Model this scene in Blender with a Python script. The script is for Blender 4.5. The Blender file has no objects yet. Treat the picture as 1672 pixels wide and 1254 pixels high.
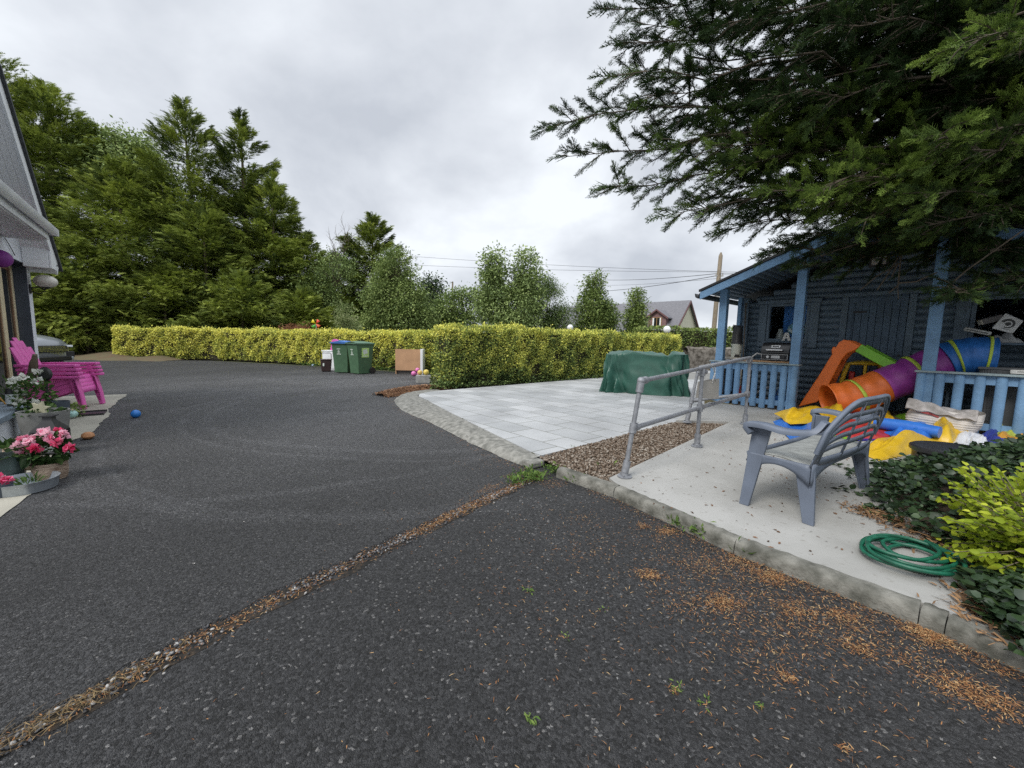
import bpy, bmesh, math, random
import numpy as np
from mathutils import Vector, Matrix
sc = bpy.context.scene
col = sc.collection
# ------------------------------------------------------------------ camera
CAM_H, FPX, TILT, ROLL = 1.3, 650.0, math.atan(70/650), .022
_f = Vector((0, math.cos(TILT), -math.sin(TILT))); _u0 = Vector((0, math.sin(TILT), math.cos(TILT))); _r0 = Vector((1, 0, 0))
_r = math.cos(ROLL)*_r0 + math.sin(ROLL)*_u0
_u = -math.sin(ROLL)*_r0 + math.cos(ROLL)*_u0
cd = bpy.data.cameras.new('camera'); cam = bpy.data.objects.new('camera', cd); col.objects.link(cam)
m3 = Matrix((_r, _u, -_f)).transposed()
cam.matrix_world = Matrix.Translation((0, 0, CAM_H)) @ m3.to_4x4()
cd.sensor_width = 36; cd.lens = FPX/1672*36; cd.clip_start = .02; cd.clip_end = 3000
sc.camera = cam
# ------------------------------------------------------------------ world: overcast sky
SUN_DIR = Vector((-.50, -.52, .70)).normalized()
SUN_EL = math.asin(SUN_DIR.z); SUN_ROT = math.atan2(SUN_DIR.x, SUN_DIR.y)
w = bpy.data.worlds.new('World'); sc.world = w; w.use_nodes = True
nt = w.node_tree; N = nt.nodes; Lk = nt.links; N.clear()
def nn(t, **k):
    n = N.new(t)
    for a, b in k.items(): setattr(n, a, b)
    return n
sky = nn('ShaderNodeTexSky', sky_type='NISHITA'); sky.sun_disc = False; sky.sun_elevation = SUN_EL; sky.sun_rotation = SUN_ROT
skb = nn('ShaderNodeVectorMath', operation='SCALE'); skb.inputs['Scale'].default_value = .10; Lk.new(sky.outputs[0], skb.inputs[0])
tc = nn('ShaderNodeTexCoord'); sx = nn('ShaderNodeSeparateXYZ'); Lk.new(tc.outputs['Generated'], sx.inputs[0])
mx = nn('ShaderNodeMath', operation='MAXIMUM'); mx.inputs[1].default_value = 0; Lk.new(sx.outputs['Z'], mx.inputs[0])
ad = nn('ShaderNodeMath', operation='ADD'); ad.inputs[1].default_value = .45; Lk.new(mx.outputs[0], ad.inputs[0])
cb = nn('ShaderNodeCombineXYZ')
for i, ax in enumerate('XY'):
    d = nn('ShaderNodeMath', operation='DIVIDE'); Lk.new(sx.outputs[ax], d.inputs[0]); Lk.new(ad.outputs[0], d.inputs[1]); Lk.new(d.outputs[0], cb.inputs[i])
n1 = nn('ShaderNodeTexNoise'); n1.inputs['Scale'].default_value = 1.75; n1.inputs['Detail'].default_value = 7; n1.inputs['Roughness'].default_value = .52; n1.inputs['Distortion'].default_value = .15
mp = nn('ShaderNodeMapping'); mp.inputs['Location'].default_value = (3.1, 1.7, 0); Lk.new(cb.outputs[0], mp.inputs[0]); Lk.new(mp.outputs[0], n1.inputs['Vector'])
cr = nn('ShaderNodeValToRGB'); Lk.new(n1.outputs[0], cr.inputs[0])
e = cr.color_ramp.elements
e[0].position = .36; e[0].color = (.52, .555, .615, 1); e[1].position = .64; e[1].color = (.86, .90, .95, 1)
k = e.new(.5); k.color = (.68, .715, .77, 1)
# an overcast sky is brighter overhead than near the horizon
zr = nn('ShaderNodeMapRange', interpolation_type='SMOOTHSTEP'); zr.inputs['From Min'].default_value = .60; zr.inputs['From Max'].default_value = .92; zr.inputs['To Min'].default_value = 1.0; zr.inputs['To Max'].default_value = 2.3
Lk.new(sx.outputs['Z'], zr.inputs[0])
sv = nn('ShaderNodeVectorMath', operation='SCALE'); Lk.new(cr.outputs[0], sv.inputs[0]); Lk.new(zr.outputs[0], sv.inputs['Scale'])
mix = nn('ShaderNodeMix', data_type='RGBA'); mix.inputs['Factor'].default_value = .96
Lk.new(skb.outputs[0], mix.inputs['A']); Lk.new(sv.outputs[0], mix.inputs['B'])
bg = nn('ShaderNodeBackground'); Lk.new(mix.outputs['Result'], bg.inputs[0]); bg.inputs[1].default_value = 1.0
ow = nn('ShaderNodeOutputWorld'); Lk.new(bg.outputs[0], ow.inputs[0])
ld = bpy.data.lights.new('sun', 'SUN'); ld.energy = 2.3; ld.angle = math.radians(22); ld.color = (1, .96, .9)
lo = bpy.data.objects.new('sun', ld); col.objects.link(lo); lo.rotation_euler = SUN_DIR.to_track_quat('Z', 'Y').to_euler()
sc.view_settings.view_transform = 'Standard'; sc.view_settings.look = 'None'; sc.view_settings.gamma = 1; sc.view_settings.exposure = 0.2
sc.cycles.use_denoising = False; sc.cycles.max_bounces = 6; sc.cycles.transparent_max_bounces = 8

# ------------------------------------------------------------------ helpers
rnd = random.Random(5)
def G(px, py, z=0.):
    d = _f*FPX + _r*(px-836) - _u*(py-627); t = (z-CAM_H)/d.z
    return Vector((0, 0, CAM_H)) + d*t
def AT(px, py, Y):
    d = _f*FPX + _r*(px-836) - _u*(py-627)
    return Vector((0, 0, CAM_H)) + d*(Y/d.y)
ANG = math.radians(-50)
def slab_z(x, y): return .085 + .016*(x*.766+y*.643-2.8)

def mat(name, c, rough=.6, var=.12, scale=6., bump=0., bscale=80., metal=0., spec=.5, c2=None, detail=4, emit=0, stretch=None, trans=0, coat=0, lo=.35, hi=.65):
    m = bpy.data.materials.new(name); m.use_nodes = True
    t = m.node_tree; p = t.nodes['Principled BSDF']
    p.inputs['Roughness'].default_value = rough; p.inputs['Metallic'].default_value = metal; p.inputs['Specular IOR Level'].default_value = spec
    if coat: p.inputs['Coat Weight'].default_value = coat
    a = tuple(x*(1-var) for x in c)+(1,); b = (tuple(c2) if c2 else tuple(min(1, x*(1+var)) for x in c))+(1,)
    tcn = t.nodes.new('ShaderNodeTexCoord'); vec = tcn.outputs['Object']
    if stretch:
        mpn = t.nodes.new('ShaderNodeMapping'); mpn.inputs['Scale'].default_value = stretch; t.links.new(vec, mpn.inputs[0]); vec = mpn.outputs[0]
    no = t.nodes.new('ShaderNodeTexNoise'); no.inputs['Scale'].default_value = scale; no.inputs['Detail'].default_value = detail; t.links.new(vec, no.inputs['Vector'])
    rp = t.nodes.new('ShaderNodeValToRGB'); rp.color_ramp.elements[0].position = lo; rp.color_ramp.elements[1].position = hi
    rp.color_ramp.elements[0].color = a; rp.color_ramp.elements[1].color = b
    t.links.new(no.outputs[0], rp.inputs[0]); t.links.new(rp.outputs[0], p.inputs['Base Color'])
    if bump:
        bn = t.nodes.new('ShaderNodeTexNoise'); bn.inputs['Scale'].default_value = bscale; bn.inputs['Detail'].default_value = 5; t.links.new(vec, bn.inputs['Vector'])
        bu = t.nodes.new('ShaderNodeBump'); bu.inputs['Strength'].default_value = min(1, bump); bu.inputs['Distance'].default_value = .01*max(1, bump); t.links.new(bn.outputs[0], bu.inputs['Height']); t.links.new(bu.outputs[0], p.inputs['Normal'])
    if trans:
        p.inputs['Transmission Weight'].default_value = trans
    return m

def leafmat(name, stops, rough=.65, trans=.35, spec=.12):
    """foliage: per-leaf tone attribute -> colour of that leaf, with light passing through"""
    m = bpy.data.materials.new(name); m.use_nodes = True; t = m.node_tree; p = t.nodes['Principled BSDF']
    at = t.nodes.new('ShaderNodeAttribute'); at.attribute_name = 'tone'
    rp = t.nodes.new('ShaderNodeValToRGB'); el = rp.color_ramp.elements
    for i, (q, c) in enumerate(stops):
        x = el[i] if i < 2 else el.new(q)
        x.position = q; x.color = (*c, 1)
    t.links.new(at.outputs['Fac'], rp.inputs[0]); t.links.new(rp.outputs[0], p.inputs['Base Color'])
    p.inputs['Roughness'].default_value = rough; p.inputs['Specular IOR Level'].default_value = spec
    tr = t.nodes.new('ShaderNodeBsdfTranslucent'); t.links.new(rp.outputs[0], tr.inputs[0])
    ms = t.nodes.new('ShaderNodeMixShader'); ms.inputs[0].default_value = trans
    t.links.new(p.outputs[0], ms.inputs[1]); t.links.new(tr.outputs[0], ms.inputs[2]); t.links.new(ms.outputs[0], t.nodes['Material Output'].inputs[0])
    return m

def tag(o, label=None, cat=None, group=None, kind=None):
    if label: o['label'] = label
    if cat: o['category'] = cat
    if group: o['group'] = group
    if kind: o['kind'] = kind
    return o
def empty(name, loc=(0, 0, 0), rz=0., label=None, cat=None, group=None):
    o = bpy.data.objects.new(name, None); col.objects.link(o); o.location = loc
    o.rotation_euler = (0, 0, rz) if not hasattr(rz, '__len__') else rz
    o.empty_display_size = .1
    return tag(o, label, cat, group)
def kids(o): return [c for c in bpy.data.objects if c.parent == o]
def copy_tree(o, parent=None):
    c = o.copy(); col.objects.link(c)
    if parent is not None: c.parent = parent
    for ch in kids(o): copy_tree(ch, c)
    return c

def rotm(rx=0, ry=0, rz=0): return (Matrix.Rotation(rz, 3, 'Z') @ Matrix.Rotation(ry, 3, 'Y') @ Matrix.Rotation(rx, 3, 'X'))
class MB:
    def __init__(s): s.v = []; s.f = []; s.s = []
    def add(s, vs, fs, smooth=False):
        b = len(s.v); s.v += [tuple(x) for x in vs]; s.f += [tuple(i+b for i in f) for f in fs]; s.s += [smooth]*len(fs); return s
    def box(s, c, size, R=None):
        x, y, z = (d/2 for d in size); c = Vector(c)
        vs = [Vector((a*x, b*y, d*z)) for a in (-1, 1) for b in (-1, 1) for d in (-1, 1)]
        if R is not None: vs = [R @ q for q in vs]
        return s.add([q+c for q in vs], [(0, 1, 3, 2), (4, 6, 7, 5), (0, 4, 5, 1), (2, 3, 7, 6), (0, 2, 6, 4), (1, 5, 7, 3)])
    def bb(s, lo, hi): return s.box([(a+b)/2 for a, b in zip(lo, hi)], [b-a for a, b in zip(lo, hi)])
    def tube(s, pts, r, n=8, cap=True, flat=1.0):
        pts = [Vector(p) for p in pts]; m = len(pts); rs = r if hasattr(r, '__len__') else [r]*m
        vs = []; prev = None
        for i, p in enumerate(pts):
            d = (pts[min(i+1, m-1)]-pts[max(i-1, 0)])
            d = d.normalized() if d.length > 1e-9 else Vector((0, 0, 1))
            if prev is None:
                a = d.orthogonal().normalized()
                if abs(d.z) < .95: a = Vector((0, 0, 1)).cross(d).normalized()
            else: a = (prev - d*prev.dot(d)).normalized()
            prev = a; b = d.cross(a)
            for k in range(n):
                t = 2*math.pi*k/n; vs.append(p + a*(rs[i]*math.cos(t)) + b*(rs[i]*flat*math.sin(t)))
        fs = [(i*n+k, i*n+(k+1) % n, (i+1)*n+(k+1) % n, (i+1)*n+k) for i in range(m-1) for k in range(n)]
        s.add(vs, fs, True)
        if cap:
            b = len(s.v)-len(vs)
            s.f += [tuple(b+k for k in range(n))[::-1], tuple(b+(m-1)*n+k for k in range(n))]; s.s += [False, False]
        return s
    def cyl(s, p0, p1, r0, r1=None, n=14): return s.tube([p0, p1], [r0, r0 if r1 is None else r1], n)
    def lathe(s, prof, c=(0, 0, 0), n=20, R=None, sy=1.0):
        c = Vector(c); vs = []
        for r, z in prof:
            for k in range(n):
                t = 2*math.pi*k/n; q = Vector((r*math.cos(t), sy*r*math.sin(t), z)); vs.append((R @ q if R is not None else q)+c)
        m = len(prof)
        fs = [(i*n+k, i*n+(k+1) % n, (i+1)*n+(k+1) % n, (i+1)*n+k) for i in range(m-1) for k in range(n)]
        return s.add(vs, fs, True)
    def sphere(s, c, r, sc3=(1, 1, 1), n=16, m=10):
        return s.lathe([(max(1e-4, r*math.sin(math.pi*i/m))*1, -r*math.cos(math.pi*i/m)*sc3[2]) for i in range(m+1)], c, n) if sc3[0] == sc3[1] == 1 else \
            s.add([Vector(c)+Vector((r*sc3[0]*math.sin(math.pi*i/m)*math.cos(2*math.pi*k/n), r*sc3[1]*math.sin(math.pi*i/m)*math.sin(2*math.pi*k/n), -r*sc3[2]*math.cos(math.pi*i/m))) for i in range(m+1) for k in range(n)],
                  [(i*n+k, i*n+(k+1) % n, (i+1)*n+(k+1) % n, (i+1)*n+k) for i in range(m) for k in range(n)], True)
    def prism(s, poly, o, a, b, d):
        """polygon poly in plane (o; a, b), extruded by vector d"""
        o, a, b, d = Vector(o), Vector(a), Vector(b), Vector(d); n = len(poly)
        lo_ = [o+a*x+b*y for x, y in poly]; vs = lo_+[q+d for q in lo_]
        return s.add(vs, [tuple(range(n))[::-1], tuple(range(n, 2*n))]+[(i, (i+1) % n, n+(i+1) % n, n+i) for i in range(n)])
    def grid(s, fn, nu, nv, smooth=True, wrap=False):
        vs = [fn(i/(nu-1 if not wrap else nu), j/(nv-1)) for i in range(nu) for j in range(nv)]
        fs = [(i*nv+j, ((i+1) % nu)*nv+j, ((i+1) % nu)*nv+j+1, i*nv+j+1) for i in range(nu if wrap else nu-1) for j in range(nv-1)]
        return s.add(vs, fs, smooth)
    def build(s, name, m, parent=None, bevel=0., loc=None, rz=0, solid=0., sub=0, seg=2):
        me = bpy.data.meshes.new(name); me.from_pydata(s.v, [], s.f); me.polygons.foreach_set('use_smooth', s.s); me.update()
        bm = bmesh.new(); bm.from_mesh(me); bmesh.ops.recalc_face_normals(bm, faces=bm.faces); bm.to_mesh(me); bm.free()
        me.set_sharp_from_angle(angle=.87)
        o = bpy.data.objects.new(name, me); col.objects.link(o); me.materials.append(m)
        if parent is not None: o.parent = parent
        if loc is not None: o.location = loc
        if rz: o.rotation_euler = (0, 0, rz)
        if solid: q = o.modifiers.new('s', 'SOLIDIFY'); q.thickness = solid; q.offset = 0
        if sub: q = o.modifiers.new('u', 'SUBSURF'); q.levels = sub; q.render_levels = sub
        if bevel: q = o.modifiers.new('b', 'BEVEL'); q.width = bevel; q.segments = seg; q.limit_method = 'ANGLE'; q.angle_limit = .6
        return o

def npmesh(name, V, F, m, parent=None, tone=None, smooth=False):
    V = np.ascontiguousarray(V, np.float32).reshape(-1, 3); F = np.ascontiguousarray(F, np.int32); k = F.shape[1]
    me = bpy.data.meshes.new(name); me.vertices.add(len(V)); me.loops.add(F.size); me.polygons.add(len(F))
    me.vertices.foreach_set('co', V.ravel()); me.loops.foreach_set('vertex_index', F.ravel())
    me.polygons.foreach_set('loop_start', np.arange(0, F.size, k, dtype=np.int32))
    if smooth: me.polygons.foreach_set('use_smooth', np.ones(len(F), bool))
    me.update(calc_edges=True)
    if tone is not None:
        a = me.attributes.new('tone', 'FLOAT', 'POINT'); a.data.foreach_set('value', np.ascontiguousarray(tone, np.float32))
    me.materials.append(m)
    o = bpy.data.objects.new(name, me); col.objects.link(o)
    if parent is not None: o.parent = parent
    return o
def unit(a): return a/np.maximum(np.linalg.norm(a, axis=-1, keepdims=True), 1e-9)
def basis(d, up):
    x = unit(d); z = unit(up-(up*x).sum(-1, keepdims=True)*x); y = np.cross(z, x)
    return np.stack([x, y, z], axis=-1)             # columns
def inst(tv, tf, pos, R, sca, tone, tt=None):
    """copies of a small template: returns V, F, tone"""
    n, k = len(pos), len(tv)
    sca = np.asarray(sca)
    if sca.ndim == 1: sca = sca[:, None]
    V = np.einsum('nij,nkj->nki', R, tv[None]*(sca[:, None, :]))+pos[:, None, :]
    F = tf[None]+(np.arange(n)*k)[:, None, None]
    T = np.repeat(tone[:, None], k, 1)
    if tt is not None: T = T+tt[None]
    return V.reshape(-1, 3), F.reshape(-1, tf.shape[1]), np.clip(T, 0, 1).ravel()
def cat3(parts):
    V = []; F = []; T = []; b = 0
    for v, f, t in parts: V.append(v); F.append(f+b); T.append(t); b += len(v)
    return np.concatenate(V), np.concatenate(F), np.concatenate(T)
LEAF = (np.array([[0, 0, 0], [.45, .26, .06], [1, 0, -.04], [.45, -.26, .06]], float), np.array([[0, 1, 2, 3]]))
LEAF6 = (np.array([[0, 0, 0], [.3, .22, .05], [.7, .2, .03], [1, 0, -.1], [.7, -.2, .03], [.3, -.22, .05], [.5, 0, -.02]], float),
         np.array([[0, 6, 2, 1], [6, 3, 2, 2], [0, 5, 4, 6], [6, 4, 3, 3]])[[0, 2]])
def fold_leaf():
    v = np.array([[0, 0, 0], [.3, .24, .07], [.68, .21, .04], [1, 0, -.12], [.68, -.21, .04], [.3, -.24, .07], [.33, 0, 0], [.68, 0, -.03]], float)
    f = np.array([[0, 6, 1], [6, 2, 1], [6, 7, 2], [7, 3, 2], [0, 5, 6], [5, 4, 6], [6, 4, 7], [7, 4, 3]])
    return v, f
FOLD = fold_leaf()
def plume(pairs, ln=.36, ang=.75, sub=0, seed=0, curl=.06, w=.05, zr=.12):
    r = random.Random(seed); v = []; f = []; t = []
    def tri(a, b, c, ta, tb):
        i = len(v); v.extend([a, b, c]); f.append((i, i+1, i+2)); t.extend([ta, ta, tb])
    tri((0, -w*.35, 0), (0, w*.35, 0), (1, 0, -curl), 0, .2)
    for i in range(pairs):
        x = .08+.86*i/pairs; L = ln*(1-.68*i/pairs)*r.uniform(.8, 1.2)
        for s in (-1, 1):
            a = ang*r.uniform(.75, 1.2); zz = r.uniform(-zr, zr); dx, dy = math.cos(a), s*math.sin(a)
            tri((x-w*.6, 0, -curl*x*x), (x+w*.6, 0, -curl*x*x), (x+L*dx, L*dy, zz*L-curl*x*x), 0, .22)
            for j in range(sub):
                q = .25+.7*j/sub; l2 = L*.5*(1-.5*q)
                for s2 in (-1, 1):
                    a2 = a*s+s2*r.uniform(.5, .9); bx, by, bz = x+L*q*dx, L*q*dy, zz*L*q-curl*x*x
                    ww = w*.38
                    tri((bx-ww*dx, by-ww*dy, bz), (bx+ww*dx, by+ww*dy, bz), (bx+l2*math.cos(a2), by+l2*math.sin(a2), bz+r.uniform(-.25, .3)*l2), .05, .25)
    return np.array(v, float), np.array(f), np.array(t)
def wob(x, s=0.):            # cheap smooth noise
    return np.sin(x*1.7+s)+.5*np.sin(x*3.9+2.1*s+1)+.3*np.sin(x*8.3+.7*s+2)

# ------------------------------------------------------------------ plain materials
WHITE = mat('white paint', (.74, .76, .78), .5, .06, 3, .1, 40)
WALLW = mat('white render', (.70, .73, .78), .8, .05, 2, .5, 120)
SLATE = mat('dark slate paint', (.055, .07, .09), .6, .1)
CREAM = mat('cream frame', (.62, .54, .36), .5, .08)
DGLASS = mat('dark window glass', (.02, .022, .022), .06, .3, 2)
BLACKP = mat('black plastic', (.02, .02, .022), .4, .2)
BLACKM = mat('black metal', (.025, .025, .028), .45, .2, metal=.3)
STEEL = mat('galvanised pipe', (.24, .25, .27), .5, .18, 30, .15, 150, metal=.35)
GALV = mat('zinc tray', (.42, .46, .50), .35, .15, 12, metal=.6)
GREYPOT = mat('grey pot', (.20, .20, .19), .75, .15, 10, .2)
BARK = mat('bark', (.11, .085, .06), .9, .3, 9, .8, 30, stretch=(1, 1, .25))
TWIG = mat('twig bark', (.16, .13, .10), .9, .25)
SOIL = mat('soil', (.05, .035, .022), .95, .3, 20, .6, 60)
# ------------------------------------------------------------------ the ground
def node_mat(name):
    m = bpy.data.materials.new(name); m.use_nodes = True; t = m.node_tree
    return m, t, t.nodes['Principled BSDF']
def asphalt(nm='asphalt', lo=.003, hi=.086, sc1=115, gain_=2, bd=.013):
    m, t, p = node_mat(nm); n = t.nodes; l = t.links
    c = n.new('ShaderNodeTexCoord').outputs['Object']
    vo = n.new('ShaderNodeTexVoronoi'); vo.inputs['Scale'].default_value = sc1; l.new(c, vo.inputs['Vector'])
    v2 = n.new('ShaderNodeTexVoronoi'); v2.inputs['Scale'].default_value = 210; l.new(c, v2.inputs['Vector'])
    big = n.new('ShaderNodeTexNoise'); big.inputs['Scale'].default_value = .55; big.inputs['Detail'].default_value = 5; l.new(c, big.inputs['Vector'])
    sep = n.new('ShaderNodeSeparateColor'); l.new(vo.outputs['Color'], sep.inputs[0])
    rp = n.new('ShaderNodeValToRGB'); el = rp.color_ramp.elements
    el[0].position = 0; el[0].color = (lo, lo*1.01, lo*1.07, 1); el[1].position = .9; el[1].color = (hi, hi*1.01, hi*1.06, 1)
    a = el.new(.975); a.color = (hi*1.5, hi*1.5, hi*1.52, 1); a = el.new(.997); a.color = (.20, .195, .19, 1)
    l.new(sep.outputs[0], rp.inputs[0])
    # worn tyre tracks sweeping round, and soft worn patches
    sx = n.new('ShaderNodeSeparateXYZ'); l.new(c, sx.inputs[0])
    def ring(cx, cy, r0, wd):
        dv = n.new('ShaderNodeVectorMath'); dv.operation = 'DISTANCE'; dv.inputs[1].default_value = (cx, cy, 0); l.new(c, dv.inputs[0])
        ad = n.new('ShaderNodeMath'); ad.operation = 'MULTIPLY_ADD'; ad.inputs[1].default_value = .5; l.new(big.outputs[0], ad.inputs[0]); l.new(dv.outputs['Value'], ad.inputs[2])
        s_ = n.new('ShaderNodeMath'); s_.operation = 'SUBTRACT'; s_.inputs[1].default_value = r0+.25; l.new(ad.outputs[0], s_.inputs[0])
        ab = n.new('ShaderNodeMath'); ab.operation = 'ABSOLUTE'; l.new(s_.outputs[0], ab.inputs[0])
        mr = n.new('ShaderNodeMapRange'); mr.interpolation_type = 'SMOOTHSTEP'; mr.inputs['From Max'].default_value = wd; mr.inputs['To Min'].default_value = 1; mr.inputs['To Max'].default_value = 0; l.new(ab.outputs[0], mr.inputs[0])
        return mr.outputs[0]
    rs = [ring(-1.6, 8.2, 3.75, .13), ring(-1.6, 8.2, 4.05, .07), ring(-1.6, 8.2, 5.4, .16), ring(-1.2, 7.4, 4.6, .08), ring(-4, 8, 5.2, .10)]
    tot = rs[0]
    for q in rs[1:]:
        mm = n.new('ShaderNodeMath'); mm.operation = 'MAXIMUM'; l.new(tot, mm.inputs[0]); l.new(q, mm.inputs[1]); tot = mm.outputs[0]
    n3 = n.new('ShaderNodeTexNoise'); n3.inputs['Scale'].default_value = 2.2; n3.inputs['Detail'].default_value = 6; l.new(c, n3.inputs['Vector'])
    mt = n.new('ShaderNodeMath'); mt.operation = 'MULTIPLY'; l.new(tot, mt.inputs[0]); l.new(n3.outputs[0], mt.inputs[1])
    gain = n.new('ShaderNodeMapRange'); gain.inputs['From Min'].default_value = .3; gain.inputs['From Max'].default_value = .7; gain.inputs['To Min'].default_value = .85; gain.inputs['To Max'].default_value = 1.5; l.new(big.outputs[0], gain.inputs[0])
    ga = n.new('ShaderNodeMath'); ga.operation = 'MULTIPLY_ADD'; ga.inputs[1].default_value = .85; l.new(mt.outputs[0], ga.inputs[0]); 
    dv0 = n.new('ShaderNodeVectorMath'); dv0.operation = 'DISTANCE'; dv0.inputs[1].default_value = (-3.8, 9.6, 0); l.new(c, dv0.inputs[0])     # grazing sky sheen painted into the colour: paler mid-yard, darker outward
    sheen = n.new('ShaderNodeMapRange'); sheen.interpolation_type = 'SMOOTHSTEP'; sheen.inputs['From Min'].default_value = 2.5; sheen.inputs['From Max'].default_value = 8.5; sheen.inputs['To Min'].default_value = 1.5; sheen.inputs['To Max'].default_value = .58; l.new(dv0.outputs['Value'], sheen.inputs[0])
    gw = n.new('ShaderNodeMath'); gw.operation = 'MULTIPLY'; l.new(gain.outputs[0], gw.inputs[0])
    if gain_ > 1: l.new(sheen.outputs[0], gw.inputs[1])
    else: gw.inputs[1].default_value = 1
    st = n.new('ShaderNodeTexNoise'); st.inputs['Scale'].default_value = .9; st.inputs['Detail'].default_value = 7; st.inputs['Roughness'].default_value = .62; l.new(c, st.inputs['Vector'])
    sr = n.new('ShaderNodeMapRange'); sr.inputs['From Min'].default_value = .54; sr.inputs['From Max'].default_value = .66; sr.inputs['To Min'].default_value = 1; sr.inputs['To Max'].default_value = .74; l.new(st.outputs[0], sr.inputs[0])
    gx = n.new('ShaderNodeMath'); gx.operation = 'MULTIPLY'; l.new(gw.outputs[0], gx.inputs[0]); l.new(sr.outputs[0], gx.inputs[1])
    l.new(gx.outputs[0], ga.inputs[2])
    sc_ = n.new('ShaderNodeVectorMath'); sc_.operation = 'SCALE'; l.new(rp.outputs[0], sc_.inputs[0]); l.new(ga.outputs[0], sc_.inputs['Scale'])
    l.new(sc_.outputs[0], p.inputs['Base Color']); p.inputs['Roughness'].default_value = .68; p.inputs['Specular IOR Level'].default_value = .6
    hs = n.new('ShaderNodeMath'); hs.operation = 'ADD'; l.new(vo.outputs['Distance'], hs.inputs[0]); l.new(v2.outputs['Distance'], hs.inputs[1])
    bu = n.new('ShaderNodeBump'); bu.invert = True; bu.inputs['Strength'].default_value = 1.0; bu.inputs['Distance'].default_value = bd; l.new(hs.outputs[0], bu.inputs['Height']); l.new(bu.outputs[0], p.inputs['Normal'])
    return m
def poly(name, pts, z, m, zf=None, kind='structure', drop=0.):
    mb = MB(); n = len(pts); top = [(x, y, z if zf is None else zf(x, y)) for x, y in pts]
    if drop: mb.add(top+[(x, y, q-drop) for x, y, q in top], [tuple(range(n))]+[(i, (i+1) % n, n+(i+1) % n, n+i) for i in range(n)])
    else: mb.add(top, [tuple(range(n))])
    return tag(mb.build(name, m), kind=kind)
GRASS = mat('rough grass', (.05, .07, .025), .95, .35, 3, .6, 30, c2=(.10, .10, .045))
poly('ground', [(-400, -60), (400, -60), (400, 900), (-400, 900)], -.03, GRASS)
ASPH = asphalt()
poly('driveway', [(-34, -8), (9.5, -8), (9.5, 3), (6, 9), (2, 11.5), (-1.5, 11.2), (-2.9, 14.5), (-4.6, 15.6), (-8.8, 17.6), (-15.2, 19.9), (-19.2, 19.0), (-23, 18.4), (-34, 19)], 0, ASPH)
EARTH = mat('bare earth', (.16, .105, .06), .95, .3, 4, .7, 25, c2=(.10, .09, .045))
# earth bank left of the hedge
mb = MB()
def bank(u, v):
    x = -30+u*13.5; y = 17.6+v*9+.5*math.sin(u*9); h = .75*math.sin(min(1, v*1.6)*math.pi/2)*(.6+.4*math.sin(u*7+1))+.06*math.sin(u*31+v*17)+.05*math.sin(u*57-v*40)
    return (x, y, -.02+h*min(1, (1-u)*6+.1)*min(1, v*8))
mb.grid(bank, 60, 30); tag(mb.build('earth_bank', EARTH), kind='structure')
# --- paved terrace
def paving():
    m, t, p = node_mat('granite paving'); n = t.nodes; l = t.links
    c = n.new('ShaderNodeTexCoord').outputs['Object']; mp_ = n.new('ShaderNodeMapping'); mp_.inputs['Rotation'].default_value = (0, 0, math.radians(50)); l.new(c, mp_.inputs[0])
    b = n.new('ShaderNodeTexBrick'); b.inputs['Scale'].default_value = 1; b.inputs['Brick Width'].default_value = .62; b.inputs['Row Height'].default_value = .415; b.inputs['Mortar Size'].default_value = .006; b.inputs['Mortar Smooth'].default_value = .1; b.inputs['Bias'].default_value = 0
    b.inputs['Color1'].default_value = (.335, .347, .352, 1); b.inputs['Color2'].default_value = (.45, .46, .465, 1); b.inputs['Mortar'].default_value = (.12, .12, .09, 1); b.offset = .4
    dn = n.new('ShaderNodeTexNoise'); dn.inputs['Scale'].default_value = 2.5; dn.inputs['Detail'].default_value = 4; l.new(mp_.outputs[0], dn.inputs['Vector'])
    dm = n.new('ShaderNodeMix'); dm.data_type = 'VECTOR'; dm.inputs['Factor'].default_value = .012; l.new(mp_.outputs[0], dm.inputs['A']); l.new(dn.outputs['Color'], dm.inputs['B']); l.new(dm.outputs['Result'], b.inputs['Vector'])
    no = n.new('ShaderNodeTexNoise'); no.inputs['Scale'].default_value = 160; no.inputs['Detail'].default_value = 3; l.new(c, no.inputs['Vector'])
    n2 = n.new('ShaderNodeTexNoise'); n2.inputs['Scale'].default_value = 1.3; n2.inputs['Detail'].default_value = 6; l.new(c, n2.inputs['Vector'])
    r1 = n.new('ShaderNodeMapRange'); r1.inputs['From Min'].default_value = .3; r1.inputs['From Max'].default_value = .7; r1.inputs['To Min'].default_value = .9; r1.inputs['To Max'].default_value = 1.08; l.new(no.outputs[0], r1.inputs[0])
    r2 = n.new('ShaderNodeMapRange'); r2.inputs['From Min'].default_value = .3; r2.inputs['From Max'].default_value = .7; r2.inputs['To Min'].default_value = .74; r2.inputs['To Max'].default_value = 1.06; l.new(n2.outputs[0], r2.inputs[0])
    m1 = n.new('ShaderNodeMath'); m1.operation = 'MULTIPLY'; l.new(r1.outputs[0], m1.inputs[0]); l.new(r2.outputs[0], m1.inputs[1])
    s1 = n.new('ShaderNodeVectorMath'); s1.operation = 'SCALE'; l.new(b.outputs[0], s1.inputs[0]); l.new(m1.outputs[0], s1.inputs['Scale'])
    l.new(s1.outputs[0], p.inputs['Base Color']); p.inputs['Roughness'].default_value = .7
    bu = n.new('ShaderNodeBump'); bu.inputs['Strength'].default_value = .5; bu.inputs['Distance'].default_value = .004; bu.invert = True; l.new(b.outputs['Fac'], bu.inputs['Height']); l.new(bu.outputs[0], p.inputs['Normal'])
    return m
PE = [(.31, 4.16), (-.38, 5.42), (-1.02, 6.6), (-1.64, 7.8), (-2.0, 8.45), (-2.05, 8.8), (-1.95, 9.15), (-1.7, 9.5)]
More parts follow.
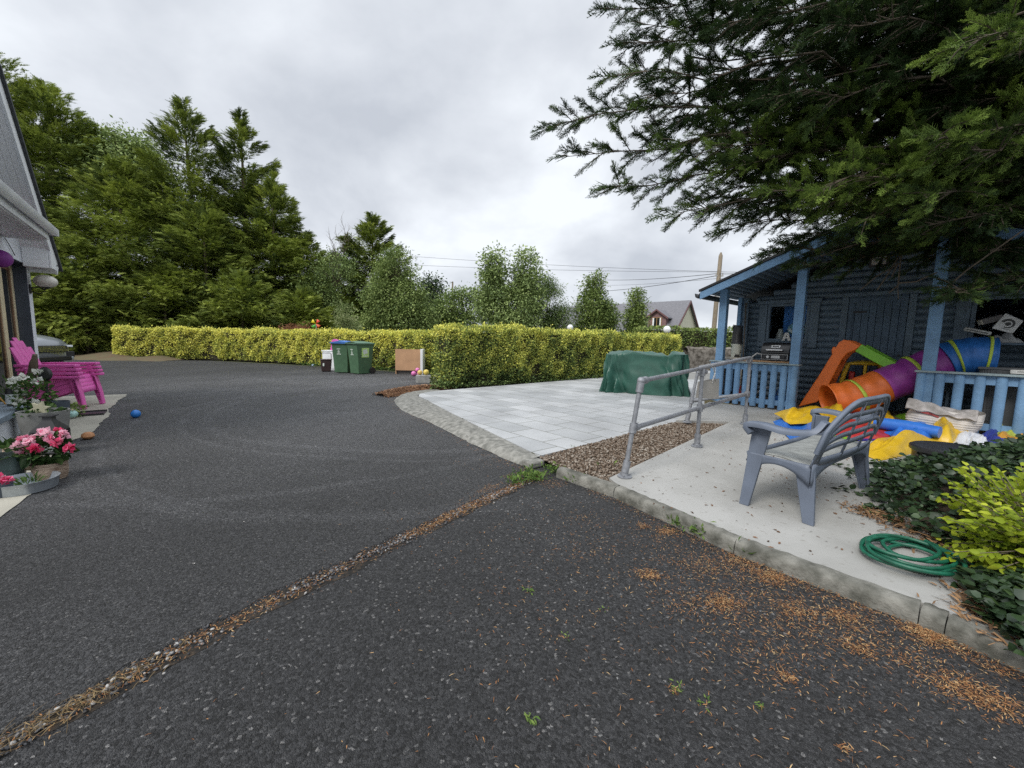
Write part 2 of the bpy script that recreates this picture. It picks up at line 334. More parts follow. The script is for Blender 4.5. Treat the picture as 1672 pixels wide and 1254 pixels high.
TER = PE+[(3.1, 14.0), (9.5, 21.4), (13, 18), (8, 11.5), (5.0, 9.0), (4.1, 8.3), (2.52, 6.1)]
poly('terrace_paving', TER, .085, paving(), drop=.07)
CONC = mat('rough concrete', (.17, .17, .15), .9, .28, 14, .35, 110, c2=(.27, .265, .24), detail=8)
AO = [(.17, 3.98), (-.5, 4.92), (-1.28, 6.15), (-1.96, 7.1), (-2.44, 8.2), (-2.55, 8.9), (-2.55, 9.4), (-2.2, 10.3)]
mb = MB()
def cat_spline(P, t):
    n = len(P)-1; x = t*n; i = min(int(x), n-1); f = x-i
    p0, p1, p2, p3 = (Vector(P[max(0, min(n, i+k))]) for k in (-1, 0, 1, 2))
    return .5*((2*p1)+(p2-p0)*f+(2*p0-5*p1+4*p2-p3)*f*f+(3*p1-p0-p2*3+p3)*f**3)
GAPS = [.16, .42, .63, .80]
def apron(u, v):
    a = cat_spline([Vector((*q, 0)) for q in AO], u); b = cat_spline([Vector((*q, 0)) for q in PE], u)
    q = a.lerp(b, v); edge = min(abs(u-g) for g in GAPS)
    z = .004+.072*min(1, v*2.2)**.6 + .002*math.sin(u*70+v*9)+.0015*math.sin(u*163+v*31)
    if edge < .003: z -= .02
    return (q.x+.004*math.sin(u*83), q.y+.004*math.cos(u*61), z)
mb.grid(apron, 340, 10); tag(mb.build('concrete_apron', CONC), kind='structure')
# end face of the apron by the weeds
mb = MB(); mb.box((.24, 4.06, .035), (.16, .2, .075), rotm(0, 0, ANG)); mb.build('concrete_apron_end', CONC, bevel=.02)
tag(bpy.data.objects['concrete_apron_end'], kind='structure')
# --- concrete ramp slab
def slabmat():
    m, t, p = node_mat('ramp concrete'); n = t.nodes; l = t.links
    c = n.new('ShaderNodeTexCoord').outputs['Object']
    a = n.new('ShaderNodeTexNoise'); a.inputs['Scale'].default_value = 1.1; a.inputs['Detail'].default_value = 8; a.inputs['Roughness'].default_value = .6; l.new(c, a.inputs['Vector'])
    r = n.new('ShaderNodeValToRGB'); e_ = r.color_ramp.elements; e_[0].position = .3; e_[0].color = (.24, .238, .222, 1); e_[1].position = .62; e_[1].color = (.36, .358, .342, 1); l.new(a.outputs[0], r.inputs[0])
    d = n.new('ShaderNodeTexNoise'); d.inputs['Scale'].default_value = 26; d.inputs['Detail'].default_value = 5; l.new(c, d.inputs['Vector'])
    s = n.new('ShaderNodeMapRange'); s.inputs['From Min'].default_value = .62; s.inputs['From Max'].default_value = .74; s.inputs['To Max'].default_value = .6; l.new(d.outputs[0], s.inputs[0])
    x = n.new('ShaderNodeMix'); x.data_type = 'RGBA'; x.inputs['B'].default_value = (.16, .145, .12, 1); l.new(s.outputs[0], x.inputs['Factor']); l.new(r.outputs[0], x.inputs['A'])
    l.new(x.outputs['Result'], p.inputs['Base Color']); p.inputs['Roughness'].default_value = .85
    bu = n.new('ShaderNodeBump'); bu.inputs['Strength'].default_value = .25; bu.inputs['Distance'].default_value = .004; l.new(d.outputs[0], bu.inputs['Height']); l.new(bu.outputs[0], p.inputs['Normal'])
    return m
SLABM = slabmat()
poly('concrete_ramp', [(.90, 3.50), (.93, 3.36), (1.47, 2.45), (2.05, 1.76), (2.12, 1.62), (2.6, .7), (9.5, .7), (9.5, 9.5), (6, 11), (4.2, 8.2), (3.4, 7.25), (2.56, 6.1), (3.37, 6.03)], 0, SLABM, slab_z, drop=.16)
# --- kerb stones along the slab (one kerb, laid with open joints)
KM = mat('weathered kerb', (.10, .10, .082), .95, .3, 9, 1.0, 50, c2=(.22, .215, .19), detail=8)
mb = MB(); KP = [(.45, 3.74), (.885, 3.26), (1.42, 2.38), (1.95, 1.76), (2.0, 1.69), (2.34, 1.12), (2.7, .55)]
for i in range(len(KP)-1):
    a, b = Vector((*KP[i], 0)), Vector((*KP[i+1], 0)); d = (b-a).normalized(); nrm = Vector((-d.y, d.x, 0)); L = (b-a).length
    a2, b2 = a+d*.0025, b-d*.0025; nseg = max(2, int(L/.04))
    for j in range(nseg):
        pass
    def kf(u, v, a2=a2, b2=b2, nrm=nrm, i=i):
        q = a2.lerp(b2, u); prof = [(0, -.01), (0.004, .05), (.012, .072), (.03, .087), (.08, .091), (.10, .088), (.105, .0)]
        k = min(int(v*6), 5); f = v*6-k; o_ = prof[k][0]*(1-f)+prof[k+1][0]*f; z = prof[k][1]*(1-f)+prof[k+1][1]*f
        rough = .004*math.sin(u*23*(i+2)+v*5)+.003*math.sin(u*57+i)
        return q+nrm*(o_+rough*(1-v)-.012)+Vector((0, 0, z+rough*.6*(v > .3)))
    mb.grid(kf, max(6, nseg), 13)
    for u in (0, 1):
        ring = [kf(u, j/12) for j in range(13)]; mb.add(ring, [tuple(range(13))])
tag(mb.build('kerb', KM), kind='structure')
# --- gravel bed
poly('gravel_base', [(.30, 4.18), (.50, 3.80), (.90, 3.40), (.93, 3.5), (3.37, 6.05), (2.52, 6.12)], .045, mat('gravel soil', (.13, .095, .065), .95, .3, 20), zf=lambda x, y: .06+.01*(x*.766+y*.643-2.8))
def inpoly(P, x, y):
    r = np.zeros(len(x), bool); n = len(P)
    for i in range(n):
        (x1, y1), (x2, y2) = P[i], P[(i+1) % n]
        c = ((y1 > y) != (y2 > y)) & (x < (x2-x1)*(y-y1)/(y2-y1+1e-12)+x1); r ^= c
    return r
rng = np.random.default_rng(3)
_ico = bmesh.new(); bmesh.ops.create_icosphere(_ico, subdivisions=1, radius=1); _ico.verts.ensure_lookup_table()
ICO = (np.array([v.co[:] for v in _ico.verts]), np.array([[v.index for v in f.verts] for f in _ico.faces])); _ico.free()
OCT = (np.array([[1, 0, 0], [0, 1, 0], [-1, 0, 0], [0, -1, 0], [0, 0, 1], [0, 0, -1]], float)*1., np.array([[0, 1, 4], [1, 2, 4], [2, 3, 4], [3, 0, 4], [1, 0, 5], [2, 1, 5], [3, 2, 5], [0, 3, 5]]))
def stones(name, x, y, z, size, m, tmpl=ICO, flat=.55, rng=rng):
    n = len(x); d = rng.normal(size=(n, 3)); up = np.array([0, 0, 1.])+rng.normal(size=(n, 3))*.35
    R = basis(d*np.array([1, 1, .25]), up); s = size[:, None]*np.stack([rng.uniform(.8, 1.5, n), rng.uniform(.7, 1, n), flat*rng.uniform(.7, 1.2, n)], 1)
    V, F, T = inst(*tmpl, np.stack([x, y, z], 1), R, s, rng.uniform(0, 1, n))
    return npmesh(name, V, F, m, tone=T)
def tonemat(name, stops, rough=.8): return leafmat(name, stops, rough, 0.0, .3)
PEB = tonemat('mixed pebbles', [(0, (.06, .04, .025)), (1, (.36, .32, .27)), (.4, (.14, .10, .07)), (.75, (.21, .17, .135))])
GP = [(.30, 4.14), (.46, 3.84), (.86, 3.46), (.93, 3.55), (3.30, 5.98), (2.48, 6.06)]
x = rng.uniform(.2, 3.4, 26000); y = rng.uniform(3.4, 6.2, 26000); k = inpoly(GP, x, y); x, y = x[k], y[k]
tag(stones('gravel', x, y, .07+.01*(x*.766+y*.643-2.8)+rng.uniform(0, .012, len(x)), rng.uniform(.007, .016, len(x)), PEB), 'brown and grey pebbles filling the wedge between ramp and terrace', 'gravel', kind='stuff')
# --- house path
PATHM = mat('path concrete', (.32, .305, .255), .9, .14, 2.2, .5, 60, detail=8)
hx, hy = Vector((math.cos(ANG), math.sin(ANG))), Vector((-math.sin(ANG), math.cos(ANG)))
P0 = Vector((-8.18, 8.32))
pts = []
for i in range(61):
    t = i/60*9.0; q = P0+hx*t+hy*(.02*math.sin(t*5)+.03*math.sin(t*2.1+1)+.012*math.sin(t*17)-(.05 if t > 4.6 else 0)); pts.append((q.x, q.y))
q = P0+hx*9-hy*2.5; pts.append((q.x, q.y)); q = P0-hy*2.5-hx*.35; pts.append((q.x, q.y)); q = P0-hy*.8-hx*.12; pts.append((q.x, q.y))
poly('house_path', pts, .006, PATHM)
# --- drain channel across the drive: stones and needles lying in a dark sunken strip
SPT = [Vector((*q, 0)) for q in ((-2.55, -.62), (-1.9, .5), (-1.56, 1.12), (-1.19, 1.76), (-.74, 2.39), (-.35, 2.93), (.02, 3.42), (.26, 3.74))]
def strip_pt(t): return cat_spline(SPT, t).to_2d()
def strip_n(t): d = (cat_spline(SPT, min(1, t+.01))-cat_spline(SPT, max(0, t-.01))).normalized(); return Vector((-d.y, d.x))
ad_ = (SPT[-1]-SPT[2]).to_2d().normalized(); an = Vector((-ad_.y, ad_.x))
STRIP = mat('drain dirt', (.012, .0115, .010), .95, .4, 30, 1.2, 70, c2=(.05, .035, .022), lo=.42, hi=.72)
mb = MB()
def strip(u, v):
    q = strip_pt(u); wv = .066+.012*math.sin(u*40)+.01*math.sin(u*97+2)
    q = q+strip_n(u)*((v-.5)*2*wv+.01*math.sin(u*23)); return (q.x, q.y, .004+.004*math.sin(u*120+v*7)*math.sin(v*math.pi))
mb.grid(strip, 160, 7); tag(mb.build('drain_strip', STRIP), kind='structure')
mb = MB()          # the newer asphalt ends in a raised edge along the drain
def edge(u, v):
    q = strip_pt(u)+strip_n(u)*(.052+.010*math.sin(u*57)+.008*math.sin(u*131)+.5*v**1.5)
    return (q.x, q.y, (.0 if v < .001 else .016*(1-v)**1.3)+.001)
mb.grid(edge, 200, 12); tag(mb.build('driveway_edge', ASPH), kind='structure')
poly('coarse_tarmac', [strip_pt(i/24)[:] for i in range(25)]+[(.50, 3.70), (.93, 3.26), (1.46, 2.42), (2.05, 1.72), (2.9, .3), (9.4, -7.9), (-6.6, -7.9)], .0025, asphalt('coarse asphalt', .004, .045, 100, 1, .013))
n = 3300; u = rng.uniform(0, 1, n); v = rng.normal(0, .032, n); dens = (.5+.5*np.sin(u*17+.5)*np.sin(u*41)) > rng.uniform(0, 1, n)
u, v = u[dens], v[dens]; sp_ = np.array([(strip_pt(a)+strip_n(a)*b_)[:] for a, b_ in zip(u, v)]); x, y = sp_[:, 0], sp_[:, 1]
GREYST = tonemat('grey drain pebbles', [(0, (.03, .032, .036)), (1, (.42, .41, .39)), (.6, (.09, .09, .095)), (.85, (.22, .215, .21))])
tag(stones('drain_pebbles', x, y, np.full(len(x), .010), rng.uniform(.003, .010, len(x)), GREYST), 'loose grey pebbles lying along the drain strip', 'pebbles', kind='stuff')
# loose bright chips over the asphalt
n = 160; x = rng.uniform(-7, 2, n); y = rng.uniform(1, 9, n); kk = (x*.766+y*.643 < 2.6) & ((x+8.18)*.766+(y-8.32)*.643 > .1); x, y = x[kk], y[kk]
for px, py, s_, m_ in ((422, 985, .018, 34), (428, 992, .03, 20), (316, 920, .006, 6), (1010, 1110, .004, 3)):
    q_ = G(px, py); x = np.concatenate([x, rng.normal(q_.x, s_, m_)]); y = np.concatenate([y, rng.normal(q_.y, s_, m_)])
tag(stones('stone_chips', x, y, np.full(len(x), .003), rng.uniform(.0018, .0055, len(x))*(.5+rng.uniform(0, 1, len(x))**3), tonemat('pale chips', [(0, (.16, .16, .16)), (1, (.55, .53, .50))]), OCT), 'small pale stone chips and a bird-dropping splash on the asphalt', 'stone chips', kind='stuff')
# chip clusters added above stand in for a white bird-dropping splash
# --- fallen needles
def slivers(name, x, y, z, ln, wd, m, rng=rng, curl=.2, tilt=.15):
    n = len(x); tv = np.array([[-.5, -.5, 0], [-.5, .5, 0], [.0, .6, curl], [.0, -.6, curl], [.5, .15, 0], [.5, -.15, 0]]); tf = np.array([[0, 3, 2, 1], [3, 5, 4, 2]])
    d = np.stack([rng.normal(size=n), rng.normal(size=n), rng.normal(size=n)*tilt], 1); up = np.array([0, 0, 1.])+rng.normal(size=(n, 3))*.25
    s = np.stack([ln, wd, ln*.5], 1)
    V, F, T = inst(tv, tf, np.stack([x, y, z], 1), basis(d, up), s, rng.uniform(0, 1, n))
    return npmesh(name, V, F, m, tone=T)
NEED = tonemat('dead needles', [(0, (.10, .05, .022)), (1, (.46, .33, .17)), (.35, (.24, .10, .038)), (.7, (.36, .185, .07))])
def kerb_pt(t):
    i = min(int(t*(len(KP)-1)), len(KP)-2); f = t*(len(KP)-1)-i
    return Vector(KP[i]).lerp(Vector(KP[i+1]), f)
xs, ys = [], []
def gauss(cx, cy, sx_, sy_, n, rot=0):
    a = rng.normal(0, sx_, n); b = rng.normal(0, sy_, n); xs.append(cx+a*math.cos(rot)-b*math.sin(rot)); ys.append(cy+a*math.sin(rot)+b*math.cos(rot))
def gp(px, py): q = G(px, py); return q.x, q.y
for px, py, s, n in [(1060, 940, .035, 260), (1180, 985, .05, 420), (1090, 870, .045, 300), (1150, 925, .09, 260), (1210, 920, .06, 320), (1120, 985, .10, 220), (1260, 945, .06, 520), (1300, 1000, .05, 240), (1285, 1110, .025, 110), (1050, 860, .03, 120), (960, 900, .12, 130),
                     (1380, 1010, .05, 350), (1400, 1060, .04, 200), (1100, 1130, .012, 22), (1380, 1225, .015, 30), (1240, 1080, .1, 140), (960, 850, .12, 120), (860, 980, .2, 90)]:
    q = gp(px, py); gauss(*q, s, s*.8, int(n*1.0))
for t in np.linspace(0.12, 1, 46):           # drift along the kerb
    q = kerb_pt(t); gauss(q.x-.04-.02*t, q.y-.03, .035+.02*t, .045, int(34+190*max(0, t-.25)))
gauss(*gp(760, 825), .05, .05, 100); gauss(*gp(800, 800), .10, .035, 360, .95); gauss(*gp(850, 780), .07, .05, 260); gauss(*gp(900, 790), .08, .07, 220)
for t in np.linspace(.05, 1, 30):
    q = strip_pt(t); gauss(q.x, q.y, .07, .035, int(75+70*(.5+.5*math.sin(t*19))+110*(t > .6)), math.atan2(ad_.y, ad_.x))
for t in np.linspace(0, .8, 30):             # along the apron
    q = cat_spline([Vector((*p_, 0)) for p_ in AO], t); gauss(q.x-.05, q.y-.05, .05, .05, int(34-18*t))
for px, py, s, n in [(1130, 930, .24, 520), (1230, 950, .20, 560), (1330, 1010, .16, 480), (1450, 1060, .10, 380), (1080, 880, .18, 240), (1560, 1120, .07, 500), (1620, 1150, .06, 500), (1250, 1030, .18, 500)]:
    q = gp(px, py); gauss(*q, s, s*.8, n)
gauss(-.25, 4.15, .25, .2, 160); gauss(.05, 2.6, .5, .5, 260); gauss(.7, 1.7, .5, .45, 420); gauss(.2, 1.0, .6, .3, 150); gauss(1.2, 1.35, .35, .3, 300)
x = np.concatenate(xs); y = np.concatenate(ys); n = len(x)
kd = np.ones(n, bool)
for i in range(len(KP)-1):
    (x1, y1), (x2, y2) = KP[i], KP[i+1]; dx, dy = x2-x1, y2-y1; L = math.hypot(dx, dy)
    t_ = ((x-x1)*dx+(y-y1)*dy)/L/L; cr_ = ((x-x1)*dy-(y-y1)*dx)/L*-1
    kd &= ~((t_ > -.05) & (t_ < 1.05) & (cr_ > -.008) & (cr_ < .6))
x, y = x[kd], y[kd]; n = len(x)
tag(slivers('dry_needles', x, y, .006+rng.uniform(0, .010, n), rng.uniform(.005, .022, n), rng.uniform(.001, .0028, n), NEED), 'orange dead conifer needles drifted over the asphalt and along the kerb', 'needles', kind='stuff')
# dry straw in the drain's near end
q0 = gp(95, 1195); n = 420; x = q0[0]+rng.normal(0, .13, n)*ad_.x+rng.normal(0, .03, n)*an.x; y = q0[1]+rng.normal(0, .13, n); vv = rng.normal(0, .14, n); tt_ = np.clip(.30+vv*.25, .05, .6); sp_ = np.array([(strip_pt(a)+strip_n(a)*b_)[:] for a, b_ in zip(tt_, rng.normal(.0, .03, n))]); x, y = sp_[:, 0], sp_[:, 1]
tag(slivers('dry_straw', x, y, .008+rng.uniform(0, .016, n), rng.uniform(.02, .06, n), rng.uniform(.001, .002, n), tonemat('straw', [(0, (.06, .04, .02)), (1, (.26, .185, .09))]), tilt=.35), 'tangle of dry straw caught in the drain strip', 'straw', kind='stuff')
# green fallen sprigs on the asphalt
# brown bits on the ramp
n = 1500; x = rng.uniform(1.0, 4.6, n); y = rng.uniform(2.2, 7.6, n); okk = (y < 3.5+(x-.9)*1.02) & (y > 4.3-1.35*x) & (x+.9*y > 3.6) & (rng.uniform(0, 1, n) < .35+.65*(np.sin(x*3)*np.sin(y*2.3) > .1)); x, y = x[okk], y[okk]
tag(slivers('ramp_litter', x, y, slab_z(x, y)+.004, rng.uniform(.006, .034, len(x)), rng.uniform(.004, .012, len(x)), tonemat('brown litter', [(0, (.04, .025, .015)), (1, (.20, .10, .05))])), 'brown leaf bits scattered over the pale ramp', 'leaf litter', kind='stuff')
# mulch heap by the terrace corner
mb = MB(); MC = [(-2.95, 8.9), (-2.25, 9.75), (-1.6, 10.3)]
def heap(u, v):
    a = cat_spline([Vector((*q, 0)) for q in MC], u); b = Vector((-.75, .66, 0)); h = .16*math.sin(v*math.pi)**1.2*(math.sin(u*math.pi*.92+.25))**.7
    return (a.x+b.x*(v-.5)*.55, a.y+b.y*(v-.5)*.55, max(0, h)+.002)
mb.grid(heap, 26, 12); mo = mb.build('mulch_heap', mat('bark mulch', (.15, .075, .038), .95, .35, 20, .8, 40)); tag(mo, 'brown bark mulch heaped at the terrace corner', 'mulch', kind='stuff')
n = 2600; uu = rng.uniform(0, 1, n); vv = rng.uniform(0, 1, n); pp = np.array([heap(a, b) for a, b in zip(uu, vv)]); pp[:, :2] += rng.normal(0, .04, (n, 2))
ch = slivers('chips', pp[:, 0], pp[:, 1], pp[:, 2]+.01, rng.uniform(.02, .09, n), rng.uniform(.006, .018, n), tonemat('bark chips', [(0, (.10, .045, .02)), (1, (.40, .25, .14)), (.5, (.20, .10, .05))]), tilt=.5); ch.parent = mo
# ------------------------------------------------------------------ the house on the left
house = empty('house', (-9.04, 7.59, 0), ANG, 'white gabled house front with grey window reveal and plastic gutter', 'house')
mb = MB(); HX = 5.2
mb.bb((.0, -.35, 0), (.22, 0, 2.75))                                  # corner pier beside the opening
mb.bb((.22, -.35, 2.5), (HX, 0, 2.75))                                # lintel band
mb.prism([(.0, 2.753), (HX+.4, 2.753), (HX+.4, 4.9), (2.45, 4.9)], (0, -.35, 0), (1, 0, 0), (0, 0, 1), (0, .35, 0))
mb.bb((.0, -5, 0), (.3, -.353, 2.75))
mb.build('wall', WALLW, house)
mb = MB(); mb.bb((.223, -.345, 0), (.23, -.004, 2.5)); mb.bb((.233, -.345, 2.49), (HX, -.004, 2.498)); mb.build('window_reveal', SLATE, house)
def wframe(x0, x1, z0, z1, y):
    f = MB(); t = .075
    f.bb((x0, y-.035, z0), (x0+t, y+.035, z1)); f.bb((x1-t, y-.035, z0), (x1, y+.035, z1)); f.bb((x0+t, y-.033, z1-t), (x1-t, y+.033, z1)); f.bb((x0+t, y-.033, z0), (x1-t, y+.033, z0+t))
    fo = f.build('window', CREAM, house, bevel=.006)
    i = MB(); t2 = t+.045
    i.bb((x0+t, y-.02, z0+t), (x0+t2, y+.02, z1-t)); i.bb((x1-t2, y-.02, z0+t), (x1-t, y+.02, z1-t)); i.bb((x0+t2, y-.02, z1-t2), (x1-t2, y+.02, z1-t)); i.bb((x0+t2, y-.02, z0+t), (x1-t2, y+.02, z0+t2))
    i.build('frame', mat('brown window bead', (.22, .13, .07), .5), fo)
    g = MB(); g.bb((x0+t2, y-.006, z0+t2), (x1-t2, y+.006, z1-t2)); g.build('pane', DGLASS, fo)
wframe(.24, .92, .05, 2.47, -.2); wframe(.94, 2.3, .05, 2.47, -.2); wframe(2.32, 4.0, .05, 2.47, -.2)
mb = MB(); mb.bb((.3, -2.4, 0), (HX, -2.3, 2.7)); mb.bb((.3, -2.3, 2.70), (HX, -.353, 2.74)); mb.build('back_wall', mat('dim room wall', (.25, .22, .18), .9), house)
# gable verge: sloping barge board, soffit and roof edge
def verge():
    a = Vector((.02, .32, 2.37)); sl = Vector((1, 0, .87)).normalized(); L = 3.6; upn = Vector((-sl.z, 0, sl.x))
    b = MB(); b.prism([(0, 0), (L, 0), (L, .20), (0, .20)], a, sl, upn, (0, .03, 0)); b.build('barge_board', WHITE, house, bevel=.004)
    s = MB()
    for k in range(4): s.prism([(.0, .02), (L, .02), (L, .034), (.0, .034)], a+Vector((0, -.003-.080*k, 0)), sl, upn, (0, -.0775, 0))
    s.build('soffit', mat('white plastic soffit', (.80, .80, .81), .4, .03), house)
    r = MB(); r.prism([(-.1, .203), (L, .203), (L, .25), (-.1, .25)], a+Vector((0, .07, 0)), sl, upn, (0, -3, 0)); r.build('roof', mat('dark slate roof', (.05, .055, .06), .7, .25, 20), house)
    x = MB(); x.bb((-.02, 0.003, 2.44), (.46, .318, 2.78)); x.bb((-.02, .320, 2.44), (.46, .352, 2.80)); x.build('eaves_box', WHITE, house, bevel=.006)
    t = MB(); t.bb((-.28, .24, 2.56), (-.022, .35, 2.66)); t.build('eaves_gutter', WHITE, house, bevel=.02)
    v = MB(); v.cyl((.06, .354, 2.54), (.06, .358, 2.54), .02, n=10); v.build('vent', BLACKP, house)
verge()
# lean-to eaves over the window with its gutter
mb = MB(); prof = [(.0, .0), (.012, -.075), (.055, -.10), (.10, -.075), (.115, .0), (.105, .0), (.09, -.065), (.055, -.086), (.022, -.065), (.01, .0)]
mb.prism(prof, (1.42, .50, 2.98), (0, 1, 0), (0, 0, 1), (3.9, 0, 0)); mb.bb((1.415, .50, 2.88), (1.425, .613, 2.979)); mb.build('gutter', WHITE, house)
mb = MB(); mb.bb((1.45, .47, 2.80), (5.3, .497, 2.985)); mb.build('fascia', WHITE, house, bevel=.004)
mb = MB()
for k in range(5): mb.bb((1.45, .018+.091*k, 2.79), (5.3, .104+.091*k, 2.799))
mb.bb((1.44, .0, 2.76), (1.449, .47, 2.985)); mb.build('porch_soffit', WHITE, house)
mb = MB(); mb.prism([(0.003, 3.25), (.55, 2.992), (.55, 3.02), (0.003, 3.28)], (1.42, 0, 0), (0, 1, 0), (0, 0, 1), (3.9, 0, 0)); mb.build('porch_roof', bpy.data.materials['dark slate roof'], house)
mb = MB(); mb.tube([(1.40, .02, 2.76), (1.2, .02, 2.68), (.95, .02, 2.55)], .006, 6); mb.build('cable', BLACKP, house)
# low window ledge in front of the wall
mb = MB(); mb.bb((3.28, .003, 0), (5.6, .47, .27)); mb.build('ledge_base', WALLW, house, bevel=.01)
mb = MB(); mb.bb((3.22, .003, .273), (5.6, .52, .345)); mb.build('sill', mat('blue grey sill paint', (.20, .25, .30), .55, .1), house, bevel=.008)
def hpt(x, y, z=0): q = P_H + hx*x + hy*y; return Vector((q.x, q.y, z))
P_H = Vector((-9.04, 7.59))
# ------------------------------------------------------------------ the blue log cabin
cab = empty('log_cabin', (4.10, 7.97, 0), ANG, 'blue painted log cabin with open gabled porch under the overhanging conifer', 'cabin')
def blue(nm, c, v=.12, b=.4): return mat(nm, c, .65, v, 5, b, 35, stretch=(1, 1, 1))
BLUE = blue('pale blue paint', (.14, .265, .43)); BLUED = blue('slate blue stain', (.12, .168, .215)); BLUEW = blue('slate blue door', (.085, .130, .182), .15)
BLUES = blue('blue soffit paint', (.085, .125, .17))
CW = 4.46; RZ = .385; EZ = 2.33                                        # width between corner posts, roof slope, eaves height at post
def zr_(x): return EZ + RZ*(x if x < CW/2 else CW-x)
WY = 1.3; DZ = .24
# log front wall: half-round logs with openings left for windows and door
logm = BLUED; mb = MB(); lh = .118
OPEN = [(.40, 1.14, 1.42, 2.18), (1.68, 2.55, .2, 2.26), (3.22, 4.3, 1.40, 2.14)]
z = .12
while z < zr_(CW/2)-.05:
    zc = z+lh/2
    x0, x1 = -.02, CW+.02
    if zc > EZ-.1: dx = (zc-EZ+.10)/RZ; x0, x1 = x0+dx, x1-dx
    segs = [(x0, x1)]
    for a, b, zl, zh in OPEN:
        if zl-.02 < zc < zh+.02: segs = [s for (p, q) in segs for s in ((p, min(q, a)), (max(p, b), q)) if s[1]-s[0] > .02]
    for p, q in segs:
        arc = [(WY+.05, 0)]+[(WY+.028-.048*math.sin(math.pi*k/8)**.7, lh*k/8) for k in range(9)]+[(WY+.05, lh)]
        vs = [(xx, a_, z+b_) for xx in (p, q) for a_, b_ in arc]; n_ = len(arc)
        mb.add(vs, [(k, k+1, n_+k+1, n_+k) for k in range(1, n_-2)], True); mb.add(vs, [tuple(range(n_)), tuple(range(n_, 2*n_))[::-1]])
    z += lh
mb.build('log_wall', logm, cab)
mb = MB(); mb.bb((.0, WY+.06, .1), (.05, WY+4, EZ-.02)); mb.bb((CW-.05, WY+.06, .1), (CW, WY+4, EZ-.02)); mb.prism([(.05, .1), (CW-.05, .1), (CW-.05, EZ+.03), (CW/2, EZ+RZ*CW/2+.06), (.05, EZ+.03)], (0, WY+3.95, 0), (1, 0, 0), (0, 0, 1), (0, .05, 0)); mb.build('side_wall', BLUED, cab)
mb = MB(); mb.bb((.055, WY+.06, .16), (CW-.055, WY+3.9, .2)); mb.build('floor', mat('cabin floor', (.12, .09, .06), .8), cab)
mb = MB(); mb.bb((-.075, WY-.085, .2), (.05, WY+.05, EZ+.0)); mb.build('corner_board', BLUED, cab, bevel=.006)
# roof: soffit logs, covering, fascia, gutter
for sgn, nm in ((1, 'roof'), (-1, 'roof')):
    r = MB(); xm = CW/2; x0 = -.28 if sgn > 0 else CW+.28
    za = EZ-.28*RZ
    zt = EZ+xm*RZ
    def rp(x, dz): return (x, zr_(x) if 0 <= x <= CW else EZ-.28*RZ)[1]+dz
    r.prism([(x0, za+.115), (xm, zt+.115), (xm, zt+.155), (x0, za+.155)], (0, -.33, 0), (1, 0, 0), (0, 0, 1), (0, 6, 0))
    ro = r.build(nm, mat('dark felt roof', (.035, .04, .042), .9, .3, 12, .5), cab)
    s = MB(); nlog = 23
    for i in range(nlog):
        a = x0+(xm-x0)*i/nlog; b = x0+(xm-x0)*(i+1)/nlog; rr = []
        for k in range(7):
            t = k/6; xx = a+(b-a)*t; zz = za+(zt-za)*abs((xx-x0)/(xm-x0))+.112-.032*math.sin(math.pi*t)**.6
            rr.append((xx, zz))
        vs = [(xx, yy, zz) for yy in (-.30, WY+.04) for xx, zz in rr]
        s.add(vs, [(k, k+1, 8+k, 7+k) for k in range(6)], True)
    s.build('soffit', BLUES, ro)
    f = MB(); f.prism([(x0, za-.03), (xm, zt-.03), (xm, zt+.113), (x0, za+.113)], (0, -.335, 0), (1, 0, 0), (0, 0, 1), (0, -.028, 0)); f.build('fascia', BLUE, ro, bevel=.004)
    t_ = MB(); t_.prism([(x0-.02*sgn, za+.118), (xm, zt+.118), (xm, zt+.16), (x0-.02*sgn, za+.16)], (0, -.332, 0), (1, 0, 0), (0, 0, 1), (0, -.05, 0)); t_.build('verge_trim', BLACKP, ro)
    g = MB(); gp_ = [(.0, .02), (.015, -.05), (.05, -.075), (.09, -.05), (.105, .02), (.09, .02), (.05, -.055), (.015, .02)]
    g.prism([(x0+sgn*(-q[0]), za+.07+q[1]) for q in gp_], (0, -.36, 0), (1, 0, 0), (0, 0, 1), (0, 6, 0)); g.build('gutter', BLACKP, ro)
# porch posts
for x in (.045, 1.305, 2.93, CW-.045):
    p = MB(); p.bb((x-.07, -.07, .1), (x+.07, .05, zr_(x)+.045)); p.build('porch_post', BLUE, cab, bevel=.008)
p = MB(); p.bb((-.085, .98, .2), (-.01, 1.10, EZ)); p.build('porch_post', BLUE, cab, bevel=.006)
# deck
mb = MB()
for i in range(9): mb.bb((.02, .06+i*.128, DZ-.028), (CW, .06+i*.128+.122, DZ))
mb.bb((0.0, .055, .12), (CW, .085, DZ-.03)); mb.build('deck', mat('weathered decking', (.16, .12, .09), .85, .25, 6, .4, stretch=(.3, 3, 3)), cab)
# balustrades of half-round slats
def balus(x0, x1, n, rail_l, rail_r):
    r = MB(); r.bb((rail_l, -.125, .985), (rail_r, .06, 1.012)); ro = r.build('handrail', mat('weathered rail cap', (.22, .28, .30), .8, .2), cab, bevel=.004)
    b = MB(); b.bb((rail_l+.04, -.055, .86), (rail_r-.02, -.015, .98)); b.bb((rail_l+.04, -.055, .25), (rail_r-.02, -.015, .34)); b.build('rail_board', BLUE, cab)
    for i in range(n):
        x = x0+(x1-x0)*i/(n-1); s = MB(); ww = .052
        arc = [(ww*math.cos(math.pi*k/8), -.058-.038*math.sin(math.pi*k/8)) for k in range(9)]
        s.prism(arc, (x, 0, .19+.012*math.sin(i*3)), (1, 0, 0), (0, 1, 0), (.0, 0, .79)); s.build('slat', BLUE, cab)
balus(-.05, 1.32, 10, -.11, 1.40); balus(2.87, 4.35, 9, 2.80, 4.46)
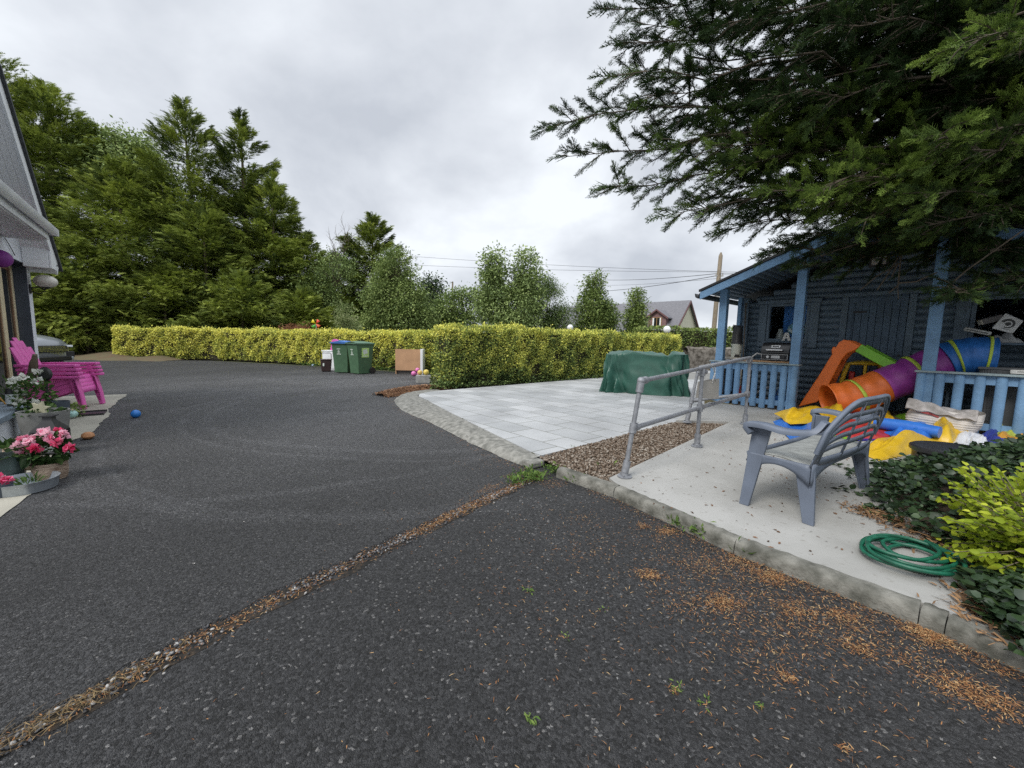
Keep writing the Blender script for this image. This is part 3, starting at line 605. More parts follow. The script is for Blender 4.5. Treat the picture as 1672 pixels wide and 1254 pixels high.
mb = MB(); mb.bb((-.10, .06, .98), (.03, WY-.09, 1.008)); mb.bb((-.06, .06, .26), (-.03, WY-.09, .34))
for i in range(7): mb.bb((-.075, .16+i*.15, .22), (-.045, .25+i*.15, .98))
mb.build('side_balustrade', BLUE, cab)
mb = MB(); mb.prism([(-.16, .0), (1.0, .02), (1.0, .06), (-.16, .175)], (0, -.10, .05), (1, 0, 0), (0, 0, 1), (0, .14, 0)); mb.build('sleeper', mat('old green timber', (.17, .15, .08), .9, .35, 5, .7, 30, c2=(.25, .21, .11)), cab, bevel=.008)
# window with glass, trim boards and header
def cwin(x0, x1, z0, z1, tw):
    f = MB(); y0, y1 = WY-.035, WY+.06
    f.bb((x0, y0, z0), (x0+.055, y1, z1)); f.bb((x1-.055, y0, z0), (x1, y1, z1)); f.bb((x0+.055, y0+.003, z1-.05), (x1-.055, y1, z1)); f.bb((x0+.055, y0+.003, z0), (x1-.055, y1, z0+.05))
    fo = f.build('window', BLUED, cab, bevel=.004)
    t = MB(); t.bb((x0-tw, WY-.05, z0-.12), (x0-.004, WY+.0, z1+.0)); t.bb((x1+.004, WY-.05, z0-.12), (x1+tw, WY, z1)); t.bb((x0-tw-.03, WY-.075, z1+.003), (x1+tw+.03, WY, z1+.075)); t.bb((x0-.05, WY-.07, z0-.045), (x1+.05, WY-.037, z0-.004)); t.build('frame', BLUED, fo, bevel=.004)
    g = MB(); g.bb((x0+.055, WY+.02, z0+.05), (x1-.055, WY+.026, z1-.05))
    gm = bpy.data.materials.get('cabin glass')
    if gm is None:
        gm = mat('cabin glass', (.85, .9, .9), .03, .02, trans=1.0); gm.node_tree.nodes['Principled BSDF'].inputs['IOR'].default_value = 1.05
    g.build('pane', gm, fo)
cwin(.40, 1.14, 1.42, 2.18, .15); cwin(3.22, 4.3, 1.40, 2.14, .16)
# boarded door
d = MB(); nb = 8
for i in range(nb):
    a = 1.72+(.79/nb)*i; d.bb((a, WY-.02, .24), (a+.79/nb-.006, WY+.02, 2.242)); d.bb((a-.006, WY+.022, .24), (a+.79/nb, WY+.03, 2.242))
do = d.build('door', BLUEW, cab, bevel=.003)
t = MB(); t.bb((1.725, WY-.035, 2.13), (2.505, WY-.0205, 2.215)); t.bb((1.725, WY-.035, 1.05), (2.505, WY-.0205, 1.15)); t.bb((1.725, WY-.035, .28), (2.505, WY-.0205, .40)); t.bb((1.725, WY-.036, .401), (1.79, WY-.0205, 1.049)); t.bb((1.725, WY-.036, 1.151), (1.79, WY-.0205, 2.129)); t.bb((2.44, WY-.036, 1.151), (2.505, WY-.0205, 2.129)); t.build('door_batten', BLUEW, do)
h = MB(); h.cyl((2.46, WY-.07, 1.2), (2.46, WY-.036, 1.2), .018); h.build('door_handle', BLACKM, do)
for z_ in (1.95, .48): h = MB(); h.bb((1.80, WY-.044, z_), (1.98, WY-.036, z_+.03)); h.build('hinge', BLACKM, do)
t = MB(); t.bb((1.62, WY-.045, .24), (1.715, WY+.03, 2.24)); t.bb((2.515, WY-.045, .24), (2.61, WY+.03, 2.24)); t.bb((1.55, WY-.075, 2.243), (2.68, WY+.03, 2.31)); t.build('door_frame', BLUED, cab, bevel=.004)
# flood light on the gable
fl = empty('flood_light', (0, 0, 0), 0, 'small black flood light with pale square lens on the cabin gable', 'light')
fl.location = Vector((4.10, 7.97, 2.82))+Vector((*(hx*2.09+hy*(WY-.16)), 0)); fl.rotation_euler = (0, 0, ANG)
b = MB(); b.box((0, 0, 0), (.27, .05, .20), rotm(.15)); b.build('housing', BLACKP, fl, bevel=.012)
b = MB(); b.box((.0, -.031, .0), (.19, .008, .125), rotm(.15)); b.build('lens', mat('dusty lens', (.42, .40, .37), .3), fl)
b = MB(); b.tube([(0, .03, -.09), (0, .02, -.15), (0, .13, -.16)], .014, 6); b.build('bracket', BLACKM, fl)
# ------------------------------------------------------------------ far house beyond the hedge
fh = empty('far_bungalow', (0, 0, 0), 0, 'distant dormer bungalow with grey slate roof and cream gable', 'house')
fa = AT(1128, 490, 45); fl_ = AT(985, 492, 47.5); rl = 17; ex = Vector((math.cos(math.radians(-43)), math.sin(math.radians(-43)), 0))
fh.location = (fa.x, fa.y, 0); fh.rotation_euler = (0, 0, math.atan2(ex.y, ex.x))
# local x along ridge (gable at x=0), local y away from the camera
CRM = mat('cream render', (.62, .60, .48), .9, .05); SLR = mat('grey slate', (.15, .15, .165), .7, .16, 4, .5, 30, stretch=(1, 3, 3)); MAR = mat('maroon trim', (.13, .06, .06), .6)
rz_, ez_ = fa.z, 2.2; hw = 4.4
b = MB(); b.prism([(-hw, 0), (hw, 0), (hw, ez_), (0, rz_-.12), (-hw, ez_)], (-.25, 0, 0), (0, 1, 0), (0, 0, 1), (-rl+.5, 0, 0)); b.build('wall', CRM, fh)
b = MB()
for s in (-1, 1): b.prism([(0, rz_-.1), (s*(hw+.35), ez_-.44), (s*(hw+.35), ez_-.32), (0, rz_)], (0, 0, 0), (0, 1, 0), (0, 0, 1), (-rl, 0, 0))
ro = b.build('roof', SLR, fh)
b = MB()
for s in (-1, 1): b.prism([(s*.0, rz_-.30), (s*(hw+.38), ez_-.64), (s*(hw+.38), ez_-.38), (s*.0, rz_-.03)], (.02, 0, 0), (0, 1, 0), (0, 0, 1), (.06, 0, 0))
b.build('barge_board', MAR, fh)
dx, dy = -2.3, -hw*.62; dd = MB(); dw = 1.0
dz0, dz1, dzp = 3.0, 4.3, 5.1
dd.prism([(-dw, dz0), (dw, dz0), (dw, dz1), (0, dzp-.12), (-dw, dz1)], (dx, dy-.55, 0), (1, 0, 0), (0, 0, 1), (0, 2.0, 0)); do_ = dd.build('dormer', mat('maroon cladding', (.19, .11, .11), .7), fh)
b = MB()
for s in (-1, 1): b.prism([(0, dzp-.1), (s*(dw+.3), dz1-.22), (s*(dw+.3), dz1-.1), (0, dzp)], (dx, dy-.8, 0), (1, 0, 0), (0, 0, 1), (0, 2.4, 0))
b.build('dormer_roof', SLR, do_)
b = MB()
for s in (-1, 1): b.prism([(0, dzp-.16), (s*(dw+.32), dz1-.30), (s*(dw+.32), dz1-.1), (0, dzp+.02)], (dx, dy-.86, 0), (1, 0, 0), (0, 0, 1), (0, .05, 0))
b.build('dormer_trim', MAR, do_)
b = MB(); b.bb((dx-.55, dy-.60, 3.2), (dx+.55, dy-.553, 4.25)); wo = b.build('window', mat('oak frame', (.28, .16, .06), .6), fh)
b = MB(); b.bb((dx-.47, dy-.615, 3.28), (dx-.04, dy-.602, 4.18)); b.bb((dx+.04, dy-.615, 3.28), (dx+.47, dy-.602, 4.18)); b.build('pane', DGLASS, wo)
b = MB(); b.bb((dx-.47, dy-.622, 3.28), (dx-.30, dy-.617, 4.18)); b.build('curtain', WHITE, wo); b = MB(); b.bb((dx+.33, dy-.622, 3.28), (dx+.47, dy-.617, 4.18)); b.build('curtain', WHITE, wo)
# ------------------------------------------------------------------ utility pole, wires
up = empty('utility_pole', (12.44, 25, 0), 0, 'leaning grey wooden utility pole with overhead wires beside the cabin', 'pole')
POLE = mat('grey pole wood', (.23, .19, .14), .9, .25, 8, .5, stretch=(4, 4, .4))
b = MB(); b.tube([(0, 0, 0), (.05, 0, 3.5), (.11, 0, 6.75), (.115, 0, 6.95)], [.15, .135, .115, .04], 12); b.build('shaft', POLE, up)
b = MB(); b.box((.10, -.03, 5.55), (.5, .07, .07)); b.cyl((-.1, -.03, 5.58), (-.1, -.03, 5.72), .04); b.cyl((.3, -.03, 5.58), (.3, -.03, 5.72), .04); b.build('crossarm', mat('pole fitting', (.4, .4, .4), .6), up); b = MB(); b.box((.03, -.14, 4.3), (.16, .09, .3)); b.build('junction_box', bpy.data.materials['pole fitting'], up)
WIRE = mat('black cable', (.03, .03, .035), .6)
def wire(name, a, b_, sag, r, label, grp='overhead wires'):
    pts = [a.lerp(b_, i/30)-Vector((0, 0, sag*4*(i/30)*(1-i/30))) for i in range(31)]
    w_ = MB(); w_.tube(pts, r, 5, cap=False); tag(w_.build(name, WIRE), label, 'wire', grp)
top = Vector((12.5, 25, 5.7))
wire('overhead_wire', top, AT(985, 457, 43), .15, .018, 'upper thick black wire running left from the pole toward the bungalow')
wire('overhead_wire', top-Vector((0, 0, .12)), AT(975, 476, 43), .15, .02, 'lower thick black wire dipping left from the pole to the bungalow')
wire('overhead_wire', top-Vector((0, 0, .3)), AT(985, 466, 43), .1, .010, 'thin wire between the two thick ones left of the pole')
wire('overhead_wire', AT(640, 416, 52), AT(1300, 447, 40), .3, .016, 'topmost thin wire crossing the sky behind the trees')
wire('overhead_wire', AT(640, 431, 52), AT(1300, 444, 40), .3, .016, 'second thin wire crossing the sky behind the trees')
wire('overhead_wire', top+Vector((0, .1, 0)), AT(1330, 418, 18), .25, .016, 'wire running right from the pole over the cabin roof')
wire('overhead_wire', top+Vector((0, .1, -.3)), AT(1330, 432, 18), .15, .009, 'thin lower wire running right from the pole to the cabin roof')
up2 = MB(); q = AT(739, 460, 60); up2.tube([(q.x, 60, 0), (q.x, 60, q.z)], [.16, .12], 8); tag(up2.build('utility_pole', POLE), 'tiny far utility pole rising above the trees behind the hedge', 'pole')
# ------------------------------------------------------------------ boundary wall, lamp pillars
b = MB(); a0, a1 = Vector((8.3, 19.2, 0)), Vector((13.5, 20.5, 0)); dv = (a1-a0).normalized(); nv = Vector((-dv.y, dv.x, 0))
def wl(u, v):
    q = a0.lerp(a1, u); prof = [(-.18, 0), (-.17, .45), (-.18, .95), (-.15, 1.12), (0, 1.22), (.17, 1.12), (.18, 0)]; k = min(int(v*6), 5); f = v*6-k
    o_ = prof[k][0]*(1-f)+prof[k+1][0]*f; z = prof[k][1]*(1-f)+prof[k+1][1]*f
    return q+nv*(o_+.008*math.sin(u*170+v*50))+Vector((0, 0, z+.02*math.sin(u*43)*(v > .3)*(v < .9)))
b.grid(wl, 140, 25); tag(b.build('stone_wall', mat('mossy stone wall', (.075, .062, .045), .95, .45, 6, 1.5, 18, c2=(.20, .18, .155))), 'low mossy grey stone wall below the green far hedge', 'wall')
b = MB(); b.bb((6.2, 14.2, 0), (9.4, 14.45, .34)); o = b.build('low_concrete_wall', mat('pale concrete', (.33, .33, .32), .85, .15, 4, .3), bevel=.02); tag(o, 'low pale concrete step wall behind the green cover', 'wall')
for px, py, Y, lab in ((1089, 538, 19, 'white globe lamp on a pillar right of the near hedge'), (931, 535, 22, 'white globe lamp on a pillar behind the middle of the near hedge')):
    q = AT(px, py, Y); pl = empty('pillar_lamp', (q.x, q.y, 0), 0, lab, 'lamp', 'globe lamps on pillars')
    b = MB(); b.sphere((0, 0, q.z), .17, n=18, m=12); b.build('globe', mat('opal globe', (.75, .76, .78), .25, .04), pl)
    b = MB(); b.cyl((0, 0, q.z-.26), (0, 0, q.z-.15), .06, .085); b.build('holder', BLACKM, pl)
    b = MB(); b.bb((-.22, -.22, 0), (.22, .22, q.z-.36)); b.bb((-.27, -.27, q.z-.357), (.27, .27, q.z-.26)); b.build('pillar', bpy.data.materials['pale concrete'], pl, bevel=.02)
# ------------------------------------------------------------------ vegetation
CONF = leafmat('leylandii foliage', [(0, (.020, .038, .016)), (1, (.50, .56, .12)), (.38, (.060, .092, .030)), (.66, (.22, .28, .058))], .6, .15)
PLUME_FAR = plume(6, .42, .7, 0, 1, .12, .11)
def trunk_mb(h, r, lean=(0, 0)):
    return MB().tube([(lean[0]*t*t*h, lean[1]*t*t*h, h*t) for t in np.linspace(0, 1, 8)], [r*(1-.92*t) for t in np.linspace(0, 1, 8)], 9)
def conifer(loc, H, R, seed, label, nf=5200, lean=(0., 0.), shape=.8, cam_side=True, tone0=.38, rag=.25, low=.02, group='tall conifers along the boundary'):
    g = np.random.default_rng(seed); root = empty('conifer_tree', loc, 0, label, 'tree', group)
    trunk_mb(H*.93, .022*H, lean).build('trunk', BARK, root)
    nb = int(150+R*30); hb = low+(1-low)*g.beta(1.0, 1.25, nb); az = g.uniform(0, 2*np.pi, nb)
    lump = 1+rag*g.normal(size=nb)*.55+.16*np.sin(az*3+seed)+.12*np.sin(az*2+hb*9)
    rb = R*np.maximum(.05, 1-hb**shape)*np.clip(lump, .45, 1.45)*(.82+.18*np.minimum(1, hb*6)); tb = g.normal(0, .13, nb)
    wgt = rb**1.2+.55; face = (np.cos(az-np.arctan2(-loc[1], -loc[0]))); wgt *= np.where(face < -.3, .5, 1.0)
    bi = g.choice(nb, nf, p=wgt/wgt.sum()); s = np.sqrt(g.uniform(.10, 1, nf)); lat = g.normal(0, .22, nf)*rb[bi]**.7*(1.05-.45*s)
    rad = np.stack([np.cos(az), np.sin(az)], 1)[bi]; tan = np.stack([-rad[:, 1], rad[:, 0]], 1); L = rb[bi]; hh = hb[bi]*H
    up = .30+.6*hb[bi]**2
    zz = hh+up*L*s**1.4-.10*L*s*s*(1-hb[bi])+g.normal(0, .10, nf); lx = (zz/H)**2*H
    pos = np.stack([rad[:, 0]*L*s+tan[:, 0]*lat+lean[0]*lx, rad[:, 1]*L*s+tan[:, 1]*lat+lean[1]*lx, np.maximum(.1, zz)], 1)
    a = g.normal(0, .55, nf); d = np.stack([rad[:, 0]*np.cos(a)+tan[:, 0]*np.sin(a), rad[:, 1]*np.cos(a)+tan[:, 1]*np.sin(a), .02+.62*hb[bi]**2+g.normal(0, .24, nf)-.12*(s > .8)*(hb[bi] < .7)], 1)
    nrm = np.array([0, 0, 1.])+g.normal(0, .45, (nf, 3)); sc_ = g.uniform(.55, 1.0, nf)*(.06*H**.5+.33)*np.where(s > .85, 1.0, .85)
    V, F, T = inst(PLUME_FAR[0], PLUME_FAR[1], pos, basis(d, nrm), np.stack([sc_, sc_*.85, sc_], 1), np.clip(tone0+tb[bi]+g.normal(0, .10, nf), 0, .85), PLUME_FAR[2]*1.9)
    n2 = 26; d2 = np.stack([g.normal(0, .35, n2)+lean[0]*1.5, g.normal(0, .35, n2)+lean[1]*1.5, np.ones(n2)], 1); p2 = np.stack([lean[0]*H+g.normal(0, .12, n2), lean[1]*H+g.normal(0, .12, n2), H*g.uniform(.86, .97, n2)], 1)
    V2, F2, T2 = inst(PLUME_FAR[0], PLUME_FAR[1], p2, basis(d2, g.normal(size=(n2, 3))), g.uniform(.6, 1.0, n2), np.full(n2, .4), PLUME_FAR[2])
    V, F, T = cat3([(V, F, T), (V2, F2, T2)]); npmesh('crown', V, F, CONF, root, T)
    return root
CT = [  # px of axis, depth, top py, radius, lean, shape, label
    (-40, 25, 70, 4.6, (0, 0), 2.6, 'tallest dense conifer rising behind the house roof'), (75, 25.5, 135, 4.2, (.02, 0), 2.4, 'broad conifer between the house roof and the pale ash'),
    (190, 24.5, 262, 3.8, (0, 0), 2.0, 'yellow green conifer in front of the pale ash tree'), (298, 28, 168, 3.9, (-.02, 0), 2.6, 'tall ragged conifer with spiky tips leaning left'),
    (392, 29, 186, 4.3, (.0, 0), 1.35, 'pointed conifer with a single sharp leader, right of the ragged one'), (330, 25, 330, 3.3, (0, 0), 1.6, 'lower bushy conifer in front of the two tall ones'),
    (445, 28, 290, 3.5, (.02, 0), 1.5, 'conifer sloping down to the right of the pointed one'), (130, 22.5, 400, 3.3, (0, 0), 2.0, 'low spreading conifer above the earth bank'),
    (265, 22.8, 440, 2.6, (0, 0), 1.6, 'short conifer close behind the left hedge end'), (392, 24, 450, 2.8, (0, 0), 1.6, 'short conifer behind the middle of the left hedge'),
    (500, 29, 385, 2.7, (0, 0), 1.5, 'small conifer before the bare twigs'), (607, 35, 352, 3.6, (0, 0), 1.9, 'bright green conifer standing alone above the grey green bush'), (545, 33, 415, 2.8, (0, 0), 1.6, 'small conifer with the bare branches above it'),
    (495, 25, 478, 2.2, (0, 0), 1.6, 'lowest conifer skirt beside the pale flowering bush'), (35, 22, 420, 3.4, (0, 0), 2.0, 'dark conifer skirt behind the parked car')]
for i, (px, Yd, py, R, ln, shp, lab) in enumerate(CT):
    q = AT(px, py, Yd); conifer((q.x-ln[0]*q.z, Yd, 0), q.z, R, 40+i, lab, nf=int((5000+900*R*q.z**.75)*(1.9 if i == 11 else 1)), lean=ln, shape=shp, tone0=.52 if i not in (3, 4) else .42, rag=.42 if i in (3, 4) else .28, low=.0 if i not in (3, 4) else .06)
def broadleaf(name, loc, H, lobes, m, seed, label, n_cl=130, per=70, leaf=.14, spread=.32, tone0=.5, trunks=1, tr=.09, droop=0., group='broadleaf trees behind the hedges', twigs=True, asp=.5):
    """lobes: (x, y, z, rx, ry, rz) relative to the foot"""
    g = np.random.default_rng(seed); root = empty(name, loc, 0, label, 'tree', group)
    n_cl = int(n_cl*1.5); per = int(per*1.35); vol = np.array([l[3]*l[4]*l[5] for l in lobes])**.75; li = g.choice(len(lobes), n_cl, p=vol/vol.sum()); lb = np.array(lobes, float)[li]
    u = unit(g.normal(size=(n_cl, 3))); r = g.uniform(.25, 1, n_cl)**.45; c = lb[:, :3]+u*r[:, None]*lb[:, 3:]; c[:, 2] = np.maximum(c[:, 2], .15)
    b = MB()
    for k in range(trunks):
        ox, oy = (0, 0) if trunks == 1 else (.25*math.cos(k*2.4), .2*math.sin(k*2.4)); l = lobes[k % len(lobes)]
        b.tube([(ox, oy, 0), (ox+.3*(l[0]-ox), oy+.3*(l[1]-oy), l[2]*.45), (l[0], l[1], l[2]+l[5]*.6)], [tr, tr*.7, tr*.15], 7)
    ctr = np.array([np.mean([l[0] for l in lobes]), np.mean([l[1] for l in lobes]), 0])
    if twigs:
        for k in range(0, n_cl, 2):
            e_ = c[k]; l = lb[k]; s_ = np.array([l[0]*.7+ctr[0]*.3, l[1]*.7+ctr[1]*.3, max(.2, l[2]-l[5]*.7)]); mid = (s_+e_)/2+np.array([0, 0, .1])
            b.tube([s_, mid, e_], [tr*.3, tr*.2, tr*.07], 4, cap=False)
    b.build('trunk', TWIG if trunks > 1 else BARK, root)
    n = n_cl*per; ci = np.repeat(np.arange(n_cl), per); off = g.normal(size=(n, 3))*spread*np.array([1, 1, .75]); pos = c[ci]+off; pos[:, 2] -= droop*np.abs(off[:, 0]); pos[:, 2] = np.maximum(pos[:, 2], .08)
    d = unit(off+u[ci]*.3*spread)+g.normal(0, .5, (n, 3))-np.array([0, 0, .25+droop]); nr = np.array([0, 0, 1.])+g.normal(0, .6, (n, 3))
    s = leaf*g.uniform(.6, 1.25, n); T = np.clip(tone0+(g.normal(0, .12, n_cl))[ci]+g.normal(0, .14, n), 0, 1)
    V, F, T = inst(LEAF[0], LEAF[1], pos, basis(d, nr), np.stack([s, s*asp*2, s], 1), T); npmesh('crown', V, F, m, root, T)
    return root
ASH = leafmat('ash leaves', [(0, (.10, .15, .07)), (1, (.44, .52, .21)), (.5, (.25, .33, .12))], .6, .18)
GGR = leafmat('grey green leaves', [(0, (.085, .13, .05)), (1, (.40, .47, .17)), (.5, (.21, .28, .092))], .6, .16)
MID = leafmat('mid green leaves', [(0, (.06, .10, .04)), (1, (.33, .41, .14)), (.5, (.16, .23, .075))], .6, .16)
DRK = leafmat('dark green leaves', [(0, (.03, .05, .025)), (1, (.12, .17, .07)), (.5, (.06, .095, .045))], .55, .25)
PER = leafmat('fresh green leaves', [(0, (.07, .115, .04)), (1, (.36, .43, .13)), (.5, (.19, .255, .075))], .6, .16)
def foot(px, Y, py=557): q = AT(px, py, Y); return (q.x, Y, 0)
z_ = lambda py, Y, px=600: AT(px, py, Y).z
broadleaf('ash_tree', foot(236, 26.8), 15, [(-2.2, 0, 12.3, 2.0, 1.5, 1.9), (0, 0, 11.2, 2.2, 1.6, 2.4), (2.0, .2, 9.6, 1.9, 1.5, 2.2), (3.3, 0, 7.8, 1.4, 1.2, 1.7), (-3.6, 0, 13.2, 1.2, 1, 1.0), (.6, 0, 12.9, 1.3, 1, .9)], ASH, 1, 'tall pale green ash showing between the conifers', 230, 75, .2, .42, .55, 1, .2, .2)
broadleaf('ash_tree', foot(835, 24), 7, [(-1.0, 0, 5.6, .6, .6, 1.2), (.85, 0, 5.6, .7, .7, 1.3), (-.9, 0, 3.6, 1.0, .9, 1.4), (.3, 0, 3.3, 1.3, 1, 1.6), (-.2, 0, 1.6, 1.6, 1, 1.2), (1.0, 0, 4.2, .8, .7, 1.2), (-1.4, 0, 4.6, .6, .5, .8)], ASH, 2, 'many stemmed ash with two tall upright tops', 210, 75, .17, .27, .5, 6, .05, .15)
broadleaf('willow_tree', foot(893, 25.5), 5.5, [(0, 0, 3.6, 1.1, .9, 1.7), (.7, 0, 2.3, 1.0, .8, 1.5), (-.5, 0, 2.2, 1.0, .8, 1.4), (-.2, 0, 4.8, .5, .5, .7)], MID, 3, 'slender leaved willow bush against the tall ash', 130, 75, .14, .25, .5, 4, .05, .3, asp=.3)
broadleaf('young_tree', foot(966, 26), 6, [(0, 0, 4.9, .65, .6, 1.0), (0, 0, 3.6, 1.05, .9, 1.2), (.1, 0, 2.2, 1.35, 1.1, 1.2), (-.2, 0, 1.2, 1.4, 1.1, .8), (.9, 0, 3.0, .6, .6, .7)], PER, 4, 'dense upright green tree left of the distant bungalow', 190, 70, .16, .24, .42, 1, .09)
broadleaf('young_tree', foot(1037, 27), 5, [(0, 0, 4.2, .4, .4, .7), (0, 0, 3.0, .75, .6, .9), (0, 0, 1.7, .95, .8, .9)], PER, 5, 'small green tree in front of the bungalow roof', 100, 60, .15, .2, .5, 1, .06)
broadleaf('round_tree', foot(748, 37), 6, [(-.9, 0, 4.0, 1.4, 1.2, 1.6), (.9, 0, 4.4, 1.4, 1.2, 1.7), (0, 0, 2.2, 2.0, 1.4, 1.5)], MID, 6, 'rounded mid green tree behind the hedge corner', 120, 60, .22, .36, .62, 1, .12)
broadleaf('dark_tree', foot(706, 45), 8, [(0, 0, 6.8, 1.2, 1, 1.4), (-.4, 0, 4.5, 1.8, 1.4, 2.0), (.4, 0, 2.2, 2.0, 1.5, 1.6)], DRK, 7, 'dark green tree right of the grey green bush', 110, 60, .28, .42, .5, 1, .15)
broadleaf('grey_green_tree', foot(646, 24), 7, [(.1, 0, 5.3, 1.0, .9, 1.3), (-.2, 0, 3.7, 1.5, 1.2, 1.4), (.5, 0, 2.4, 1.7, 1.3, 1.4), (-.7, 0, 1.7, 1.5, 1.2, 1.2), (.9, 0, 3.9, .9, .8, 1.1)], GGR, 8, 'large grey green rounded tree behind the wheelie bins', 240, 80, .15, .27, .5, 1, .12)
broadleaf('ivy_covered_tree', foot(525, 27), 5, [(0, 0, 4.3, 1.4, 1.0, 1.5), (1.2, 0, 5.6, 1.0, .8, 1.3), (.3, 0, 2.6, 1.5, 1, 1.3)], GGR, 9, 'dull ivy covered tree among the conifers', 90, 55, .15, .35, .35, 1, .12)
broadleaf('pale_shrub', foot(566, 20.3), 3, [(0, 0, 2.3, .35, .35, .7), (.1, 0, 1.4, .6, .5, .7)], leafmat('variegated leaves', [(0, (.08, .12, .04)), (1, (.52, .54, .30)), (.5, (.20, .26, .10))]), 10, 'tall variegated cream green shrub above the left hedge', 55, 45, .10, .16, .6, 2, .03, group='shrubs behind the left hedge')
broadleaf('rusty_shrub', foot(490, 20.4), 2, [(0, 0, 1.5, .5, .4, .35), (-.5, 0, 1.4, .4, .4, .3)], leafmat('rusty leaves', [(0, (.16, .06, .03)), (1, (.40, .22, .12)), (.5, (.26, .12, .07))]), 11, 'rusty red shrub peeping over the left hedge', 26, 40, .10, .15, .5, 2, .03, group='shrubs behind the left hedge')
# bare dead tree
dt = empty('dead_tree', foot(548, 31), 0, 'bare dead tree with twigs against the sky', 'tree')
b = MB(); gr = random.Random(8)
def branch(p, d, L, r, lev):
    pts = [p]; 
    for k in range(4): d = (d+Vector((gr.gauss(0, .14), gr.gauss(0, .14), gr.gauss(.04, .1)))).normalized(); pts.append(pts[-1]+d*L/4)
    b.tube(pts, [r*(1-.17*k) for k in range(5)], 5, cap=False)
    if lev:
        for k in range(4 if lev > 1 else 5):
            q = pts[1+(k % 4)]; nd = (d+Vector((gr.gauss(0, .6), gr.gauss(0, .3), gr.uniform(-.1, .5)))).normalized(); branch(q, nd, L*gr.uniform(.45, .7), r*.5, lev-1)
for k, (dx_, hz) in enumerate(((-1.0, 9.6), (.2, 10.6), (1.1, 9.8))): branch(Vector((dx_*.3, 0, 5.0)), Vector((dx_*.35, 0, 1)).normalized(), hz-8.0, .07, 3)
b.tube([(0, 0, 0), (0, 0, 2.5), (0, 0, 5.2)], [.16, .13, .09], 7); b.build('trunk', TWIG, dt)
# garden spinner with coloured sails above the hedge
sp = empty('garden_windmill', foot(517, 19.6), 0, 'small red and yellow toy windmill poking above the left hedge', 'garden ornament')
b = MB(); b.cyl((0, 0, 0), (0, 0, 1.95), .012, n=6); b.build('stick', WHITE, sp)
for k, c_ in enumerate(((.6, .06, .03), (.7, .6, .03), (.1, .4, .06), (.6, .08, .03))):
    a = k*math.pi/2+.5; b = MB(); b.add([(0, -.02, 1.93), (.26*math.cos(a), -.05, 1.93+.26*math.sin(a)), (.24*math.cos(a+.8), -.02, 1.93+.24*math.sin(a+.8))], [(0, 1, 2)]); b.build('sail', mat('sail colour', c_, .5), sp, solid=.008)
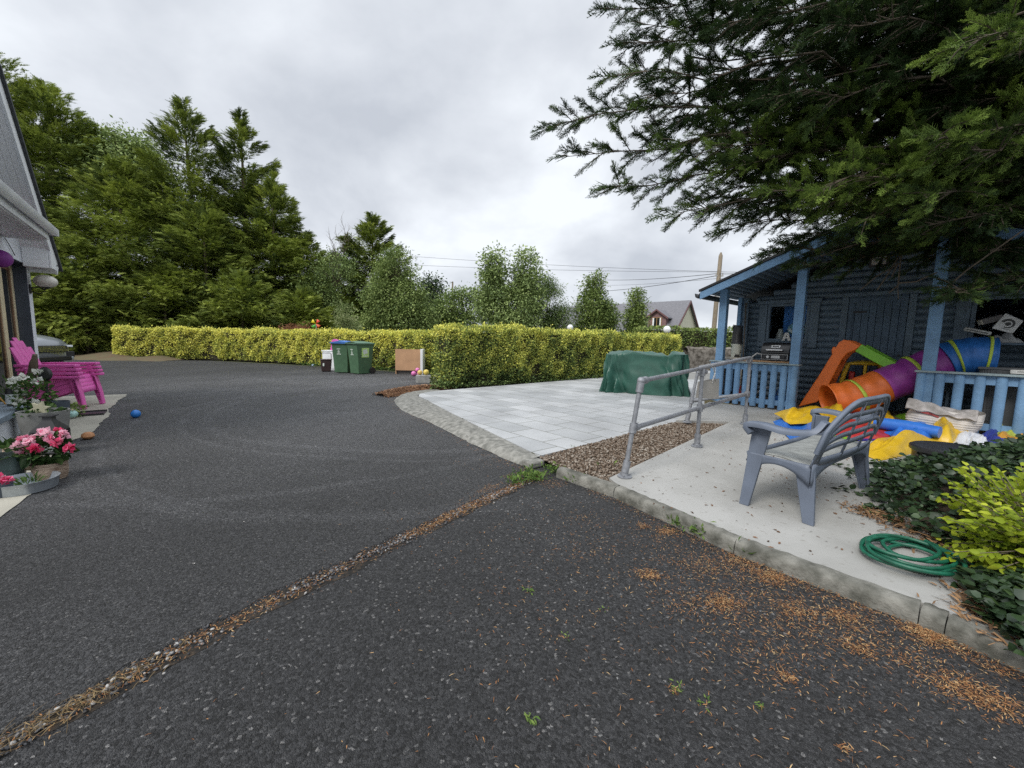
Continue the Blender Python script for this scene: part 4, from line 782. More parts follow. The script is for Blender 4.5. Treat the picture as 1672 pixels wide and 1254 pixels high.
# ---- hedges
HCOL = leafmat('golden privet leaves', [(0, (.045, .07, .026)), (1, (.80, .76, .18)), (.28, (.17, .24, .075)), (.60, (.52, .55, .12))], .6, .15)
CORE = mat('hedge twigs', (.035, .03, .016), .95, .4, 30, 1, 60)
def hedge(name, pts, wid, h, n, leaf, seed, label, yellow=.5, green_u=None, bottom=.1, z0=0., cat='hedge', m=None):
    """pts: polyline of the hedge's front foot; the hedge lies to the left of its direction"""
    g = np.random.default_rng(seed); P = np.array(pts, float); seg = np.linalg.norm(np.diff(P, axis=0), axis=1); cum = np.concatenate([[0], np.cumsum(seg)]); L = cum[-1]
    root = empty(name, (P[0, 0], P[0, 1], 0), 0, label, cat)
    def at(u): i = np.clip(np.searchsorted(cum, u, side='right')-1, 0, len(seg)-1); t = (u-cum[i])/seg[i]; d = (P[i+1]-P[i])/seg[i][:, None]; return P[i]+(P[i+1]-P[i])*t[:, None], d, np.stack([-d[:, 1], d[:, 0]], 1)
    areas = np.array([L*h*1.25, L*wid*.9, wid*h*1.2, wid*h*1.2, L*h*.35]); fc = g.choice(5, n, p=areas/areas.sum())
    u = g.uniform(0, L, n); v = g.uniform(0, 1, n); u = np.where(fc == 2, 0, np.where(fc == 3, L, u)); a = np.where(fc == 0, 0, np.where(fc == 4, 1, v)); zz = np.where(fc == 1, 1., g.uniform(bottom*.4, 1, n))
    sd = -np.abs(g.normal(0, .05, n))+.012
    p, d, nn_ = at(u); lump = .045*wob(u*1.6, seed)+.035*np.sin(u*5.3+zz*7)+.03*np.sin(u*9.7-zz*11+seed)
    und = np.where(zz < .22, -.10*(1-zz/.22), 0); hh = h*(1+.018*wob(u*.9, seed+2))
    off = np.stack([d[:, 0]*0, d[:, 0]*0], 1)
    out = (sd+lump)*1.0
    along = np.where(fc == 2, -out, np.where(fc == 3, out, 0)); per = a*wid+np.where(fc == 0, -(out+und), np.where(fc == 4, out, 0)); z = zz*hh+np.where(fc == 1, out+np.abs(g.normal(0, .02, n)), 0)
    gapn = np.sin(u*2.9+seed*2+1.7*np.sin(zz*4))*np.sin(zz*6.5+1.3*np.sin(u*2.1))+.5*np.sin(u*7.7+zz*5)*np.sin(zz*13-u*3); hole = (gapn > .62) & (fc != 1) & (g.uniform(0, 1, n) < .80)
    sd = np.where(hole, sd-.16, sd); out = (sd+lump)*1.0; along = np.where(fc == 2, -out, np.where(fc == 3, out, 0)); per = a*wid+np.where(fc == 0, -(out+und), np.where(fc == 4, out, 0))
    shoot = (fc == 1) & (g.uniform(0, 1, n) < .10) & (np.sin(u*4.7+seed)*np.sin(u*1.9) > -.1); z = np.where(shoot, z+np.abs(g.normal(0, .06, n)), z)
    q = np.concatenate([p+d*along[:, None]+nn_*per[:, None], (z0+np.maximum(.03, z))[:, None]], 1)
    o3 = np.stack([np.where(fc == 0, -nn_[:, 0], np.where(fc == 4, nn_[:, 0], np.where(fc == 2, -d[:, 0], np.where(fc == 3, d[:, 0], 0)))), np.where(fc == 0, -nn_[:, 1], np.where(fc == 4, nn_[:, 1], np.where(fc == 2, -d[:, 1], np.where(fc == 3, d[:, 1], 0)))), np.where(fc == 1, 1., .25)], 1)
    dirv = o3*.7+g.normal(0, .6, (n, 3))+np.array([0, 0, .15]); nr = o3+g.normal(0, .6, (n, 3))+np.array([0, 0, .5])
    patch = .12*np.sin(u*1.3+seed)*np.sin(zz*3+u*.7)+.10*np.sin(u*2.7+zz*7+2*np.sin(u*1.9))+.10*np.sin(u*6.1-zz*9+2*np.sin(zz*5+u))
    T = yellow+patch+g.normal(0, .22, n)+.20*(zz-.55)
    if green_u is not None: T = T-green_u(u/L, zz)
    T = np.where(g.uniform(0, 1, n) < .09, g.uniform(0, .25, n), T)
    s = leaf*g.uniform(.65, 1.3, n)
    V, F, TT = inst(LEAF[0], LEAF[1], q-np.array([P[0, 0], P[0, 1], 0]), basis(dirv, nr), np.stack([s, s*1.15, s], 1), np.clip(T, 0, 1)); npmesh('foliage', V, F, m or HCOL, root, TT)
    b = MB(); us = np.linspace(.12, L-.12, max(2, int(L/1.0))); pc, dc, nc = at(us); ring = []
    for i in range(len(us)):
        for pr, zz_ in ((.16, .02), (.13, h*.5), (.14, h-.12), (wid-.14, h-.12), (wid-.13, .02)): ring.append((pc[i, 0]+nc[i, 0]*pr-P[0, 0], pc[i, 1]+nc[i, 1]*pr-P[0, 1], z0+zz_))
    m_ = len(us); b.add(ring, [(i*5+k, i*5+k+1, (i+1)*5+k+1, (i+1)*5+k) for i in range(m_-1) for k in range(4)]+[tuple(range(5)), tuple((m_-1)*5+k for k in range(5))]); b.build('inner_twigs', CORE, root)
    return root
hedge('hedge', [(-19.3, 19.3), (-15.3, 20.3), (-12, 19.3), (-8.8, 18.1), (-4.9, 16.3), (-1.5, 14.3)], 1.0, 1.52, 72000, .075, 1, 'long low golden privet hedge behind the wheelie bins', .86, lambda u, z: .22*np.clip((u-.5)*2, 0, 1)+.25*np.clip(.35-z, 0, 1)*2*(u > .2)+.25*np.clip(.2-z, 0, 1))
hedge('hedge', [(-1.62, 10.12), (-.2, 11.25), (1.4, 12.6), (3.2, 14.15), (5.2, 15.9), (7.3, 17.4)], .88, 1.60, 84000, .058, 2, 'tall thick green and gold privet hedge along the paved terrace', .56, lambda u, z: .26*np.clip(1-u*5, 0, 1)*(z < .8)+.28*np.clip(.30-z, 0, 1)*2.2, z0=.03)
hedge('hedge', [(7.5, 23.5), (11, 23.9), (15, 24.3)], 1.2, 2.25, 12000, .11, 3, 'fresh green hedge beyond the stone wall', .45, m=PER)
# low weeds and ivy at hedge feet (uncountable ground cover)
def cover(name, x, y, z, leaf, m, seed, label, kind='stuff', up=.6, tone0=.5, tmpl=LEAF, asp=1.5, lift=.03):
    g = np.random.default_rng(seed); n = len(x); d = np.stack([g.normal(size=n), g.normal(size=n), g.uniform(-.1, up, n)], 1); nr = np.array([0, 0, 1.])+g.normal(0, .45, (n, 3)); s = leaf*g.uniform(.5, 1.3, n)
    V, F, T = inst(*tmpl, np.stack([x, y, z+g.uniform(0, lift, n)], 1), basis(d, nr), np.stack([s, s*asp, s], 1), np.clip(g.normal(tone0, .2, n), 0, 1)); o = npmesh(name, V, F, m, None, T)
    return tag(o, label, 'ground cover', kind=kind)
IVY = leafmat('ivy leaves', [(0, (.012, .024, .012)), (1, (.11, .17, .05)), (.5, (.028, .055, .022)), (.75, (.055, .095, .03))], .4, .15, .5)
WEED = leafmat('weed leaves', [(0, (.05, .10, .025)), (1, (.22, .30, .08)), (.5, (.11, .19, .045))], .6, .35)
t = rng.uniform(0, 1, 1500)**1.6; bx = -1.95+5.2*t; by = 9.78+4.3*t; cover('hedge_foot_ivy', bx+rng.normal(0, .07, 1500), by+rng.normal(0, .07, 1500), .06+np.abs(rng.normal(0, .09, 1500)), .06, MID, 3, 'low green ivy creeping out along the terrace hedge foot', tone0=.35)
q0, q1 = np.array([-9.5, 18.1]), np.array([-2.6, 14.6]); t = rng.uniform(0, 1, 900); p_ = q0+(q1-q0)*t[:, None]; cover('hedge_foot_weeds', p_[:, 0]+rng.normal(0, .12, 900), p_[:, 1]-.1+rng.normal(0, .12, 900), .02+np.abs(rng.normal(0, .07, 900)), .07, WEED, 4, 'weeds at the foot of the left hedge', tone0=.25)
# weeds at the drain's end and along the kerb
xs, ys, zs = [], [], []
for px, py, s, n in [(868, 782, .07, 260), (905, 772, .05, 110), (845, 790, .05, 110), (975, 770, .035, 50), (1008, 768, .05, 40), (1105, 862, .035, 60), (1140, 875, .035, 70), (1212, 908, .03, 30), (940, 788, .04, 50), (935, 740, .03, 30)]:
    q = G(px, py); xs.append(rng.normal(q.x, s, n)); ys.append(rng.normal(q.y, s, n)); zs.append(np.abs(rng.normal(0, .03, n)))
cover('kerb_weeds', np.concatenate(xs), np.concatenate(ys), np.concatenate(zs), .045, WEED, 5, 'small green weeds sprouting by the kerb and drain', up=1.6, asp=.7, tone0=.55)
xs, ys = [], []
for px, py, n in [(862, 965, 16), (865, 1175, 18), (1105, 1125, 12), (1152, 1150, 10), (920, 1040, 6), (1240, 1155, 8), (985, 995, 6)]:
    q = G(px, py); xs.append(rng.normal(q.x, .012, n)); ys.append(rng.normal(q.y, .012, n))
cover('fallen_sprigs', np.concatenate(xs), np.concatenate(ys), np.full(sum(len(a) for a in xs), .004), .022, WEED, 6, 'tiny green fallen sprigs lying on the asphalt', up=.2, asp=.6, tone0=.7, lift=.008)
# ---- ivy bed by the ramp
BED = [(2.62, 2.62), (2.95, 3.2), (3.35, 3.62), (3.9, 3.85), (4.6, 4.2), (6.2, 4.5), (7.5, 4.0), (7.5, .8), (2.75, .35), (2.22, 1.15), (2.18, 1.62), (2.42, 1.9), (2.66, 2.2)]
def mound(x, y):
    x = np.atleast_1d(x); y = np.atleast_1d(y); dm = np.full(len(x), 9.)
    for i in range(len(BED)):
        (x1, y1), (x2, y2) = BED[i], BED[(i+1) % len(BED)]; L2 = (x2-x1)**2+(y2-y1)**2; t = np.clip(((x-x1)*(x2-x1)+(y-y1)*(y2-y1))/L2, 0, 1); dm = np.minimum(dm, np.hypot(x-x1-t*(x2-x1), y-y1-t*(y2-y1)))
    k = np.clip(dm/.75, 0, 1); return slab_z(x, y)+.30*k*k*(3-2*k)+.035*np.sin(x*7+1)*np.cos(y*8)*k
b = MB(); b.grid(lambda u, v: (2.2+u*5.4, .3+v*4.2, float(mound(2.2+u*5.4, .3+v*4.2)[0])-.03 if inpoly(BED, np.array([2.2+u*5.4]), np.array([.3+v*4.2]))[0] else .02), 120, 92); tag(b.build('planting_bed', SOIL), kind='structure')
n = 30000; x = rng.uniform(2.1, 7.0, n); y = rng.uniform(.3, 4.5, n); k_ = inpoly(BED, x, y); x, y = x[k_], y[k_]
cover('ivy_bed', x, y, mound(x, y)-.02, .056, IVY, 7, 'dark ivy and bramble spreading over the bed beside the bench', up=.7, tone0=.42, tmpl=FOLD, asp=1.7, lift=.15)
xs, ys = [], []
for px, py, s, n in [(1450, 790, .10, 70), (1360, 760, .06, 16), (1385, 800, .05, 14), (1400, 775, .06, 18), (1440, 760, .08, 30), (1425, 830, .05, 25)]:
    q = G(px, py, .12); xs.append(rng.normal(q.x, s, n)); ys.append(rng.normal(q.y, s, n))
x, y = np.concatenate(xs), np.concatenate(ys); cover('ivy_runners', x, y, slab_z(x, y), .055, IVY, 8, 'ivy runners reaching under the bench on the ramp', up=.3, tone0=.55, tmpl=FOLD, asp=1.6, lift=.03)
n = 1500; t = rng.uniform(0, 1, n); e0 = np.array([(2.62, 2.9), (2.7, 2.55), (2.55, 2.0), (2.3, 1.8), (2.16, 1.6)]); i_ = np.minimum((t*4).astype(int), 3); f_ = t*4-i_; pe = e0[i_]+(e0[i_+1]-e0[i_])*f_[:, None]+rng.normal(0, .07, (n, 2))
tag(slivers('bed_edge_litter', pe[:, 0], pe[:, 1], slab_z(pe[:, 0], pe[:, 1])+.006+rng.uniform(0, .02, n), rng.uniform(.015, .07, n), rng.uniform(.002, .012, n), tonemat('rusty litter', [(0, (.06, .03, .015)), (1, (.34, .20, .10))]), tilt=.3), 'brown needles and twigs at the ivy bed edge', 'leaf litter', kind='stuff')
x = rng.normal(2.36, .20, 3600); y = rng.normal(1.58, .26, 3600); k_ = (x-.6*np.maximum(0, y-1.5)+.03*np.sin(y*23) > 2.05) & (y < 1.95); x, y = x[k_], y[k_]; cover('kerb_end_ivy', x, y, slab_z(x, y)+.03*rng.uniform(0, 3, len(x)), .05, IVY, 18, 'dark ivy trailing over the end of the kerb', up=.4, tone0=.4, tmpl=FOLD, asp=1.7, lift=.05)
# ---- golden shrub at the right edge
GOLD = leafmat('golden leaves', [(0, (.09, .15, .018)), (1, (.58, .62, .07)), (.5, (.31, .39, .03))], .45, .35)
gs = empty('golden_shrub', (2.90, 1.96, .10), 0, 'bright yellow green leafy shrub at the edge of the ivy bed', 'shrub')
g = np.random.default_rng(12); ns = 430; b = MB(); LV = []
for k in range(ns):
    a = g.uniform(0, 2*math.pi); rr = .46*math.sqrt(g.uniform(0, 1)); zt = g.uniform(.0, .68)*(1-.55*rr)
    e_ = Vector((rr*math.cos(a)*1.15, rr*math.sin(a), zt)); s_ = Vector((.1*math.cos(a), .1*math.sin(a), 0)); mid = s_.lerp(e_, .5)+Vector((0, 0, .1))
    P_ = [s_, mid, e_]; b.tube(P_, [.004, .003, .0015], 5, cap=False)
    dr = (e_-mid).normalized()
    for j in range(15):
        t = .30+.70*j/14; q = s_*(1-t)**2+mid*2*t*(1-t)+e_*t*t; sd = 1 if j % 2 else -1; la = Vector((-dr.y, dr.x, .0)).normalized()*sd
        LV.append((q, dr*.7+la*g.uniform(.5, 1.1)+Vector((0, 0, g.uniform(-.45, .25))), g.uniform(.026, .052)*(1.1-.25*abs(t-.7)), .12+.38*t+g.normal(0, .18)))
b.build('stems', TWIG, gs)
pos = np.array([l[0][:] for l in LV]); d = np.array([l[1][:] for l in LV]); s = np.array([l[2] for l in LV]); T = np.clip(np.array([l[3] for l in LV]), 0, 1); n = len(LV)
V, F, T = inst(*FOLD, pos, basis(d, np.array([-.3, -.35, .8])+g.normal(0, .5, (n, 3))), np.stack([s, s*1.35, s], 1), T); npmesh('leaves', V, F, GOLD, gs, T)
# ---- the big cypress whose branches hang over the cabin
CYP = leafmat('cypress foliage', [(0, (.012, .026, .010)), (1, (.32, .44, .09)), (.4, (.034, .062, .024)), (.66, (.13, .20, .045))], .6, .25)
NEAR = plume(6, .48, .75, 2, 5, .15, .075, .55); NEAR2 = plume(6, .55, .62, 2, 9, .10, .08, .6)
cy = empty('cypress_tree', (9.6, 5.6, 0), 0, 'huge dark cypress with long branches hanging over the blue cabin', 'tree')
g = np.random.default_rng(21); wood = MB(); fr = []
C0 = Vector((9.6, 5.6, 0))
wood.tube([(0, 0, 0), (.1, 0, 3), (0, .1, 7), (0, 0, 12)], [.42, .34, .24, .05], 12)
def limb(tip, base_z, sag, ns, lit, r0=.034, seed=0, spread=1.0, start=.30, dens=1.0):
    ns = int(ns*2.9)
    tip = Vector(tip)-C0; s_ = Vector((0, 0, base_z)); mid = s_.lerp(tip, .55)+Vector((0, 0, sag)); pts = []
    for i in range(15):
        t = i/14; pts.append(s_*(1-t)**2+mid*2*t*(1-t)+tip*t*t+Vector((g.normal(0, .05), g.normal(0, .07), g.normal(0, .05)))*(i > 0)*(i < 14))
    wood.tube(pts, [r0*(1-.9*i/14) for i in range(15)], 6, cap=False); Lm = (tip-s_).length
    for k in range(ns):
        t = start+(1-start)*((k+g.uniform(0, 1))/ns); i = min(int(t*14), 13); q = pts[i].lerp(pts[i+1], t*14-i); dr = (pts[i+1]-pts[i]).normalized()
        L2 = (.24+.85*(1-t)**.8)*g.uniform(.6, 1.2)*spread; sd = g.choice([-1, 1]); lat = Vector((-dr.y, dr.x, 0)).normalized()*sd
        d2 = (dr*g.uniform(.55, 1.0)+lat*g.uniform(.2, .85)+Vector((0, 0, g.normal(0, .36)-.05))).normalized(); e_ = q+d2*L2; md = q.lerp(e_, .5)+Vector((0, 0, .06*L2))
        wood.tube([q, md, e_], [.012*(1-t)+.005, .007, .002], 4, cap=False)
        nf = max(5, int(L2*30*dens)); tb = g.normal(0, .08)
        for j in range(nf):
            u = .12+.88*(j+g.uniform(0, 1))/nf; p = q*(1-u)**2+md*2*u*(1-u)+e_*u*u; l2 = Vector((-d2.y, d2.x, g.normal(0, .5))).normalized()*g.choice([-1, 1])
            f = d2*g.uniform(.6, 1.1)+l2*g.uniform(0, .8)*(1-.5*u)+Vector((0, 0, g.normal(0, .22)+lit*.35))
            fr.append((p[:], f[:], g.uniform(.085, .19), .26+lit*.58*(.35+.65*u)+tb+g.normal(0, .07)))  # lit limbs: sunlight is painted into the leaf tone
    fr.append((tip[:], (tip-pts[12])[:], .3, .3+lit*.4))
# limbs: tip given as a point in space
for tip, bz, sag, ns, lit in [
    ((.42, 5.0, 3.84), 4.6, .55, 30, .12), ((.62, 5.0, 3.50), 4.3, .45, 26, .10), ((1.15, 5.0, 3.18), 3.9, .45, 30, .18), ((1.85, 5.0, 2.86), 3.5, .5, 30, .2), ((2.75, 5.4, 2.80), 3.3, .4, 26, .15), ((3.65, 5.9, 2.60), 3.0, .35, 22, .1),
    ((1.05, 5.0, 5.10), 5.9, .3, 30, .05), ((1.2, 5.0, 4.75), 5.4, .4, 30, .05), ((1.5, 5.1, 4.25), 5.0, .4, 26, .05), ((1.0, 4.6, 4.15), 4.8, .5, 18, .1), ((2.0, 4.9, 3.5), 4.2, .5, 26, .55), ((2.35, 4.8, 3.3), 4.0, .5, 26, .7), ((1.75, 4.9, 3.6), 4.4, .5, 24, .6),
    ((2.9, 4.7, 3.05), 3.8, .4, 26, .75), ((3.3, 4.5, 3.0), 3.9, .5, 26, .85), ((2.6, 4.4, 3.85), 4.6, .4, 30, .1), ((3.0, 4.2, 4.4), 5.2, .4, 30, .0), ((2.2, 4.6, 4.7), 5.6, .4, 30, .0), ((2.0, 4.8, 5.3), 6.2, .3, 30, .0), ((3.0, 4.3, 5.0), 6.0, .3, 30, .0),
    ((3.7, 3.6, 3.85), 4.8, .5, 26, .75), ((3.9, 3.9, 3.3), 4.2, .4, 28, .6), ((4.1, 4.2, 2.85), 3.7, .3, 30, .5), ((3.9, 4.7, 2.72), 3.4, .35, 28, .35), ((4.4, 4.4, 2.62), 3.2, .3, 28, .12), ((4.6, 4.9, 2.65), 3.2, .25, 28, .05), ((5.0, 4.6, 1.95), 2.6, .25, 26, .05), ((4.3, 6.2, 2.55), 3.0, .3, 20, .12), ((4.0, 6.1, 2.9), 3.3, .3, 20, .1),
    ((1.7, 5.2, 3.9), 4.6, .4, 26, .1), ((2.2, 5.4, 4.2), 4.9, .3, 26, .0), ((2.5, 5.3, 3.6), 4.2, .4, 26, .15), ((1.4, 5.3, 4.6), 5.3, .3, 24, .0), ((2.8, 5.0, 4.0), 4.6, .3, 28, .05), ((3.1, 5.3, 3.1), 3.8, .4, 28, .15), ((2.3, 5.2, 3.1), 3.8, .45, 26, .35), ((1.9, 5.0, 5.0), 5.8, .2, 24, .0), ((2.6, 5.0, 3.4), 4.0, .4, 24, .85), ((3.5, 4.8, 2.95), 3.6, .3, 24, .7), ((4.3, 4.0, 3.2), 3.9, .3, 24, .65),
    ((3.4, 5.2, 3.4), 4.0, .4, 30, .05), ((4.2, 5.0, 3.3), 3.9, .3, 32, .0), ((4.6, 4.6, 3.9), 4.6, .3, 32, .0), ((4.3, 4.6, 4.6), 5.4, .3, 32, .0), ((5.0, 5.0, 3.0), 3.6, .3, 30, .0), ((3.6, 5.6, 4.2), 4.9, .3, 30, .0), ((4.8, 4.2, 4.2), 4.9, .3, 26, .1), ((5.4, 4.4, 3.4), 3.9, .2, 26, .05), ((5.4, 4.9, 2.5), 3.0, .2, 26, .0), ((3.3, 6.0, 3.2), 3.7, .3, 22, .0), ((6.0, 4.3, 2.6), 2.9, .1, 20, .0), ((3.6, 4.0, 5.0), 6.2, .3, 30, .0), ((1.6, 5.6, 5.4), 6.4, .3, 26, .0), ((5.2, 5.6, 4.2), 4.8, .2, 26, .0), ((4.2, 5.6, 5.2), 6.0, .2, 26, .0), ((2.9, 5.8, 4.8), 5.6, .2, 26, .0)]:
    limb(tip, bz, sag, ns, lit)
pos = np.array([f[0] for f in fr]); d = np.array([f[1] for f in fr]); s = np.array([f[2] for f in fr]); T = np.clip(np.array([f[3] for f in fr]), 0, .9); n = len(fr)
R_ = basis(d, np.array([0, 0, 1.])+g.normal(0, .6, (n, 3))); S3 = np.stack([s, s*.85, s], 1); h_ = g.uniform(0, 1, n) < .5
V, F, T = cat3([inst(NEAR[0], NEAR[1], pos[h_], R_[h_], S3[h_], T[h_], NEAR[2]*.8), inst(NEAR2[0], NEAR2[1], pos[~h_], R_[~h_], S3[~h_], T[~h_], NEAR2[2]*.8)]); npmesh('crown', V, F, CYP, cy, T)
# dead hanging twigs in front of the gable
def pt(px, py, Y): return AT(px, py, Y)-C0
for path in [[(1472, 412, 5.6), (1469, 440, 5.6), (1466, 470, 5.6), (1467, 488, 5.6)], [(1472, 412, 5.6), (1445, 455, 5.6), (1432, 474, 5.6)], [(1468, 430, 5.6), (1430, 452, 5.6), (1404, 474, 5.6)], [(1466, 466, 5.6), (1452, 478, 5.6)], [(1340, 418, 5.7), (1362, 410, 5.6), (1400, 398, 5.5)], [(1466, 430, 5.6), (1456, 452, 5.6)], [(1467, 462, 5.6), (1495, 460, 5.5), (1530, 445, 5.3)], [(1545, 470, 4.9), (1580, 440, 4.8), (1672, 375, 4.5)], [(1120, 92, 5.2), (1180, 100, 5.2), (1300, 85, 5.2), (1420, 50, 5.0)], [(1180, 130, 5.1), (1330, 130, 5), (1520, 90, 4.6)], [(1672, 20, 4.2), (1560, 60, 4.5), (1440, 75, 4.8)]]:
    wood.tube([pt(*p) for p in path], [.011-.002*i for i in range(len(path))], 5)
wood.build('trunk', mat('cypress wood', (.10, .08, .06), .9, .3, 12, .6, 40), cy)
print('fronds', n, 'cypress faces', len(F))
# ------------------------------------------------------------------ objects
S0 = Vector((4.10, 7.97, 0)); EX = Vector((hx.x, hx.y, 0)); EY = Vector((hy.x, hy.y, 0))
def SP(px, py, ly):           # a point on the cabin-parallel plane at local depth ly, in cabin coordinates
    d = _f*FPX + _r*(px-836) - _u*(py-627); c = Vector((0, 0, CAM_H)); t = ((S0+EY*ly-c).dot(EY))/d.dot(EY); q = c+d*t-S0
    return Vector((q.dot(EX), q.dot(EY), q.z))
def SW(l): l = Vector(l); return S0+EX*l.x+EY*l.y+Vector((0, 0, l.z))
def shed_thing(name, l, label, cat, rz=0, group=None): return empty(name, SW(l), ANG+rz, label, cat, group)
# ---- green cover over garden furniture
tp = empty('furniture_cover', (3.34, 10.02, .088), math.radians(-18), 'crumpled dark green cover draped over garden furniture on the terrace', 'furniture cover')
g = np.random.default_rng(4)
def tw(x): return 2/math.pi*math.asin(max(-1, min(1, math.sin(x))))
def cov(u, v):
    a = u*2*math.pi; hw_, hd = .93, .46
    ca, sa = math.cos(a), math.sin(a); pw = .32
    X = math.copysign(abs(ca)**pw, ca); Y_ = math.copysign(abs(sa)**pw, sa)
    if v < .62:
        t = v/.62; fl = (1-t)**1.5
        rip = .07*fl*math.sin(a*17+2*math.sin(a*3)+t*2)+.05*(1-t*.55)*tw(a*9+1.3+t*3.5)+.03*tw(a*23+t*9)*(1-t)+.04*tw(a*7-t*5+1)*math.sin(t*math.pi)+.012*tw(a*31+t*17)
        k = 1.0+.06*fl; x = X*(hw_*k+rip); y = Y_*(hd*k+rip); z = .96*t
        # long diagonal pull folds
        z2 = .03*math.sin(x*7+t*6)*(1-abs(t-.5)*2); y -= z2*(1 if sa < 0 else -1)
        if x > .50 and sa < .2: y -= .07*math.sin(min(1, (x-.50)/.12)*math.pi/2)*min(1, t*1.5)
    else:
        t = (v-.62)/.38; k = 1-t; x = X*hw_*k*.985+0*t; y = Y_*hd*k*.985; z = .96+.035*math.sin(min(1, t*3)*math.pi/2)
        z += -.05*math.exp(-((x-.05)/.35)**2)*math.sin(math.pi*min(1, t*1.2)) + .025*tw(x*7+y*5)+.014*tw(x*17-y*11)
    z += .05*math.exp(-((x+.25)/.3)**2)*(v > .4) + (.05 if x > .55 else 0)*(v > .45)*min(1, max(0, (x-.55)/.08)) - .06*math.exp(-((x-.5)/.07)**2)*(v > .4)
    return (x, y, max(.0, z))
b = MB(); b.grid(cov, 220, 44, wrap=True); b.build('cover', mat('green tarpaulin', (.022, .082, .06), .42, .12, 5, .5, 5), tp)
# ---- wheelie bins
GREENB = mat('green bin plastic', (.055, .12, .062), .5, .1, 6); PRINT = mat('pale print', (.6, .66, .6), .6)
def bin_(loc, rz, label, lidm, sticker):
    r = empty('wheelie_bin', loc, rz, label, 'bin', 'wheelie bins by the left hedge'); s = 1.1
    def ring(w, d0, d1, z): return [(-w*s, d0*s, z*s), (w*s, d0*s, z*s), (w*s, d1*s, z*s), (-w*s, d1*s, z*s)]
    b = MB(); rs = [ring(.225, -.25, .20, .02), ring(.24, -.27, .24, .35), ring(.27, -.33, .30, .95), ring(.285, -.345, .32, .952), ring(.285, -.345, .32, 1.0)]
    b.add([q for x in rs for q in x], [(i*4+k, i*4+(k+1) % 4, i*4+4+(k+1) % 4, i*4+4+k) for i in range(4) for k in range(4)]+[(0, 1, 2, 3)]); b.build('body', GREENB, r, bevel=.03)
    b = MB(); b.grid(lambda u, v: ((-.295+.59*u)*s, (-.375+.73*v)*s, (1.003+.075*math.sin(math.pi*u)**.5*math.sin(math.pi*min(1, v*.9+.1))**.5)*s), 12, 12); b.bb((-.295*s, -.385*s, .985*s), (.295*s, -.36*s, 1.02*s)); b.build('lid', lidm, r)
    b = MB(); b.cyl((-.24*s, .37*s, 1.0*s), (.24*s, .37*s, 1.0*s), .018, n=8); b.build('handle', GREENB, r)
    for sx_ in (-1, 1): b = MB(); b.cyl((sx_*.22*s, .25*s, .11*s), (sx_*.28*s, .25*s, .11*s), .11*s, n=18); b.build('wheel', BLACKP, r)
    b = MB(); yf = lambda z: -.27*s-.06*s*(z/s-.35)/.6-.004
    for z_l, wl_ in ((.80, .07), (.75, .025), (.71, .04), (.67, .035), (.63, .08)):
        b.box((-.04, yf(z_l*s)-.001, z_l*s), (wl_*2, .004, .022), rotm(.1))
    b.build('print', PRINT, r)
    if sticker:
        b = MB(); b.box((.262*s, -.02, .70*s), (.005, .30, .34), rotm(0, .05)); so = b.build('sticker', mat('lime sticker', (.42, .62, .20), .5), r)
        b = MB(); b.box((.266*s, -.03, .73*s), (.004, .17, .16), rotm(.3, .05)); b.box((.262*s, -.02, .59*s), (.004, .2, .03), rotm(0, .05)); b.build('print', PRINT, so)
    return r
bin_(G(563, 608), math.radians(-4), 'green wheelie bin with blue lid', mat('blue lid', (.05, .17, .50), .45), False)
bin_(G(590, 610), math.radians(-34), 'green wheelie bin with green lid and lime sticker', mat('green lid', (.08, .16, .10), .45), True)
cdq = empty('food_caddy', G(533, 606.5), .35, 'small brown food waste caddy with raised handle', 'bin')
b = MB(); rs = [[(-.15, -.13, .01), (.15, -.13, .01), (.15, .13, .01), (-.15, .13, .01)], [(-.19, -.17, .42), (.19, -.17, .42), (.19, .17, .42), (-.19, .17, .42)]]
b.add(rs[0]+rs[1], [(0, 1, 2, 3), (4, 5, 6, 7)]+[(k, (k+1) % 4, 4+(k+1) % 4, 4+k) for k in range(4)]); BRN = mat('brown plastic', (.045, .026, .024), .45); b.build('body', BRN, cdq, bevel=.02)
b = MB(); b.bb((-.205, -.185, .424), (.205, .185, .47)); b.build('lid', BRN, cdq, bevel=.02)
b = MB(); b.tube([(-.18, 0, .47), (-.18, .0, .66), (-.14, 0, .70), (.14, 0, .70), (.18, 0, .66), (.18, 0, .47)], .013, 6); b.build('handle', BLACKP, cdq)
b = MB(); b.box((-.08, -.162, .28), (.05, .006, .13), rotm(-.1)); b.build('print', PRINT, cdq)
wc = empty('white_cabinet', G(540, 604.5), -.1, 'old white cupboard standing behind the bins', 'cabinet')
b = MB(); b.bb((-.33, 0, .0), (.33, .5, .74)); b.build('carcass', WHITE, wc, bevel=.006); b = MB(); b.bb((-.36, -.02, .743), (.36, .52, .78)); b.build('top', WHITE, wc, bevel=.004); b = MB(); b.bb((-.30, -.02, .06), (.30, -.003, .71)); b.build('door', WHITE, wc, bevel=.004)
q = G(540, 604.5); pk = empty('pink_board', (q.x+.06, q.y+.2, .783), -.1, 'bright pink toy panel propped on the white cupboard', 'toy')
b = MB(); b.prism([(-.16, 0), (.20, 0), (.16, .42), (-.02, .45), (-.12, .40)], (0, 0, 0), (1, 0, 0), (0, .15, 1), (0, .03, 0)); b.build('panel', mat('pink plastic', (.55, .08, .35), .4), pk, bevel=.008)
tc_ = empty('wooden_cabinet', G(668, 611), math.radians(3), 'bare backed cabinet with tan hardboard rear and white side', 'cabinet')
HARD = mat('tan hardboard', (.46, .27, .15), .7, .1, 3); b = MB(); b.bb((-.50, .0, .14), (.41, .012, .92)); b.build('back_panel', HARD, tc_)
